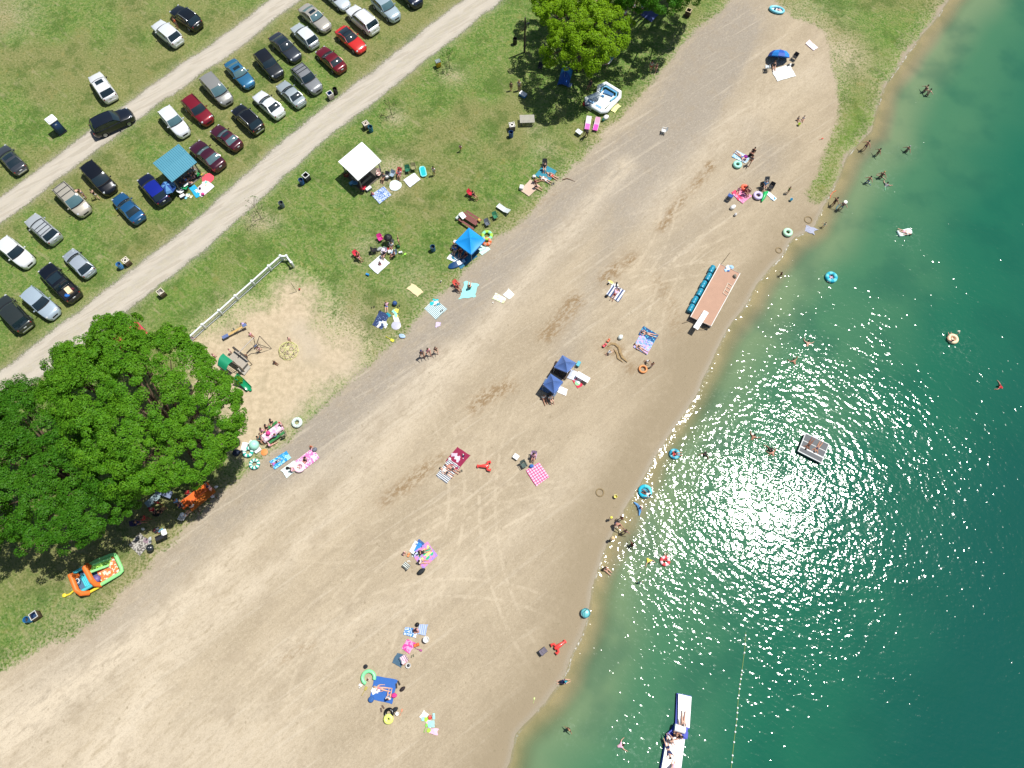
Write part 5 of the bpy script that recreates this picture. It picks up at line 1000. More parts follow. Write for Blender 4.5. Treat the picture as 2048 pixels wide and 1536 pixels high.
mobj('blower_tube', MB().tube([rel(149, 1180, .2), rel(140, 1188, .12), rel(132, 1191, .15)], .09, 8), YEc, t); mobj('blower', MB().lathe([(.1, 0), (.2, .1), (.2, .25), (.08, .3)], 10), YEc, t).location = rel(131, 1191, 0)

# ---------- pontoon raft pulled up on the beach
o = W(1430, 590); o.z = 0; t = thing('pontoon_raft', 'terracotta swim raft with blue barrel floats pulled up on the beach', 'raft', tuple(o)); hz = .75
D4 = [rel(1381, 633.6, hz), rel(1422, 652.4, hz), rel(1480, 547, hz), rel(1439.6, 528, hz)]
mobj('deck', MB().slab(lambda u, v: tuple(D4[0].lerp(D4[1], u).lerp(D4[3].lerp(D4[2], u), v)), 6, 16, .12), M('#b08c76', .8, 0, .13, 1.4), t)
mobj('white_trim', MB().tube([v+Vector((0, 0, .02)) for v in D4], .05, 6, True), M('#e3e1dc', .5), t); mobj('skirt_frame', MB().tube([v*.97+Vector((0, 0, -.62)) for v in D4], .07, 6, True), M('#4c5560', .6), t)
BB = M('#1d8ba8', .4, 0, .12); e0, e1 = D4[0], D4[3]
for i in range(6):
    u0, u1 = .10+.148*i, .10+.148*i+.128; off = Vector((-.42-.08*(i % 2), .16, -.42)); p0, p1 = e0.lerp(e1, u0)+off, e0.lerp(e1, u1)+off
    d = p1-p0; mobj('barrel_float', MB().tube([p0, p0+d*.04, p0+d*.30, p0+d*.33, p0+d*.36, p0+d*.64, p0+d*.67, p0+d*.70, p0+d*.96, p1], [.24, .30, .305, .32, .305, .305, .32, .305, .30, .24], 14), BB, t)
for i in range(5):
    u0 = .08+.17*i; p0, p1 = D4[1].lerp(D4[2], u0)+Vector((-.35, -.1, -.44)), D4[1].lerp(D4[2], u0+.14)+Vector((-.35, -.1, -.44)); mobj('barrel_float', MB().tube([p0, p1], .29, 12), BB, t)
a, b = rel(1412.7, 623, hz+.25), rel(1391, 657, hz+.4); mobj('diving_board', MB().tube([a, a.lerp(b, .5), b], .30, 4, flat=.22), M('#eceeee', .5), t); mobj('board_stand', MB().tube([rel(1404, 638, hz), rel(1404, 638, hz+.3)], .12, 8), M('#b9bcbe', .5), t)
la, lb = rel(1446, 586, hz+.06), rel(1456, 566, hz+.06); lr = MB().tube([la, lb], .035, 6); dv = (rel(1464, 579, hz)-rel(1456, 566, hz)); dv = rel(1465, 572, hz)-rel(1456, 566, hz)
lr.tube([la+dv, lb+dv], .035, 6)
for k in range(4): lr.tube([la.lerp(lb, k/3), la.lerp(lb, k/3)+dv], .03, 6)
mobj('ladder', lr, M('#d9cdb8', .5), t)
for a, b in (((1380, 640), (1364, 647)), ((1420, 655), (1392, 660)), ((1447, 523), (1460, 505))): mobj('anchor_rope', MB().tube([rel(*a, .4), rel(*b, .03)], .025, 5), M('#6a5a44', .9), t)
# ---------- floating square raft
o = W(1626, 897); o.z = WL; t = thing('swim_platform', 'square grey swim platform with white edge floating in the glitter', 'swim platform', tuple(o)); F4 = [rel(1596, 902.5, .25), rel(1642, 926, .25), rel(1657, 889, .25), rel(1610.5, 867, .25)]
F4 = [Vector((v.x, v.y, .42)) for v in F4]
mobj('deck', MB().slab(lambda u, v: tuple(F4[0].lerp(F4[1], u).lerp(F4[3].lerp(F4[2], u), v)), 4, 4, .16), M('#5b5f62', .7, 0, .12), t); mobj('white_edge', MB().tube(F4, .09, 8, True), M('#e8e8e6', .5), t)
st = MB()
for k in (.28, .62): st.tube([F4[0].lerp(F4[3], k)+Vector((0, 0, .01)), F4[1].lerp(F4[2], k)+Vector((0, 0, .01))], [.07 if k < .5 else .03]*2, 6, flat=.3)
mobj('white_strip', st, M('#e0e0de', .5), t); mobj('float_hull', MB().loft([[tuple(v*.95-Vector((0, 0, .17))) for v in F4], [tuple(v*.93-Vector((0, 0, .7))) for v in F4]][::-1]), M('#20242c', .6), t)
person(1620, 887, 'prone', 235, 'person lying face down in dark swimwear on the grey swim platform, left one', 'd', 'k', None, 'black', z=.32, wear='swimsuit', grp='people in the water')
person(1637, 893, 'prone', 235, 'person lying face down on the grey swim platform, right one', 'm', 'k', None, '#1c2c4c', z=.32, wear='swimsuit', grp='people in the water')
# ---------- floating obstacle course
o = W(1362, 1460); o.z = WL; t = thing('inflatable_runway', 'long white and blue inflatable runway floating at the bottom edge', 'water inflatable', tuple(o)); WF = M('#eceff0', .45, 0, .04); BF = M('#1330a8', .45)
def slabq(c, z, th): 
    v = [rel(x, y, 0) for x, y in c]; v = [Vector((p.x, p.y, z)) for p in v]; return MB().slab(lambda a, b: tuple(v[0].lerp(v[1], a).lerp(v[3].lerp(v[2], a), b)), 6, 10, th)
mobj('deck_panel', slabq([(1354, 1447), (1377, 1455), (1381, 1393), (1355, 1387)], .55, .3), WF, t); mobj('deck_panel', slabq([(1317, 1560), (1357, 1562), (1368, 1478), (1333, 1470)], .52, .3), WF, t)
mobj('blue_side', slabq([(1350, 1449), (1378, 1458), (1382, 1392), (1353, 1386)], .30, .4), BF, t); mobj('blue_side', slabq([(1335, 1472), (1370, 1478), (1376, 1452), (1350, 1445)], .42, .6), BF, t)
mobj('blue_side', slabq([(1315, 1560), (1358, 1562), (1369, 1478), (1332, 1469)], .28, .4), BF, t)
mobj('hurdle', MB().tube([rel(1350, 1455, .7), rel(1371, 1461, .75)], .34, 10), WF, t); mobj('corner_pad', slabq([(1332, 1467), (1347, 1471), (1351, 1456), (1349, 1452)], .48, .4), BF, t); mobj('corner_pad', slabq([(1364, 1471), (1373, 1478), (1375, 1464), (1370, 1460)], .50, .4), BF, t)
IW = 'people in the water'
person(1366, 1444, 'supine', 265, 'person lying on the runway with legs towards the lake, in dark swimwear', 'l', 'b', None, 'dgrey', z=.5, wear='swimsuit', grp=IW)
person(1361, 1473, 'sit', 200, 'person with dark hair sitting at the middle of the white runway', 'l', 'k', None, 'dgrey', z=.45, wear='swimsuit', grp=IW)
person(1350, 1468, 'sit', 30, 'person in a dark top crouching on the blue corner of the runway', 'm', 'k', 'dgrey', 'navy', z=.45, grp=IW)
person(1345, 1485, 'kneel', 120, 'boy in navy shorts climbing onto the white runway', 'l', 'b', None, 'navy', z=.45, grp=IW)
person(1337, 1498, 'prone', 285, 'person in navy swimwear lying across the left edge of the runway', 'l', 'k', 'navy', 'navy', z=.45, grp=IW)
person(1347, 1530, 'kneel', 250, 'person with dark hair on the runway at the very bottom edge', 'l', 'k', None, 'lpink', z=.45, wear='swimsuit', grp=IW)
# rope with floats
o = W(1488, 1300); o.z = WL; t = thing('float_line', 'thin rope with small white floats marking the swimming area', 'float line', tuple(o)); rp = [(1492, 1265), (1490, 1300), (1484, 1345), (1480, 1372), (1477, 1400), (1474, 1440), (1469, 1480), (1463, 1536), (1460, 1570)]
rr = [Vector((rel(x, y).x, rel(x, y).y, .02)) for x, y in rp]; mobj('rope', MB().tube(rr, .022, 5), M('#8fa05a', .8), t)
ks = [.02, .08, .14, .24, .27, .31, .36, .40, .46, .55, .58, .62, .66, .70, .76, .82, .85, .92, .96]
for kf in ks:
    f = kf*(len(rr)-1); i = min(int(f), len(rr)-2); q = rr[i].lerp(rr[i+1], f-i); mobj('float', MB().ball((0, 0, 0), .09, 10, 7, .8), WHT, t).location = q+Vector((0, 0, .03))
# ------------------------------------------------------------------ placement, all read off the photograph
p = person; b = blanket
# --- canopies
canopy([(937.8, 455), (970.6, 479), (942.5, 509), (909.7, 484)], 2.1, '#1391df', 'bright blue pop-up canopy at the edge of the lawn')
canopy([(1125, 710), (1152.5, 725.5), (1135, 745), (1108, 734)], 2.1, '#5673ac', 'slate blue pop-up canopy nearer the raft, with a silver side sheet')
canopy([(1101, 747), (1126.5, 763.5), (1108.6, 787.7), (1086, 769)], 2.1, '#4d6ca8', 'slate blue pop-up canopy nearer the lower left of the pair')
b(1150, 752, 1.1, 1.9, 60, M('#c3cad8', .25, .8), 'crinkled silver sheet beside the slate blue canopy', 'sheet', jit=.1)
b(1118, 778, .8, 1.9, 60, M('#d8dadf', .3, .5), 'crumpled white sheet at the side of the lower slate blue canopy', 'sheet', jit=.1)
b(1122, 741, 2.0, 1.5, -28, PM('tri', '#2c1e26', '#5a4a2a', 6), 'dark patterned rug under the upper slate blue canopy')
b(1100, 776, 1.9, 1.4, -28, M('#59708c', .8), 'grey blue rug under the lower slate blue canopy')
cooler(1157, 727, 60, 'teal', 'teal cooler at the corner of the upper slate blue canopy', lid='#3aa5b5')
side_table(1166, 754, -30, '#e9e6ea', 'long white folding table right of the slate blue canopies', 1.55, .68, .6)
b(1155, 766, 1.1, .65, -50, PM('rings', '#d8304e', '#8fce9a', 1.6), 'small towel printed like a melon slice below the white folding table', 'towel')
p(1088, 795, 'sit', 290, 'person with red shorts half under the lower slate blue canopy', 'm', 'k', 'white', 'red')
p(1101, 796, 'chair', 300, 'person in white shirt at the front of the lower slate blue canopy', 'l', 'b', 'white', 'dgrey', z=.0); chair(1101, 798, 300, 'dgrey', 'dark chair at the front of the lower slate blue canopy')
# blue canopy at the lawn edge
b(928, 514, 2.6, 2.0, 35, M('#2b6f8d', .85), 'blue blanket in the shade of the bright blue canopy'); b(907, 516, 1.3, .9, -30, M('#e3e4e2'), 'white cloth sticking out left of the bright blue canopy', 'cloth'); b(964, 497, 1.3, 1.5, 40, M('#bfe3d8'), 'pale mint mat right of the bright blue canopy', 'mat'); b(950, 504, 2.0, .8, 42, M('#1d4c63'), 'dark teal mat along the right side of the bright blue canopy', 'mat')
q = at(916, 528); t = thing('paddle_board', 'navy blue paddle board with white deck pads lying below the bright blue canopy', 'paddle board', q, A(916, 528, 22), None)
mobj('board', MB().loft([[(1.25*C(a)*k, .42*S(a)*k*(1-.25*C(a)), z) for a in [2*PI*i/24 for i in range(24)]] for k, z in ((.9, 0), (1, .06), (1, .10), (.92, .15))]), M('#14406e', .35), t); mobj('deck_pad', MB().rbox(.15, 0, .15, .45, .55, .02, .05), WHT, t); mobj('deck_pad', MB().rbox(.75, 0, .15, .35, .45, .02, .05), M('#8fbcd8', .6), t)
chair(912, 491, 200, 'red', 'red camp chair at the left corner of the bright blue canopy'); p(910, 490, 'chair', 200, 'person in a white hat in the red camp chair by the bright blue canopy', 'l', 'b', 'white', 'dgrey', hat='white'); chair(911, 500, 230, 'blue', 'blue camp chair left of the bright blue canopy'); p(911, 499, 'chair', 235, 'person in denim blue sitting left of the bright blue canopy', 'l', 'k', 'blue', 'white'); p(932, 509, 'sit', 220, 'person in purple shorts under the front edge of the bright blue canopy', 'm', 'k', 'dred', 'purple'); p(921, 503, 'chair', 250, 'person in maroon top in the shade of the bright blue canopy', 'm', 'b', 'dred', 'dgrey'); chair(921, 504, 250, 'dgrey', 'grey camp chair under the bright blue canopy')
ring(974, 471, .52, .20, PM('radial', 'lime', '#8fe0b0', 4), 'lime green swim ring beside the bright blue canopy', deg=20); ring(973, 483, .42, .20, PM('radial', 'orange', '#e8a08a', 6), 'orange swim ring leaning on the lime green one')
picnic_table(940, 437, -33, 'brown wooden picnic table above the bright blue canopy', 'rwood', L=2.3); b(925, 429, .6, .9, 30, M('white'), 'white towel on the left end of the brown picnic table', 'towel', z=.76, loc=at(925, 431, .76)); cooler(917, 432, 45, '#a9b8b0', 'pale green cooler at the left end of the brown picnic table', '#b5c0ba', .9, .3); toy(958, 441, M('#d9a65a'), 'yellow ball on the right end of the brown picnic table', 'ball', s=1.2, z=.75)
chair(942, 391, 330, '#c21f3a', 'red camp chair alone above the brown picnic table'); p(947, 390, 'chair', 330, 'person in black sitting in the red camp chair above the brown picnic table', 'm', 'k', 'black', 'black')
chair(991, 437, 300, '#2f7a58', 'green and grey camp chair below the white lounger'); chair(975, 451, 300, '#5f6673', 'grey camp chair next to the green and grey chair'); lounger(1007, 418, 325, PM('check', '#dfe6e6', '#aeb9bd', 6), 'white woven sun lounger on the lawn near the beach edge')
# white roofed shelter group
chair(758, 352, 250, '#e9c5bd', 'chair with a pale pink cushion at the corner of the white roofed shelter'); p(767, 353, 'chair', 240, 'person in grey sitting by the post of the white roofed shelter', 'm', 'k', 'grey', 'dgrey'); chair(775, 357, 250, '#32373d', 'black camp chair with white bag right of the white roofed shelter'); chair(785, 354, 240, '#8fa3b5', 'pale blue camp chair between black chair and pink chair')
bag(774, 354, 10, 'white', 'white bag on the black camp chair', z=.2); chair(799, 349, 250, '#d85a62', 'red and pink camp chair right of the white roofed shelter'); p(799, 347, 'chair', 250, 'person in a pink shirt sitting in the red and pink chair', 'm', 'k', 'lpink', 'lpink')
chair(816, 344, 280, '#1f6b4f', 'dark green camp chair near the turquoise float'); chair(828, 340, 280, '#8d8a62', 'khaki and black camp chair next to the dark green one')
b(824, 360, 1.75, 1.35, 35, M('#dcdfe6', .5), 'light grey rectangular mat below the green camp chair', 'mat'); b(791, 371, 1.55, 1.55, 10, M('#d4e2df', .5), 'roundish pale mint mat right of the white roofed shelter', 'mat', shape='round')
b(763, 390, 1.9, 1.7, 35, PM('swirl', '#4a74b8', '#cfdcf0', 5), 'blue blanket with white swirls below the white roofed shelter'); q = at(846, 344); t = thing('pool_float', 'long turquoise pool float with pale rim on the lawn', 'pool float', q, A(846, 344, 103), 'floats'); mobj('rim', MB().tube([(-.72, -.2, .09), (-.55, -.33, .09), (.5, -.33, .09), (.72, -.2, .09), (.72, .2, .09), (.5, .33, .09), (-.55, .33, .09), (-.72, .2, .09)], .085, 8, True), M('#7fd8dc', .4), t); mobj('bed', MB().rbox(0, 0, .03, 1.35, .6, .10, .18), M('#12b4bb', .4), t)
p(867, 341, 'stand', 70, 'person in a white and grey dress standing right of the turquoise float', 'm', 'k', 'white', 'lgrey', 1.5)
chair(728, 380, 70, '#c41e3c', 'red camp chair at the lower corner of the white roofed shelter'); cooler(737, 376, 35, 'grey', 'grey cooler with a white lid beside the red camp chair', w=.75); p(744, 388, 'cross', 60, 'child in hot pink sitting at the left edge of the swirl blanket', 'l', 'y', 'hotpink', 'black', 1.2)
cooler(703, 365, 30, '#2f5f86', 'blue cooler in the shadow of the white roofed shelter', '#5f9ac4'); p(694, 352, 'chair', 100, 'person in dark red in the shadow of the white roofed shelter', 'd', 'k', 'dred', 'dgrey'); chair(694, 354, 100, 'dred', 'dark red chair in the shadow of the white roofed shelter'); chair(712, 370, 90, '#4c7ea3', 'light blue chair in the shadow of the white roofed shelter')
# teal roofed shelter group
b(409, 377, 2.1, 1.5, 40, PM('dots', '#e9d3e6', '#c9e6f2', 4, c3='#f2f0f4'), 'pale pink and white blanket in front of the teal roofed shelter'); b(416, 357, 1.5, 1.5, 20, M('#e8505f'), 'round coral red mat near the dark purple sedan', 'mat', shape='round'); b(391, 383, .8, 1.9, 30, M('#1da4cf'), 'bright blue towel beside the pale pink blanket', 'towel')
umb = thing('beach_umbrella', 'blue beach umbrella with a pale top next to the navy car', 'umbrella', at(346, 388), 0, 'umbrellas'); mobj('canopy', MB().lathe([(1.0, 1.35), (.8, 1.62), (.45, 1.83), (.02, 1.92), (.02, 1.89), (.45, 1.79), (.8, 1.58)], 8), PM('radial', '#16458f', '#5b94c9', 4), umb, False); mobj('pole', MB().tube([(0, 0, 0), (0, 0, 1.95)], .02, 6), M('lgrey', .4), umb)
for x, y, d, c, l in ((398, 353, 220, '#0f8a43', 'bright green camp chair close to the coral red mat'), (374, 379, 60, '#12935a', 'green camp chair below the teal roofed shelter')): chair(x, y, d, c, l)
p(389, 342, 'chair', 230, 'person in grey at the right corner of the teal roofed shelter', 'm', 'g', 'lgrey', 'dgrey'); p(389, 354, 'sit', 200, 'child in pink behind the bright green camp chair', 'l', 'b', 'lpink', 'dgrey', 1.2); p(381, 367, 'chair', 60, 'child in magenta between the two green camp chairs', 'l', 'b', '#a04a7a', 'white', 1.2); p(364, 368, 'chair', 60, 'person in dark purple sitting at the teal roofed shelter front', 'd', 'k', '#3a2340', 'dgrey'); p(372, 360, 'chair', 60, 'person in blue at the table under the teal roof', 'm', 'k', 'blue', 'grey'); side_table(373, 368, 35, 'white', 'small white table in front of the teal roofed shelter', .9, .35, .6); p(403, 352, 'kneel', 40, 'child in yellow beside the bright green camp chair', 'l', 'y', 'yellow', 'white', 1.1)
chair(366, 386, 30, '#dfe2e6', 'white camp chair at the lower left of the teal roofed shelter group'); cooler(364, 391, 30, '#17305c', 'dark cooler with white lid at the bottom of the teal roofed shelter group'); heap(377, 392, 20, ['white', '#8fd0ea', 'cream'], 'white clothes and bottles on the grass below the teal roofed shelter'); heap(410, 366, 0, ['white', 'cream', '#7fd0c0'], 'white bits of wrapping on the pale pink blanket'); p(380, 350, 'chair', 60, 'person in dark blue under the teal roof edge', 'm', 'k', 'navy', 'dgrey')
toy(406, 389, M('hotpink'), 'pink ball on the pale pink blanket', 'ball', s=1.2); toy(400, 377, M('dgrey'), 'dark ball on the pale pink blanket', 'ball', s=.9)
# near cars
p(165, 387, 'stand', 200, 'person in dark clothes at the open side of the champagne minivan', 'l', 'b', 'grey', 'dgrey'); p(158, 384, 'bend', 240, 'person bending into the champagne minivan', 'l', 'k', None, 'dgrey'); p(188, 388, 'walk', 130, 'person in black between champagne minivan and black minivan', 'l', 'k', 'black', 'white'); p(350, 45, 'stand', 220, 'person in an orange top between the white SUV and the black SUV', 'm', 'b', 'orange', 'grey')
# lawn circle of chairs
chair(715, 513, 320, '#d8344a', 'red camp chair left of the circle of chairs'); p(716, 513, 'chair', 320, 'person in dark red sitting in the red camp chair left of the circle', 'm', 'k', 'dred', 'lpink'); chair(762, 481, 300, '#d2308a', 'magenta camp chair at the top of the circle of chairs'); toy(768, 476, M('#e8c94a'), 'yellow noodle on the magenta camp chair', 'noodle', -30, .6, z=.6); umb = thing('beach_umbrella', 'black umbrella at the top of the circle of chairs', 'umbrella', at(779, 486), 0, 'umbrellas'); mobj('canopy', MB().lathe([(.55, 1.2), (.42, 1.42), (.2, 1.55), (.02, 1.6), (.02, 1.57), (.4, 1.38)], 8), M('black', .6), umb, False); mobj('pole', MB().tube([(0, 0, 0), (0, 0, 1.65)], .018, 6), M('lgrey', .4), umb)
p(797, 482, 'armsup', 10, 'bare chested boy with arms spread at the circle of chairs', 'r', 'b', None, 'dgrey', 1.35); chair(751, 503, 10, '#1b1c1f', 'black camp chair on the left of the circle of chairs'); bag(759, 498, 30, 'lgrey', 'light grey long bag in the circle of chairs', .8, .35); toy(768, 495, M('#4fd04a'), 'green toy truck in the circle of chairs', 'truck', 30, 1.2, name='toy_truck'); bag(775, 499, 0, 'red', 'red bag in the circle of chairs', .5, .4); chair(769, 508, 240, '#d9cfe0', 'pale lilac chair in front of the white printed blanket'); p(768, 507, 'chair', 240, 'person in navy with a pale lilac sun hat', 'l', 'b', 'navy', 'navy', hat='#d9d0e4'); p(783, 491, 'chair', 250, 'person in white and grey at the right of the circle of chairs', 'm', 'k', 'white', 'grey'); chair(783, 492, 250, 'grey', 'grey camp chair at the right of the circle of chairs'); p(788, 508, 'chair', 200, 'bare shouldered man in a blue chair in the circle', 'r', 'b', None, 'navy'); chair(788, 510, 200, '#7f9fb8', 'blue grey camp chair at the lower right of the circle'); bag(796, 493, 0, 'dgreen', 'dark green bag right of the circle of chairs'); cooler(781, 502, 10, 'white', 'white cooler in the middle of the circle of chairs'); toy(801, 505, M('white'), 'white toy boat right of the circle of chairs', 'truck', 0, 1.3); toy(807, 510, M('#9be04a'), 'lime green toy shovel right of the circle', 'shovel', 40, 1.5); b(758, 529, 2.05, 1.65, 40, PM('dots', '#e4ebea', '#b9cfc9', 8), 'white printed blanket below the circle of chairs'); p(760, 526, 'cross', 250, 'child in purple and pink sitting on the white printed blanket', 'r', 'b', 'purple', 'lpink', 1.1)
toy(735, 549, M('#1f86c9'), 'blue toy car left of the white printed blanket', 'truck', -30, 1.3); b(830, 580, 1.75, .95, -35, M('#d9c79a'), 'tan bear skin shaped rug on the grass', 'rug', 'shaped_rug', jit=.16); heap(881, 563, 0, ['white', 'dgrey'], 'small white and black clothes on the grass near the beach edge', .3, .2, .1, 3); heap(746, 615, 0, ['black'], 'small black bundle left of the navy blanket', .35, .35, .3, 3)
# navy blanket group
p(773, 611, 'sitback', 265, 'person with pale pink top and blue shorts sitting on the grass', 'l', 'y', 'lpink', 'blue', 1.5); b(762, 640, 1.3, 2.0, -20, PM('dots', '#253a66', '#6d82a8', 5), 'navy dotted blanket in a heap of clothes'); heap(763, 648, 0, ['white', '#cfdcea'], 'white clothes heaped on the navy dotted blanket', 1.0, .8); heap(783, 625, 0, ['yellow', 'mint', 'lpink', 'teal'], 'colourful towels beside the navy dotted blanket', 1.2, .8); b(792, 637, .6, 1.0, 20, M('#e6d9d6'), 'pale pink towel right of the navy dotted blanket', 'towel'); toy(792, 650, M('#b9b9c6', .4), 'round grey lid next to the pale pink towel', 'disc', s=4.0); toy(779, 677, M('#d8d23a'), 'yellow toy shovel at the beach edge', 'shovel', -30, 2.2); bag(804, 672, -20, '#a9c3de', 'light blue bag at the beach edge', .8, .5, .2); toy(790, 608, M('#264a80'), 'dark blue ball on the grass', 'ball', s=1.8); toy(797, 612, M('black'), 'pair of black sandals right of the dark blue ball', 'shoes'); toy(759, 622, M('black'), 'pair of dark sandals left of the navy dotted blanket', 'shoes')
# beach upper middle
b(939, 581, 1.7, 2.1, -15, M('#8fdcd8'), 'aqua star shaped blanket at the top of the beach', jit=.3); p(939, 575, 'sit', 90, 'person in black sitting on the aqua blanket with legs to the top', 'l', 'k', 'black', 'white'); chair(914, 572, 320, '#d8564a', 'red camp chair left of the aqua blanket'); p(914, 574, 'chair', 320, 'person in dark red with dark hair left of the aqua blanket', 'm', 'k', 'dred', 'dred'); b(871, 618, 2.0, 1.8, -40, PM('stripes', '#e3ebea', '#5f8f93', 5.5), 'green and white striped blanket at the edge of the grass'); heap(869, 604, 0, ['turq', 'white', 'black', 'teal'], 'turquoise and white things at the top of the green striped blanket', 1.0, .6); b(876, 649, .55, .55, 0, M('#c9b8d8'), 'heart shaped lilac cushion below the green striped blanket', 'cushion', jit=.1); toy(883, 621, M('black'), 'black sandals on the green striped blanket', 'shoes'); b(999, 597, 1.45, .8, -28, PM('swirl', '#e9eae4', '#d9e6a8', 3), 'white and lime towel lying alone on the beach', 'towel'); b(1018, 589, .95, .95, -40, M('#e4ecea'), 'small square white towel next to the white and lime towel', 'towel'); heap(984, 606, 0, ['white'], 'white shirt on the sand left of the white and lime towel', .3, .3, .08, 2)
p(843, 706, 'walk', 300, 'person in dark blue shirt leaning forward, leftmost of three walking', 'm', 'k', '#1f3a55', '#20344a', hat='^navy'); p(856, 702, 'walk', 300, 'bare armed person in dark shorts, middle of three walking', 'r', 'b', 'lpink', 'dgrey'); p(871, 699, 'walk', 300, 'person in black, rightmost of three walking', 'l', 'b', 'black', 'dgreen', 1.5)
# grass top right of the lawn
q = P(1054, 239, .6); t = thing('slatted_table', 'weathered slatted wooden table standing on the lawn', 'table', (q.x, q.y, 0), A(1054, 239, 2)); s_ = MB(); [s_.box(-.86+.158*i, 0, .70, .13, 1.25, .05) for i in range(12)]; mobj('slatted_top', s_, M('#a9a69b', .85, 0, .2, 8), t)
for sx in (1, -1):
    for sy in (1, -1): mobj('leg', MB().box(sx*.75, sy*.48, 0, .09, .09, .70), M('#77736a', .85), t)
for i in (-.45, .45): mobj('cross_beam', MB().box(0, i, .63, 1.75, .08, .07), M('#77736a', .85), t)
lounger(1176, 247, 80, PM('half', '#e26fc0', '#f0e0ea', 2), 'pink and white sun lounger with a dark figure beside it'); lounger(1193, 249, 75, PM('half', '#e04fb8', '#e8a8c8', 2), 'magenta sun lounger right of the pink and white one'); side_table(1158, 263, -35, '#dfe8ec', 'white and teal small table left of the sun loungers', .8, .6); p(1174, 266, 'bend', 230, 'dark haired person bending next to the pink and white lounger', 'dd', 'k', 'black', 'dgrey'); bag(1212, 234, 30, 'white', 'white bag pile right of the magenta lounger', .8, .6); bag(1206, 240, 0, '#2f6f5a', 'green bag next to the white bag pile', .4, .3); chair(1173, 213, 100, '#2e2a66', 'indigo camp chair below the white inflatable pool')
p(1038, 170, 'stand', 260, 'person with reddish hair in dark shorts standing above the white cooler', 'r', 'y', 'lgrey', 'navy'); p(1022, 172, 'stand', 260, 'person in dark clothes left of the reddish haired one', 'm', 'k', 'dgrey', 'black', 1.4); cooler(1046, 187, -30, '#3b78b8', 'blue cooler with a white lid on the lawn by the tree', w=.95, d=.6, h=.42); p(1303, 131, 'stand', 250, 'person in red walking near the beach edge at the top', 'm', 'k', 'lgrey', 'red', 1.6); p(1313, 134, 'walk', 250, 'child in dark clothes beside the person in red', 'r', 'b', 'dgrey', 'dgrey', 1.3)
b(1092, 347, 2.0, 2.1, -30, M('#1b7f93'), 'teal blanket at the lower edge of the lawn'); b(1060, 376, 2.1, 1.5, 45, M('#c3ab97'), 'beige blanket touching the teal blanket'); p(1090, 359, 'supine', 150, 'person in white top lying on the teal blanket', 'l', 'y', 'white', 'white'); p(1103, 351, 'supine', 150, 'person in coral shorts lying on the teal blanket', 'l', 'b', 'dgrey', '#e05a4a'); p(1072, 373, 'sit', 340, 'person in black shirt sitting at the edge of the beige blanket', 'l', 'b', 'black', 'navy'); p(1070, 362, 'sit', 20, 'dark haired person on the beige blanket above the one in black', 'm', 'k', 'dred', 'lpink'); cooler(1043, 373, 80, 'white', 'white cooler at the left end of the beige blanket', w=.55, d=.45); bag(1068, 353, 0, 'white', 'white bag between the beige and teal blankets', .5, .4); p(1089, 333, 'chair', 270, 'person in grey on a low chair above the teal blanket', 'l', 'k', 'dgrey', 'dgrey'); chair(1089, 332, 270, 'dgrey', 'low dark chair above the teal blanket'); toy(1106, 367, M('#3a3f46'), 'dark grey sandals at the corner of the teal blanket', 'shoes', s=1.2); single('driftwood', MB().tube([(-.7, 0, .03), (-.4, .12, .05), (-.1, .2, .04), (.3, .05, .04), (.9, -.25, .02)], [.04, .05, .045, .03, .015], 7), M('brown', .9), 'curved brown stick on the sand right of the teal blanket', 'stick', at(1136, 360), A(1136, 360, 0))
# inflatable pool and yellow towel
o = W(1206, 196); o.z = 0; t = thing('inflatable_pool', 'big white and blue inflatable lounge pool at the edge of the tree shade', 'inflatable pool', tuple(o)); PW, PB = M('#e8eeee', .4, 0, .04), M('#6fb9de', .4)
mobj('outer_tube', MB().tube([rel(1196, 187, .5), rel(1198, 173, .5), rel(1211, 167, .5), rel(1240, 185, .5), rel(1239, 194, .5), rel(1213, 222, .5), rel(1203, 224, .45), rel(1173, 207, .4), rel(1172, 198, .4)], .27, 10, True), PW, t); mobj('inner_step', MB().tube([rel(1202, 183, .45), rel(1206, 175, .45), rel(1212, 173, .45), rel(1233, 186, .45), rel(1232, 193, .45), rel(1221, 201, .45)], .11, 8), PB, t)
mobj('floor', MB().slab(lambda u, v: tuple(rel(1176, 204, .25).lerp(rel(1206, 220, .25), u).lerp(rel(1206, 180, .25).lerp(rel(1234, 195, .25), u), v)), 4, 4, .1), PW, t); mobj('basin', MB().slab(lambda u, v: tuple(rel(1206, 185, .45).lerp(rel(1225, 192, .45), u).lerp(rel(1210, 178, .45).lerp(rel(1228, 188, .45), u), v)), 3, 3, .05), M('#4678a8', .3), t)
for x, y in ((1181, 203), (1196, 213)): mobj('seat_pad', MB().slab(lambda u, v, x=x, y=y: tuple(rel(x-6, y-2, .5).lerp(rel(x+5, y+4, .5), u)+(rel(x+3, y-3, 0)-rel(x, y, 0))*v), 3, 3, .05), M('#7fa9d0', .4), t)
mobj('cup_holder', MB().rbox(rel(1205, 196).x, rel(1205, 196).y, .36, .45, .25, .1, .1, rot=-.5), M('#3f82b5', .4), t)
b(1227, 214, 1.3, 1.4, -30, M('#e6e89a'), 'pale yellow towel beside the inflatable pool', 'towel'); p(1231, 208, 'cross', 90, 'child with brown hair on the pale yellow towel', 'l', 'b', 'white', 'lgrey', 1.2); p(1181, 168, 'chair', 230, 'person in the tree shade above the inflatable pool', 'm', 'k', 'dgrey', 'navy'); bag(1168, 208, 0, '#c93a2e', 'red bag at the left corner of the inflatable pool', .4, .3); b(1178, 215, 1.0, .6, -30, M('#d9d2a8'), 'cream towel under the left corner of the inflatable pool', 'towel')
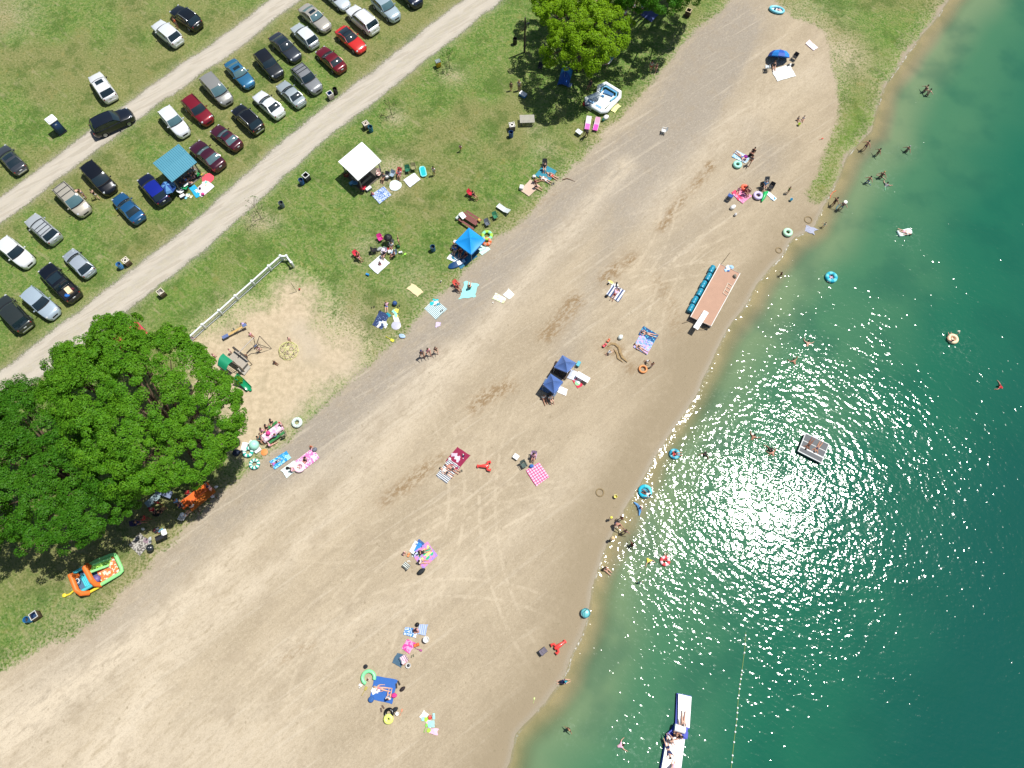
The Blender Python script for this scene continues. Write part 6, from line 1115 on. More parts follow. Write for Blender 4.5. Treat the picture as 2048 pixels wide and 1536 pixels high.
o = W(1130, 156); t = thing('pop_up_tent', 'blue pop-up beach tent in the shade of the yellow green tree', 'tent', (o.x, o.y, 0), A(1130, 156, 75)); mobj('tent_shell', MB().slab(lambda u, v: ((u-.5)*2.9, (v-.5)*1.5, 1.15*S(PI*v)**.6*(.35+.65*S(PI*u)**.5)), 14, 10, .02), PM('half', '#1a53a6', '#2a86c9', 1), t); mobj('frame_pole', MB().tube([(-1.4, -.7, 0), (-.7, 0, 1.15), (0, .1, 1.3), (.7, 0, 1.15), (1.4, .7, 0)], .015, 5), M('lgrey', .4), t); b(1134, 168, 1.3, .7, -20, M('#a9b8d8'), 'light blue cloth by the blue tent', 'cloth'); chair(1080, 140, 250, '#2a2d31', 'dark camp chair in the tree shade near the utility pole')
p(1214, 127, 'chair', 160, 'person in pink beside a striped chair at the right of the yellow green tree', 'r', 'b', 'lpink', 'lgrey'); chair(1215, 129, 160, '#cfd6da', 'pale striped chair at the right of the yellow green tree'); chair(1232, 108, 200, '#cfd2d8', 'white camp chair at the edge of the tree shade'); p(1229, 107, 'chair', 200, 'person in white at the edge of the tree shade', 'l', 'b', 'white', 'lgrey'); toy(1223, 118, M('#8fc9e0'), 'light blue bucket between two chairs in the tree shade', 'bucket', s=1.8)
b(1298, 30, 2.0, 1.6, -30, M('#37477e'), 'dark blue blanket in the shade at the top edge'); p(1285, 14, 'chair', 250, 'person in light blue in the shade at the top edge', 'l', 'b', 'lblue', 'navy'); chair(1285, 16, 250, 'blue', 'blue chair in the shade at the top edge'); p(1250, 28, 'chair', 300, 'person in white and red in the deep shade at the top', 'm', 'k', 'white', 'red'); p(1268, 14, 'chair', 300, 'person in grey in the deep shade at the top', 'l', 'g', 'lgrey', 'navy')
# right part of the beach
o = W(1553, 21); t = thing('kayak_float', 'aqua and white inflatable boat at the top of the beach', 'inflatable boat', (o.x, o.y, 0), A(1553, 21, -15), 'floats'); mobj('outer_tube', MB().tube([(.95*C(a)*(1+.0), .5*S(a), .15) for a in [2*PI*i/20 for i in range(20)]], .17, 8, True), M('#6fc6d8', .4), t); mobj('floor', MB().rbox(0, 0, .04, 1.5, .7, .06, .3), M('#dfe8ea', .5), t); heap(1556, 19, 0, ['white', '#3d5870', '#d9b0a8'], 'towels and a bag heaped in the aqua inflatable boat', 1.1, .5, .35)
b(1623, 91, .85, 1.6, 35, M('#ecd9e4'), 'pale pink towel alone at the top right of the beach', 'towel'); o = W(1555, 126); t = thing('beach_umbrella', 'large royal blue beach umbrella tilted over a white mat', 'umbrella', (o.x, o.y, .0), A(1555, 126, 90)-PI/2, 'umbrellas'); t.rotation_euler.x = -R(50)
mobj('canopy', MB().lathe([(1.45, .75), (1.3, 1.15), (.85, 1.5), (.02, 1.66), (.02, 1.63), (.83, 1.46), (1.26, 1.12)], 10), PM('radial', '#1652b8', '#2a86de', 5, .6), t, False); mobj('pole', MB().tube([(0, 0, 0), (0, 0, 1.75)], .025, 8), M('lgrey', .4), t); mobj('ribs', MB().tube([(-1.2, 0, 1.1), (0, 0, 1.58), (1.2, 0, 1.1)], .012, 4).tube([(0, -1.2, 1.1), (0, 0, 1.58), (0, 1.2, 1.1)], .012, 4), M('dgrey', .4), t)
b(1567, 146, 2.7, 2.0, 15, M('#e9eeec', .6), 'large white mat under the royal blue umbrella', 'mat', jit=.09); toy(1562, 147, M('#cfd9d4'), 'small pale bowl on the large white mat', 'disc', s=1.6); chair(1587, 119, 230, '#1d1f22', 'black camp chair right of the royal blue umbrella'); heap(1580, 129, 0, ['black', 'dgrey', 'white'], 'black shoes and bags below the black camp chair', .9, .5); chair(1533, 139, 100, '#c9d3da', 'white and grey camp chair left of the royal blue umbrella'); p(1548, 131, 'sit', 280, 'person in the shade of the royal blue umbrella', 'l', 'b', 'dgrey', 'dgrey')
p(1607, 237, 'sit', 250, 'child with black hair digging in the sand, right one', 'l', 'k', 'white', 'dgrey', 1.1); p(1596, 238, 'sit', 300, 'child in grey digging in the sand, left one', 'm', 'k', 'grey', 'dgrey', 1.1); toy(1598, 249, M('#c9d84a'), 'yellow green bucket between the digging children', 'bucket', s=1.3); toy(1643, 277, M('#c8402a'), 'small red toy near the grass strip', 'shovel', 20, 1.1)
chair(1326, 265, 170, '#d9dcdc', 'single white chair standing alone on the sand', 'white')
b(1482, 314, 2.0, 1.2, -28, PM('swirl', '#dcebf2', '#5fa3c9', 4), 'white and light blue towel set with a reader on it', 'towel'); p(1481, 312, 'prone', 320, 'person lying on the white and light blue towel', 'l', 'k', None, 'blue', wear='swimsuit'); bag(1491, 313, -20, '#8a1f8f', 'purple bag on the white and light blue towel', .55, .45, .25); ring(1475, 329, .38, .19, M('#9fe0cc', .35), 'mint swim ring below the white and light blue towel'); p(1507, 303, 'sit', 240, 'person with brown hair crouching right of the towel', 'm', 'b', 'black', 'dgrey'); p(1502, 309, 'sit', 60, 'dark haired person sitting left of the crouching one', 'r', 'k', 'black', 'black'); p(1503, 319, 'walk', 240, 'person in grey standing below the two sitting people', 'm', 'b', 'grey', 'brown'); bag(1501, 311, 0, 'black', 'black bag between the sitting people', .5, .4)
b(1484, 391, 1.7, 1.6, -40, PM('tri', '#f0a8c8', '#e27aa6', 5), 'pink blanket below the orange ring'); b(1474, 391, .6, 1.5, 30, M('#e02a5a'), 'crimson towel at the left side of the pink blanket', 'towel'); ring(1489, 375, .30, .18, M('#e8694a', .4), 'orange swim ring at the top of the pink blanket'); chair(1495, 386, 320, '#4a1420', 'maroon camp chair right of the pink blanket'); p(1492, 383, 'chair', 320, 'person in maroon under the orange ring', 'r', 'b', 'dred', 'dred'); p(1478, 380, 'sit', 250, 'person in pale pink on the pink blanket', 'l', 'y', 'lpink', 'lpink', 1.4); chair(1459, 396, 60, '#3a5a9b', 'blue camp chair left of the pink blanket'); bag(1466, 414, 30, 'white', 'white and black bag below the blue camp chair', .8, .5, .4); bag(1471, 429, 30, '#cfcfcf', 'small grey bag furthest below the blue camp chair', .4, .3, .3); ring(1516, 391, .42, .19, M('#c9bce0', .35), 'lavender swim ring left of the green float')
o = W(1529, 393); t = thing('pool_float', 'bright green curved float between lavender ring and board', 'pool float', (o.x, o.y, .02), A(1529, 393, 40), 'floats'); mobj('body', MB().tube([(-.9, -.3, .12), (-.4, -.1, .2), (.2, .2, .25), (.7, .15, .15)], [.08, .22, .28, .12], 10), M('#20b060', .35), t); mobj('fin', MB().tube([(-.1, .1, .2), (-.1, .6, .1)], [.14, .05], 8), M('#20b060', .35), t)
b(1542, 392, 1.5, .55, -40, M('#dfe9ea'), 'white board like towel right of the green float', 'towel'); b(1546, 397, .45, .5, -40, M('#3d93c4'), 'blue end towel on the white board like towel', 'towel'); chair(1532, 368, 280, '#454b50', 'grey camp chair at the top of the green float group'); chair(1524, 378, 300, '#17181b', 'black camp chair left in the green float group'); chair(1540, 378, 240, '#1d1f24', 'black camp chair right in the green float group'); p(1531, 369, 'chair', 270, 'person in light blue in the grey camp chair', 'l', 'g', 'lblue', 'lgrey'); p(1578, 380, 'walk', 50, 'child in green and white walking alone on the sand', 'm', 'k', '#4fb04a', 'black', 1.2); toy(1582, 400, M('#5fb8d0'), 'light blue small bucket below the walking child', 'bucket', s=1.3)
ring(1576, 464, .40, .20, M('#b4e0bf', .35), 'pale green swim ring near the waterline'); b(1622, 459, 1.3, .9, -20, PM('dots', '#a9adc0', '#8f93a8', 5), 'grey towel in a heap at the waterline', 'towel', jit=.25); p(1648, 451, 'wade', 230, 'small child at the waterline right of the grey towel', 'l', 'k', 'mint', 'white', 1.0, z=.15); toy(1666, 386, M('#e8714a'), 'orange pool noodle at the waterline', 'noodle', 60, 1.0, name='pool_noodle')
p(1668, 406, 'wade', 20, 'dark haired person in black bending at the waterline', 'm', 'k', 'black', 'black', z=.3); p(1684, 413, 'wade', 250, 'person in a white hat holding a teal float in shallow water', 'l', 'b', 'navy', 'teal', z=.35, hat='white'); toy(1678, 411, M('#2a7f98'), 'teal striped float held by the waders', 'noodle', 60, 1.0, name='pool_float')
# bathers
for a in ((1852, 178, 'wade', 200, 'bather with a child high in the water, upper right', 'l', 'b', 'dgrey', 'navy', 1.7, .85), (1857, 186, 'wade', 60, 'bather in black next to the one holding a child', 'l', 'k', None, 'black', 1.6, .8), (1731, 294, 'wade', 220, 'bare backed bather standing in ankle deep water by the grass strip', 'r', 'k', None, 'navy', 1.7, .12), (1756, 306, 'wade', 200, 'bather in an olive top in shallow water near the grass strip', 'm', 'k', '#55604a', 'dgrey', 1.5, .4), (1816, 298, 'wade', 220, 'lone bather in a white cap further out', 'm', 'g', 'grey', 'dgrey', 1.6, .9), (1764, 350, 'wade', 250, 'bather in black top and white hat with arms spread', 'r', 'y', 'black', 'black', 1.7, .8), (1737, 361, 'wade', 230, 'boy in blue shorts with a blue noodle', 'r', 'k', None, 'blue', 1.5, .4), (1772, 371, 'swim', 60, 'swimmer with a green noodle', 'l', 'k', 'grey', 'dgrey', 1.6, 0), (1562, 549, 'wade', 200, 'small child in the shallows near the pontoon raft', 'd', 'k', 'dgrey', 'black', 1.0, .3), (1615, 688, 'swim', 80, 'swimmer splashing above the glitter, upper one', 'l', 'k', None, 'dgrey', 1.6, 0), (1588, 724, 'swim', 120, 'swimmer splashing above the glitter, lower one', 'm', 'k', None, 'navy', 1.6, 0), (2000, 774, 'swim', 160, 'far swimmer in red near the right edge', 'r', 'b', 'red', 'navy', 1.6, 0),
          (1506, 875, 'swim', 60, 'swimmer ringed by ripples left of the floating platform', 'm', 'k', None, 'dgrey', 1.7, 0), (1541, 899, 'swim', 200, 'one of two swimmers ringed by ripples nearest the floating platform', 'm', 'k', 'black', 'dgrey', 1.7, 0), (1545, 907, 'swim', 120, 'lower swimmer of the close pair near the floating platform', 'r', 'k', None, 'navy', 1.5, 0), (1410, 908, 'swim', 250, 'swimmer with only a dark head showing in the glitter', 'd', 'k', 'black', 'black', 1.5, 0), (1264, 1090, 'wade', 40, 'dark bather standing in the churned pale water', 'd', 'k', 'dred', 'dgrey', 1.6, .7), (1297, 1121, 'swim', 300, 'swimmer with yellow float lying on the water', 'l', 'y', 'yellow', 'black', 1.5, 0), (1279, 1165, 'wade', 90, 'small bather in turquoise', 'l', 'b', 'turq', 'turq', 1.1, .6), (1138, 1458, 'wade', 230, 'bather in black in the lower shallows', 'm', 'y', 'black', 'black', 1.4, .5), (1241, 1491, 'swim', 20, 'swimmer splashing in the lower green water', 'l', 'b', 'lpink', 'dgrey', 1.6, 0), (1811, 463, 'supine', 340, 'person lying on a white float far from shore', 'l', 'b', 'white', 'lpink', 1.6, .1)):
    p(a[0], a[1], a[2], a[3], a[4], a[5], a[6], a[7], a[8], a[9], z=a[10], grp='people in the water')
toy(1773, 371, M('#8fe0b0'), 'pale green pool noodle curled round a swimmer', 'noodle', 80, .9, name='pool_noodle'); toy(1737, 365, M('#2a4fa8'), 'blue pool noodle with the boy in blue shorts', 'noodle', -20, .6, name='pool_noodle'); toy(1764, 352, M('#d9b09a'), 'pinkish pool noodle under the arms of the bather in black', 'noodle', -20, .9, name='pool_noodle')
o = W(1810, 464); t = thing('pool_float', 'pale mint and white float carrying a person far from shore', 'pool float', (o.x, o.y, WL-.05), A(1810, 464, 15), 'floats'); mobj('body', MB().rbox(0, 0, 0, 1.9, .85, .16, .3).tube([(-.8, -.4, .15), (-.8, .4, .15)], .14, 8), M('#cfe3dc', .4), t)
ring(1662, 555, .52, .22, PM('radial', '#25aec6', '#6fd6e0', 5), 'turquoise swim ring with a child floating off the pontoon raft', water=True, seat=M('#3fa0c0', .6)); p(1662, 555, 'float', 250, 'child in pink sitting in the turquoise ring', 'l', 'b', 'lpink', 'hotpink', 1.2, z=.05, grp='people in the water')
ring(1905, 678, .45, .20, M('#e6cfa8', .4), 'cream swan shaped swim ring with a person far right', water=True, name='swan_ring', seat=M('cream', .6)); o = W(1913, 670); single('ring_neck', MB().tube([(0, 0, .1), (.1, .1, .5), (0, .2, .8), (-.2, .2, .75)], [.10, .08, .07, .05], 8), M('#e6dcc8', .4), 'curved pale neck of the cream swan shaped ring', 'pool float', (o.x, o.y, WL), 0); p(1904, 675, 'float', 100, 'person with dark hair lounging in the cream swan ring', 'r', 'k', None, 'dgrey', 1.6, z=.05, wear='swimsuit', grp='people in the water')
ring(1290, 983, .56, .20, PM('half', '#19b4d0', '#5fd0e0', 1), 'big turquoise swim ring with a person at the water edge', water=True, seat=M('#1b8fa8', .6)); p(1293, 986, 'float', 150, 'person in white and dark sitting in the big turquoise ring', 'd', 'k', 'white', 'dgrey', z=.1, grp='people in the water'); o = W(1278, 1016); t = thing('pool_float', 'blue crescent shaped float in the shallow glitter', 'pool float', (o.x, o.y, WL), A(1278, 1016, 110), 'floats'); mobj('body', MB().tube([(-.75, .25, .08), (-.3, 0, .12), (.3, 0, .12), (.75, .3, .08)], [.05, .16, .16, .06], 8), M('#5f9ad0', .4), t); p(1282, 1015, 'wade', 200, 'child in pale pink behind the blue crescent float', 'l', 'y', 'lpink', 'hotpink', 1.1, z=.5)
toy(1231, 993, M('#d9d070'), 'yellow bucket on the damp sand near the big turquoise ring', 'bucket', s=1.5); p(1222, 1036, 'stand', 230, 'small child in a yellow hat at the waterline', 'l', 'k', 'black', 'white', 1.0, hat='yellow'); p(1232, 1048, 'bend', 320, 'person in blue shorts bending at the waterline', 'r', 'b', None, 'navy'); p(1243, 1036, 'stand', 40, 'slim dark skinned person at the waterline above the bending one', 'd', 'k', None, 'brown', 1.5); p(1249, 1064, 'wade', 50, 'person in a mauve top at the waterline', 'm', 'k', '#8f7080', 'dgrey', 1.5, z=.1); p(1225, 1077, 'stand', 240, 'child in a broad straw hat at the waterline', 'l', 'y', 'lgrey', 'white', 1.2, hat='#e0bd8a'); p(1211, 1137, 'sit', 320, 'pale skinned person sitting in the shallows with legs stretched out', 'l', 'b', None, 'dgrey', 1.6, wear='swimsuit')
ring(1349, 908, .42, .18, PM('radial', '#1f8fb0', '#6fc9de', 4), 'blue swim ring with a person in the left of the glitter', water=True); p(1352, 907, 'float', 0, 'dark haired person in the blue ring left of the glitter', 'r', 'k', 'red', 'dgrey', 1.5, z=.05, grp='people in the water'); ring(1330, 1122, .38, .17, PM('radial', '#e04a50', '#ecd0d0', 4), 'red and white swim ring in the lower glitter', water=True); p(1331, 1116, 'float', 80, 'child with black hair in the red and white ring', 'm', 'k', 'red', 'dgrey', 1.2, z=.05, grp='people in the water')
q = at(1171, 1226, .2); t = thing('wash_tub', 'round teal plastic tub with a handle at the waterline', 'tub', q, A(1171, 1226, 70)); mobj('tub', MB().lathe([(.34, 0), (.44, .42), (.47, .44), (.43, .43), (.33, .05), (.02, .04)], 22), M('#2c8290', .35), t); mobj('lid', MB().lathe([(.40, .40), (.25, .46), (.02, .47)], 22), M('#5fb0b4', .35), t); mobj('handle', MB().tube([(-.44, 0, .4), (-.5, .0, .7), (.0, .2, .85), (.44, 0, .4)], .02, 6), M('dgrey', .5), t)
def inflat(px, py, deg, lab, s=1.0):
    o = W(px, py); t = thing('pool_float', lab, 'pool float', (o.x, o.y, .03), A(px, py, deg), 'floats'); RM = M('#e0463f', .3, 0, .08, 2, .5); t.scale = (s,)*3
    mobj('body', MB().tube([(-.78, 0, .15), (-.35, 0, .2), (.15, 0, .2), (.45, 0, .16)], [.10, .17, .24, .16], 10), RM, t); mobj('tail', MB().tube([(-.75, -.16, .12), (-.82, 0, .14), (-.75, .16, .12)], .09, 8), RM, t)
    for k in (1, -1): mobj('claw', MB().tube([(.2, k*.12, .2), (.3, k*.42, .2), (.55, k*.5, .18), (.62, k*.30, .16)], [.10, .13, .14, .07], 8), RM, t)
    return t
inflat(970, 933, 0, 'red inflatable float lying flat in the middle of the beach'); inflat(1117, 1292, 215, 'red inflatable float on the damp sand near the water')
p(1122, 1364, 'kneel', 10, 'person in a teal cap and navy kneeling at the waterline', 'l', 'b', 'navy', 'navy', hat='^teal'); chair(1088, 1301, 40, '#6a6470', 'small low chair left of the red float on damp sand', h=.6, arms=False); toy(1068, 1401, M('#c9e08a'), 'tiny pale green shovel in the lower damp sand', 'shovel', 80, 1.0)
# pontoon raft load
bag(1470, 552, -60, '#8a8678', 'beige backpack at the top right of the pontoon raft', .5, .35, .35, z=.76, name='backpack', cat='backpack'); heap(1455, 544, 0, ['#9fc6ea', '#d9e6f4', '#5b86c9'], 'light blue towel bundled on the pontoon raft', .9, .7, .25).location.z = .78
# middle beach groups
b(1232, 586, 1.75, 1.65, -30, PM('stripes', '#dfe4ec', '#3f4f7a', 2.6), 'white blanket with broad navy stripes', jit=.1); p(1230, 588, 'prone', 60, 'dark haired person lying on the navy striped blanket', 'm', 'b', 'lpink', 'dred'); heap(1226, 567, -20, ['white', 'black', '#e0d07a'], 'white and black things at the top of the navy striped blanket', 1.0, .4, .2); bag(1213, 592, 0, 'black', 'small black bag left of the navy striped blanket', .4, .3, .2)
bag(1241, 674, 45, '#e0ece8', 'white and black tote bag above the sand castle', .65, .5, .4); toy(1209, 691, M('#d84a56'), 'red toy truck left of the sand castle', 'truck', 40, 1.5); toy(1217, 681, M('#e8704a'), 'orange toy truck above the red one', 'truck', 50, 1.2); p(1216, 706, 'kneel', 20, 'child in white digging at the sand castle moat', 'l', 'y', 'white', 'lgrey', 1.25)
for i, (pts, w_) in enumerate((([(1216, 692), (1222, 687), (1230, 688), (1238, 695), (1240, 704), (1245, 715), (1255, 724)], .16), ([(1228, 698), (1234, 706), (1236, 716), (1246, 724)], .12))):
    o = W(*pts[0]); rr = [rel(*q, .02) for q in pts]; single('sand_wall', MB().tube(rr, [w_*.4]+[w_]*(len(rr)-2)+[w_*.3], 8, flat=.6), M('#b59a6f', .95, 0, .3, 5, bump=.12), ['longer curved sand wall of the sand castle', 'shorter inner sand wall of the sand castle'][i], 'sand castle', tuple(o), 0, 'sand castle walls')
b(1297, 669, 2.0, 1.2, -30, PM('dots', '#1d4f86', '#4fc0dc', 4), 'navy and turquoise dotted towel near the pontoon raft', 'towel'); p(1297, 668, 'prone', 165, 'person in a black swimsuit lying on the navy and turquoise towel', 'l', 'b', None, 'black', wear='swimsuit'); b(1288, 688, 1.8, 2.0, -28, PM('swirl', '#6f8fd6', '#b9d3f2', 4, c3='#c9a8e0'), 'light blue and lilac blanket below the dotted towel'); p(1281, 696, 'supine', 145, 'person in a black swimsuit lying across the lilac end of the light blue blanket', 'l', 'b', None, 'black', wear='swimsuit'); p(1305, 729, 'stand', 100, 'child standing to the right of the orange ring', 'm', 'k', None, 'lav', 1.25); p(1293, 722, 'kneel', 330, 'small child in white crouching above the orange ring', 'm', 'k', 'white', 'dgrey', 1.1); ring(1286, 738, .40, .11, M('#d98a4a', .4), 'thin orange swim ring on the sand beside the children')
b(915, 917, 1.7, 2.1, -38, M('#8a1540', .8), 'maroon mat with grey clothes on it', 'mat', jit=.05); heap(913, 913, -60, ['#c9b3c4', '#d8ccd6'], 'pale grey trousers laid on the maroon mat', 1.0, .3, .12, 5); heap(924, 913, 0, ['black', 'white', 'navy'], 'black and white shoes on the maroon mat', .4, .5, .15, 5); bag(899, 918, 0, 'white', 'white hat like bag at the corner of the maroon mat', .35, .35, .2); b(896, 942, 2.3, 1.5, 52, PM('stripes', '#dfe2e4', '#4b5260', 5.2), 'black and white striped blanket below the maroon mat'); p(892, 944, 'supine', 145, 'person in a white shirt lying on the black and white striped blanket', 'l', 'k', 'white', 'dgrey'); p(903, 937, 'supine', 150, 'person in dark shorts lying across the black and white striped blanket', 'r', 'b', None, 'dgrey'); toy(922, 942, M('#2d3530'), 'dark sandals right of the black and white striped blanket', 'shoes')
cooler(1032, 913, -35, '#dfe4e6', 'white box left of the pink checked blanket', w=.6, d=.55, h=.25); chair(1067, 914, 260, '#b9a0c0', 'lilac chair above the pink checked blanket'); p(1067, 912, 'chair', 260, 'dark haired person in the lilac chair above the pink checked blanket', 'r', 'k', 'lpink', 'navy', long=True); chair(1048, 932, 300, '#4f5f5a', 'grey green chair left of the pink checked blanket'); bag(1063, 932, 0, '#3d76c0', 'blue bag on the corner of the pink checked blanket', .5, .4); b(1075, 948, 1.75, 2.0, 32, PM('check', '#f0bfd6', '#c21f72', 3.4), 'pink and white checked blanket'); 
p(807, 1106, 'cross', 330, 'child digging in the sand left of the rainbow towel', 'l', 'k', 'lpink', 'brown', 1.15); toy(817, 1110, M('#e8935a'), 'orange toy boat beside the digging child', 'truck', 70, 1.2); b(840, 1087, .75, .6, -35, M('#23508f'), 'dark blue cushion at the top of the rainbow towel', 'cushion'); b(831, 1095, .8, 1.2, -25, PM('half', '#dfeaf4', '#2f8ae0', 1), 'white towel with blue centre', 'towel'); b(850, 1110, 2.0, 1.9, 40, PM('tri', '#e08ab0', '#a88ad8', 3), 'pink and purple patterned blanket'); b(852, 1108, 1.1, 1.4, -50, PM('stripes', '#2fb88a', '#e8e08a', 1.6), 'green towel with yellow border on the pink blanket', 'towel'); p(845, 1104, 'sitback', 20, 'dark haired person sitting on the pink and purple blanket', 'r', 'k', 'black', 'dgrey', long=True); p(841, 1123, 'sit', 0, 'person in white top and grey shorts sitting below the pink and purple blanket', 'l', 'k', 'white', 'grey'); heap(828, 1106, 0, ['#d9eef0', 'dgrey', 'white'], 'pale clothes left of the pink and purple blanket', .7, .5); chair(812, 1131, 140, '#3b4038', 'low striped chair below the digging child', h=.55, arms=False, patt=PM('stripes', '#3b4038', '#dfe4dc', 6)); bag(842, 1143, 35, '#1e2428', 'black duffel bag below the pink and purple blanket', .95, .5, .35, name='duffel_bag'); heap(818, 1121, 0, ['white'], 'white napkins between low chair and blanket', .3, .3, .1, 3)
# lower beach
b(845, 1259, .85, 1.0, -10, PM('stripes', '#8fa6d0', '#b9c6e0', 5), 'grey blue striped towel right of the sitting person', 'towel'); b(821, 1264, 1.3, .8, -15, PM('swirl', '#3d86c0', '#d8dff0', 4), 'blue and lilac towel left of the sitting person', 'towel'); p(833, 1258, 'cross', 250, 'dark haired person in pink sitting between two blue towels', 'r', 'k', 'lpink', 'dred', long=True); toy(835, 1249, M('black'), 'small dark ball above the sitting person', 'ball', s=1.3); toy(853, 1279, M('white'), 'white bucket with pink handle', 'bucket', s=2.2)
b(817, 1292, .95, 1.1, -35, PM('tri', '#e0409a', '#e8a0c8', 3), 'hot pink towel below the blue and lilac towel', 'towel'); toy(833, 1290, M('#e2672a'), 'orange toy crab on the sand', 'truck', 20, 1.6); toy(837, 1299, M('#a04a80'), 'purple toy shovel on the sand', 'shovel', -20, 1.4); b(798, 1319, 1.0, 1.1, -25, M('#34586f'), 'steel blue towel at the left of the girl in pink', 'towel'); p(807, 1324, 'cross', 300, 'girl in a pink hat and pink top', 'l', 'b', 'lpink', 'lpink', 1.2, hat='#e8d0da'); chair(809, 1316, 120, '#dfdfe4', 'white and pink low chair behind the girl in pink', h=.6, patt=PM('stripes', '#e4e0e4', '#d88aa8', 5)); q = at(817, 1331); t = thing('fan_wheel', 'white and black round basket at the feet of the girl in pink', 'basket', q, 0); mobj('basket', MB().lathe([(.2, 0), (.26, .2), (.24, .2), (.18, .03), (.02, .03)], 18), M('white', .6), t); mobj('content', MB().ball((0, 0, .1), .16, 10, 6, .5), M('dgrey', .7), t); toy(825, 1312, M('#6b6a50'), 'olive sandals right of the girl in pink', 'shoes'); bag(731, 1333, 0, '#20242c', 'round black bag above the green ring', .42, .4, .28)
ring(737, 1355, .58, .17, M('#86e6a0', .35), 'light green C shaped swim ring', deg=-20, arc=.74); p(738, 1358, 'cross', 200, 'small child with brown hair inside the light green ring', 'l', 'b', 'white', 'lgrey', .95); heap(724, 1371, 0, ['white', 'offwhite'], 'white clothes left of the green ring', .5, .4, .12, 4); b(767, 1379, 2.25, 2.15, -12, M('#2f63ad', .85), 'large blue blanket in the lower beach', jit=.06); p(764, 1377, 'supine', 170, 'pale person in a patterned swimsuit lying on the large blue blanket', 'l', 'y', None, '#c97a86', wear='swimsuit'); heap(751, 1377, 40, ['white', 'white', 'offwhite'], 'white towels piled on the large blue blanket', .8, .9, .25, 9); p(777, 1396, 'sit', 80, 'person in a white shirt and blue shorts sitting on the large blue blanket', 'l', 'b', 'white', '#2a8fb8'); bag(742, 1399, 30, '#2f5f9f', 'blue square bag at the lower left of the large blue blanket', .6, .55, .3); bag(788, 1391, 0, 'hotpink', 'hot pink bag on the large blue blanket', .55, .45); toy(795, 1369, M('#1b1d24'), 'black sandals at the top right of the large blue blanket', 'shoes', 20, 1.7); bag(805, 1378, 40, '#2c2224', 'dark brown backpack right of the large blue blanket', .6, .35, .3, name='backpack', cat='backpack'); toy(728, 1383, M('#a89a4a'), 'olive yellow toy shovel left of the large blue blanket', 'shovel', 60, 1.8); toy(764, 1417, M('#5a463c'), 'brown sandals above the black ring', 'shoes', 30, 1.5)
ring(778, 1426, .34, .15, M('#101214', .25), 'black swim ring under the yellow one'); ring(777, 1438, .28, .20, M('#e4f07a', .35), 'fluorescent yellow swim ring overlapping the black one'); bag(790, 1419, 30, '#1d2026', 'black bag right of the black ring', .6, .4, .28); toy(795, 1427, M('white'), 'small white bucket right of the black ring', 'bucket', s=1.3); toy(802, 1425, M('#d98a6a'), 'orange toy shovel right of the white bucket', 'shovel', 70, 1.2); heap(859, 1446, 0, ['#9fd8d8', '#e8b8cc', 'white', 'lime'], 'pastel beach toys scattered at the bottom of the beach', 1.3, 1.5, .15, 9, 'toy_heap', 'toys'); toy(861, 1434, M('#d8564a'), 'red bucket above the pastel toys', 'bucket', s=1.4); toy(851, 1456, M('#7fd04a'), 'green shovel left of the pastel toys', 'shovel', 70, 1.6)
# left maple edge picnic
picnic_table(543, 864, 36, 'picnic table with a white and pink cloth surrounded by people', 'wood', cloth=PM('tri', '#f0e6ea', '#e6a8c8', 3), L=2.2, bench_c='#2a7a3f'); TBL = (
 (543, 844, 240, 'dark haired person at the upper side of the clothed picnic table, nearest the beach', 'l', 'k', 'dgrey'), (533, 855, 240, 'dark haired person at the middle of the upper side of the clothed picnic table', 'l', 'k', '#1f3d30'), (524, 862, 250, 'brown haired person at the left of the upper side of the clothed picnic table', 'l', 'b', 'lpink'), (519, 878, 320, 'person in dark green at the left end of the clothed picnic table', 'm', 'k', '#1f5a56'), (551, 871, 140, 'person in pale blue at the lower side of the clothed picnic table', 'l', 'b', 'lblue'))
for a in TBL: p(a[0], a[1], 'chair', a[2], a[3], a[4], a[5], a[6], 'dgrey')
p(563, 849, 'stand', 200, 'person in a red cap at the right end of the clothed picnic table', 'l', 'b', 'lpink', 'dgrey', 1.4, hat='^red'); p(539, 889, 'sit', 30, 'person in pink with pale legs curled below the clothed picnic table', 'l', 'b', 'lpink', 'hotpink'); chair(568, 869, 110, '#8f8a7a', 'patterned camp chair right of the clothed picnic table', patt=PM('tri', '#a89a8a', '#5f6a48', 6)); toy(537, 867, M('hotpink'), 'hot pink ball on the clothed picnic table', 'ball', s=1.5, z=.78)
ring(594, 845, .42, .19, PM('swirl', '#e6efe8', '#a8c9b8', 5), 'white and grey green swim ring right of the picnic', deg=0); ring(496, 904, .42, .19, PM('radial', '#1fae9a', '#dff2ee', 6), 'teal and white swim ring beside the coolers'); ring(509, 928, .42, .19, PM('radial', '#18a390', '#e4f4f0', 8), 'teal and white swim ring below the first one'); toy(511, 892, M('#a8e4cf', .4), 'big mint ball near the coolers', 'ball', s=3.4); cooler(488, 893, 75, '#e0dde2', 'long white cooler at the maple edge', w=.95, d=.55, h=.42); cooler(502, 885, 60, '#e6e6e8', 'small white cooler next to the long white cooler', w=.5, d=.45, h=.4); cooler(515, 900, 35, '#eceae8', 'flat white box below the mint ball', w=.7, d=.45, h=.2); bag(472, 905, 20, '#16233a', 'navy bag in the maple shadow', .85, .7, .5); toy(528, 904, M('#f08a4a'), 'orange flying disc on the grass below the picnic', 'disc', s=2.6)
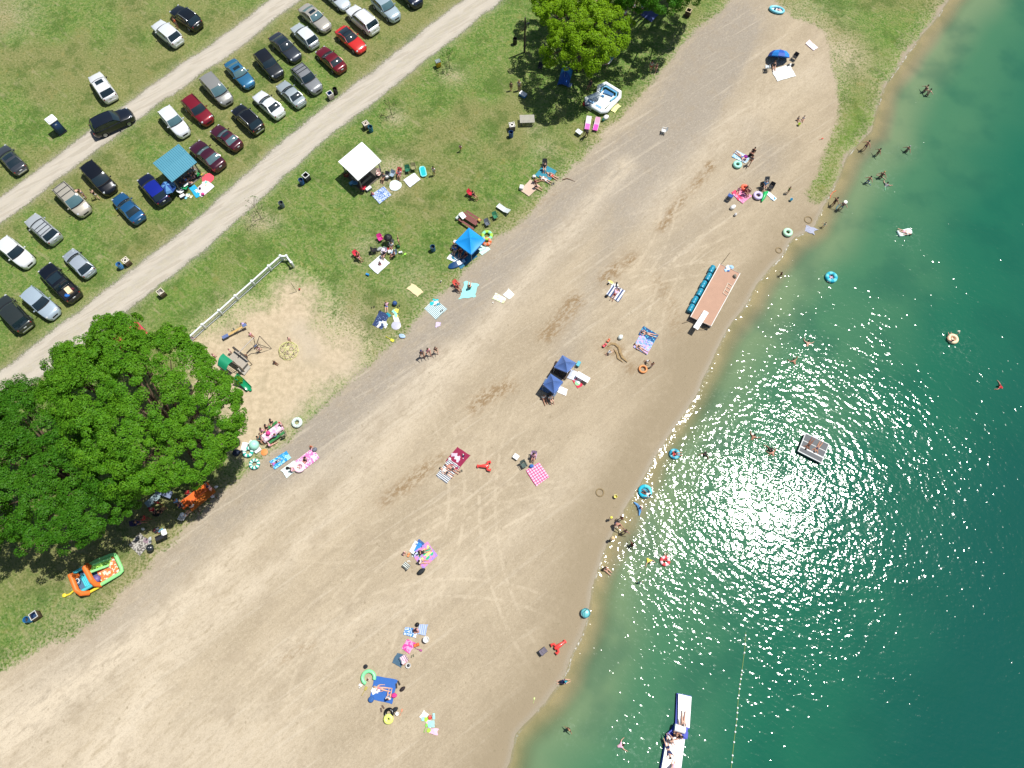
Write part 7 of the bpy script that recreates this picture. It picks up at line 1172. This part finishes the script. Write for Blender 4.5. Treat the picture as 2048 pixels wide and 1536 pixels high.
b(561, 920, 2.1, 1.05, 35, PM('swirl', '#1f93cf', '#9fdcf0', 2.5), 'bright blue towel with a sleeping person', 'towel'); p(551, 925, 'prone', 215, 'person in a pink and purple shirt curled on the bright blue towel', 'm', 'k', '#b86ac0', 'navy', 1.2); b(615, 919, 2.3, 1.4, 36, PM('swirl', '#d87ab8', '#f2d8e2', 3.2), 'pink blanket with white rings pattern'); p(611, 919, 'sit', 230, 'person with dark hair sitting on the pink ring patterned blanket', 'r', 'k', 'grey', 'dred', long=True); ring(599, 934, .44, .18, M('#f2d3de', .35), 'pale pink swim ring on the pink blanket corner'); b(581, 938, 1.7, 1.1, 35, M('#d3e2dc'), 'pale mint towel left of the pale pink ring', 'towel'); p(585, 939, 'sit', 15, 'brown haired person sitting on the pale mint towel', 'l', 'b', 'lpink', 'grey'); bag(629, 899, 30, '#6f7480', 'grey bag at the top of the pink blanket', .55, .45); p(621, 893, 'kneel', 320, 'small child in orange above the grey bag', 'r', 'b', 'orange', 'brown', .95); bag(575, 936, 0, 'black', 'small black bag on the pale mint towel', .4, .3)
# orange table and shade group
OC = M('#e2641c', .7, 0, .08); picnic_table(389, 990, 37, 'picnic table with an orange cloth at the edge of the maple shadow', 'wood', cloth=OC, L=3.2, benches=False); t = picnic_table(404, 998, 40, 'long bench table with an orange cover beside the orange clothed table', '#c96a1e', L=3.0, benches=False)
for a in ((422, 977, 'stand', 200, 'person in a dark blue hat at the right end of the orange tables', 'l', 'lpink', 'dred', '^navy'), (371, 1030, 'chair', 60, 'person with a white sun hat at the lower left end of the orange tables', 'l', 'white', 'grey', 'white'), (361, 1012, 'chair', 20, 'person with tan arms at the left side of the orange table', 'm', 'navy', 'dgrey', None), (354, 1003, 'chair', 330, 'person in pale blue in the shade behind the orange table', 'm', 'lblue', 'grey', None), (376, 986, 'chair', 310, 'person in red in the shade behind the orange table', 'd', 'red', 'dgrey', None), (400, 972, 'chair', 280, 'person in dark red at the top of the orange table', 'd', 'dred', 'black', None), (385, 1012, 'chair', 120, 'person in white between the orange table and bench', 'l', 'white', 'navy', None),
          (306, 1020, 'chair', 300, 'person in red and a cap in the deep maple shadow', 'r', 'red', 'dgrey', '^dred'), (316, 1006, 'stand', 250, 'person in red standing in the maple shadow', 'd', 'red', 'black', None), (289, 1037, 'walk', 350, 'person in a red shirt at the lower end of the shade group', 'd', 'red', 'brown', None), (276, 1045, 'chair', 20, 'person in navy and purple at the lower end of the shade group', 'm', 'navy', 'purple', None), (320, 1024, 'chair', 60, 'person in black in a chair at the edge of the maple shadow', 'm', 'black', 'black', None)):
    p(a[0], a[1], a[2], a[3], a[4], a[5], 'k', a[6], a[7], hat=a[8])
chair(370, 1034, 60, '#e0e4e6', 'white camp chair at the lower left end of the orange tables'); chair(320, 1026, 60, '#2a2c30', 'black camp chair at the edge of the maple shadow'); chair(276, 1047, 20, '#34305c', 'indigo chair at the lower end of the shade group'); side_table(328, 985, -20, '#7a86a0', 'grey blue folding table deep in the maple shadow', 1.8, .75, .72); side_table(305, 1000, 40, '#8fa3a8', 'pale folding table left in the maple shadow', 1.6, .75, .72); bag(425, 992, 0, 'white', 'clear white bag right of the orange bench table', .5, .4, .2); bag(286, 1058, 0, 'white', 'small white bag on sunlit grass below the shade group', .3, .25); bag(432, 974, 20, 'white', 'white shoes and bag at the right tip of the orange tables', .45, .25, .15)
b(280, 1088, 1.7, 1.6, -40, PM('tri', '#b8b4ac', '#5f5b56', 5), 'grey newspaper mat beside the grill', 'mat'); heap(296, 1081, 0, ['#8f7a84', 'lgrey', 'dgrey'], 'grey clothes on the newspaper mat', .7, .5)
q = P(322, 1074, .7); t = thing('barbecue_grill', 'black rectangular barbecue grill with a white lid', 'grill', (q.x, q.y, 0), A(322, 1074, 25)); GB = M('#101114', .45); mobj('firebox', MB().rbox(0, 0, .55, 1.15, .55, .28, .06), GB, t); mobj('shelf', MB().rbox(.45, .28, .80, .55, .62, .05, .08), M('white', .5), t); mobj('hood', MB().rbox(-.1, -.12, .83, .85, .34, .16, .1), M('#2a2c30', .4), t)
for sx in (1, -1):
    for sy in (1, -1): mobj('leg', MB().tube([(sx*.5, sy*.22, 0), (sx*.5, sy*.22, .56)], .025, 6), GB, t)
heap(316, 1063, 0, ['#6fa8c0', 'dgrey', 'white', '#8a4a4a'], 'food boxes and bags on the upper side of the black grill', .9, .4, .5, 8, 'food_boxes', 'boxes')
q = P(301, 1096, .5); t = thing('kettle_grill', 'round black kettle grill with closed lid', 'grill', (q.x, q.y, 0), 0); mobj('bowl', MB().lathe([(.05, .38), (.28, .45), (.38, .62), (.39, .64)], 22), GB, t); mobj('lid', MB().lathe([(.39, .645), (.37, .72), (.25, .84), (.02, .88)], 22), M('#23292c', .3, 0, .1, 3, .5), t); mobj('handle', MB().rbox(0, 0, .88, .16, .05, .05, .02), M('lgrey', .4), t)
for k in range(3): mobj('leg', MB().tube([(.2*C(k*2.1), .2*S(k*2.1), .42), (.34*C(k*2.1), .34*S(k*2.1), 0)], .018, 5), GB, t)
# playground children
for a in ((488, 647, 'kneel', 230, 'child in purple at the upper end of the seesaw', 'd', 'lav', 'dgrey', 1.2), (501, 669, 'sit', 320, 'child on the sand at the top of the swing frame', 'r', 'lpink', 'dred', 1.1), (518, 697, 'walk', 210, 'child in pale pink below the swing frame', 'r', 'lpink', 'lpink', 1.2), (493, 712, 'bend', 200, 'dark skinned child bending at the end of the deck', 'd', 'brown', 'brown', 1.1), (549, 725, 'sit', 330, 'small child sitting alone on the bare playground sand', 'd', 'dgrey', 'black', 1.0), (460, 702, 'stand', 200, 'child in pink and white on the play tower deck edge', 'r', 'lpink', 'white', 1.1), (578, 679, 'stand', 320, 'child in pink standing at the top of the yellow dome', 'l', 'lpink', 'dgrey', 1.1), (427, 712, 'walk', 40, 'child in pale pink between maple and play tower', 'r', 'lpink', 'hotpink', 1.1), (921, 295, 'walk', 250, 'child in pink walking alone on the upper lawn', 'd', 'lpink', 'dred', 1.1), (386, 676, 'kneel', 200, 'child in magenta at the lower left end of the white railing', 'l', '#c03a9a', '#c03a9a', 1.1)):
    p(a[0], a[1], a[2], a[3], a[4], a[5], 'b', a[6], a[7], a[8])
# stone fire rings at the waterline, litter of pebbles
for i, (x, y, r_) in enumerate(((1617, 439, .45), (1200, 985, .4), (1558, 500, .35))):
    q = at(x, y); t = thing('sand_hole', ['round pit dug in grey sand near the grey towel', 'round pit dug left of the yellow bucket', 'shallow pit in the damp sand near the waterline'][i], 'sand pit', q, 0, 'pits dug in the sand'); mobj('rim', MB().torus(r_, .07, .02, 20, 6, flat=.7), M('#8f7d5c', .95, 0, .2, bump=.04), t)

# load in the pickup bed
b(122, 570, 1.35, .7, -28, M('#5a5a54', .8), 'folded grey cover across the bed of the black pickup', 'cover', z=1.24, loc=at(122, 570, 1.24)); cooler(136, 580, -50, '#d9c29a', 'tan box with cream lid in the bed of the black pickup', '#e6cfa8', .95, .6, .35, z=1.2); bag(134, 591, 10, '#2a6fc0', 'blue bag at the tailgate of the black pickup', .6, .45, .3, z=1.2); bag(145, 578, 10, '#5a1f2a', 'dark red bag at the side of the black pickup bed', .4, .35, .3, z=1.2)
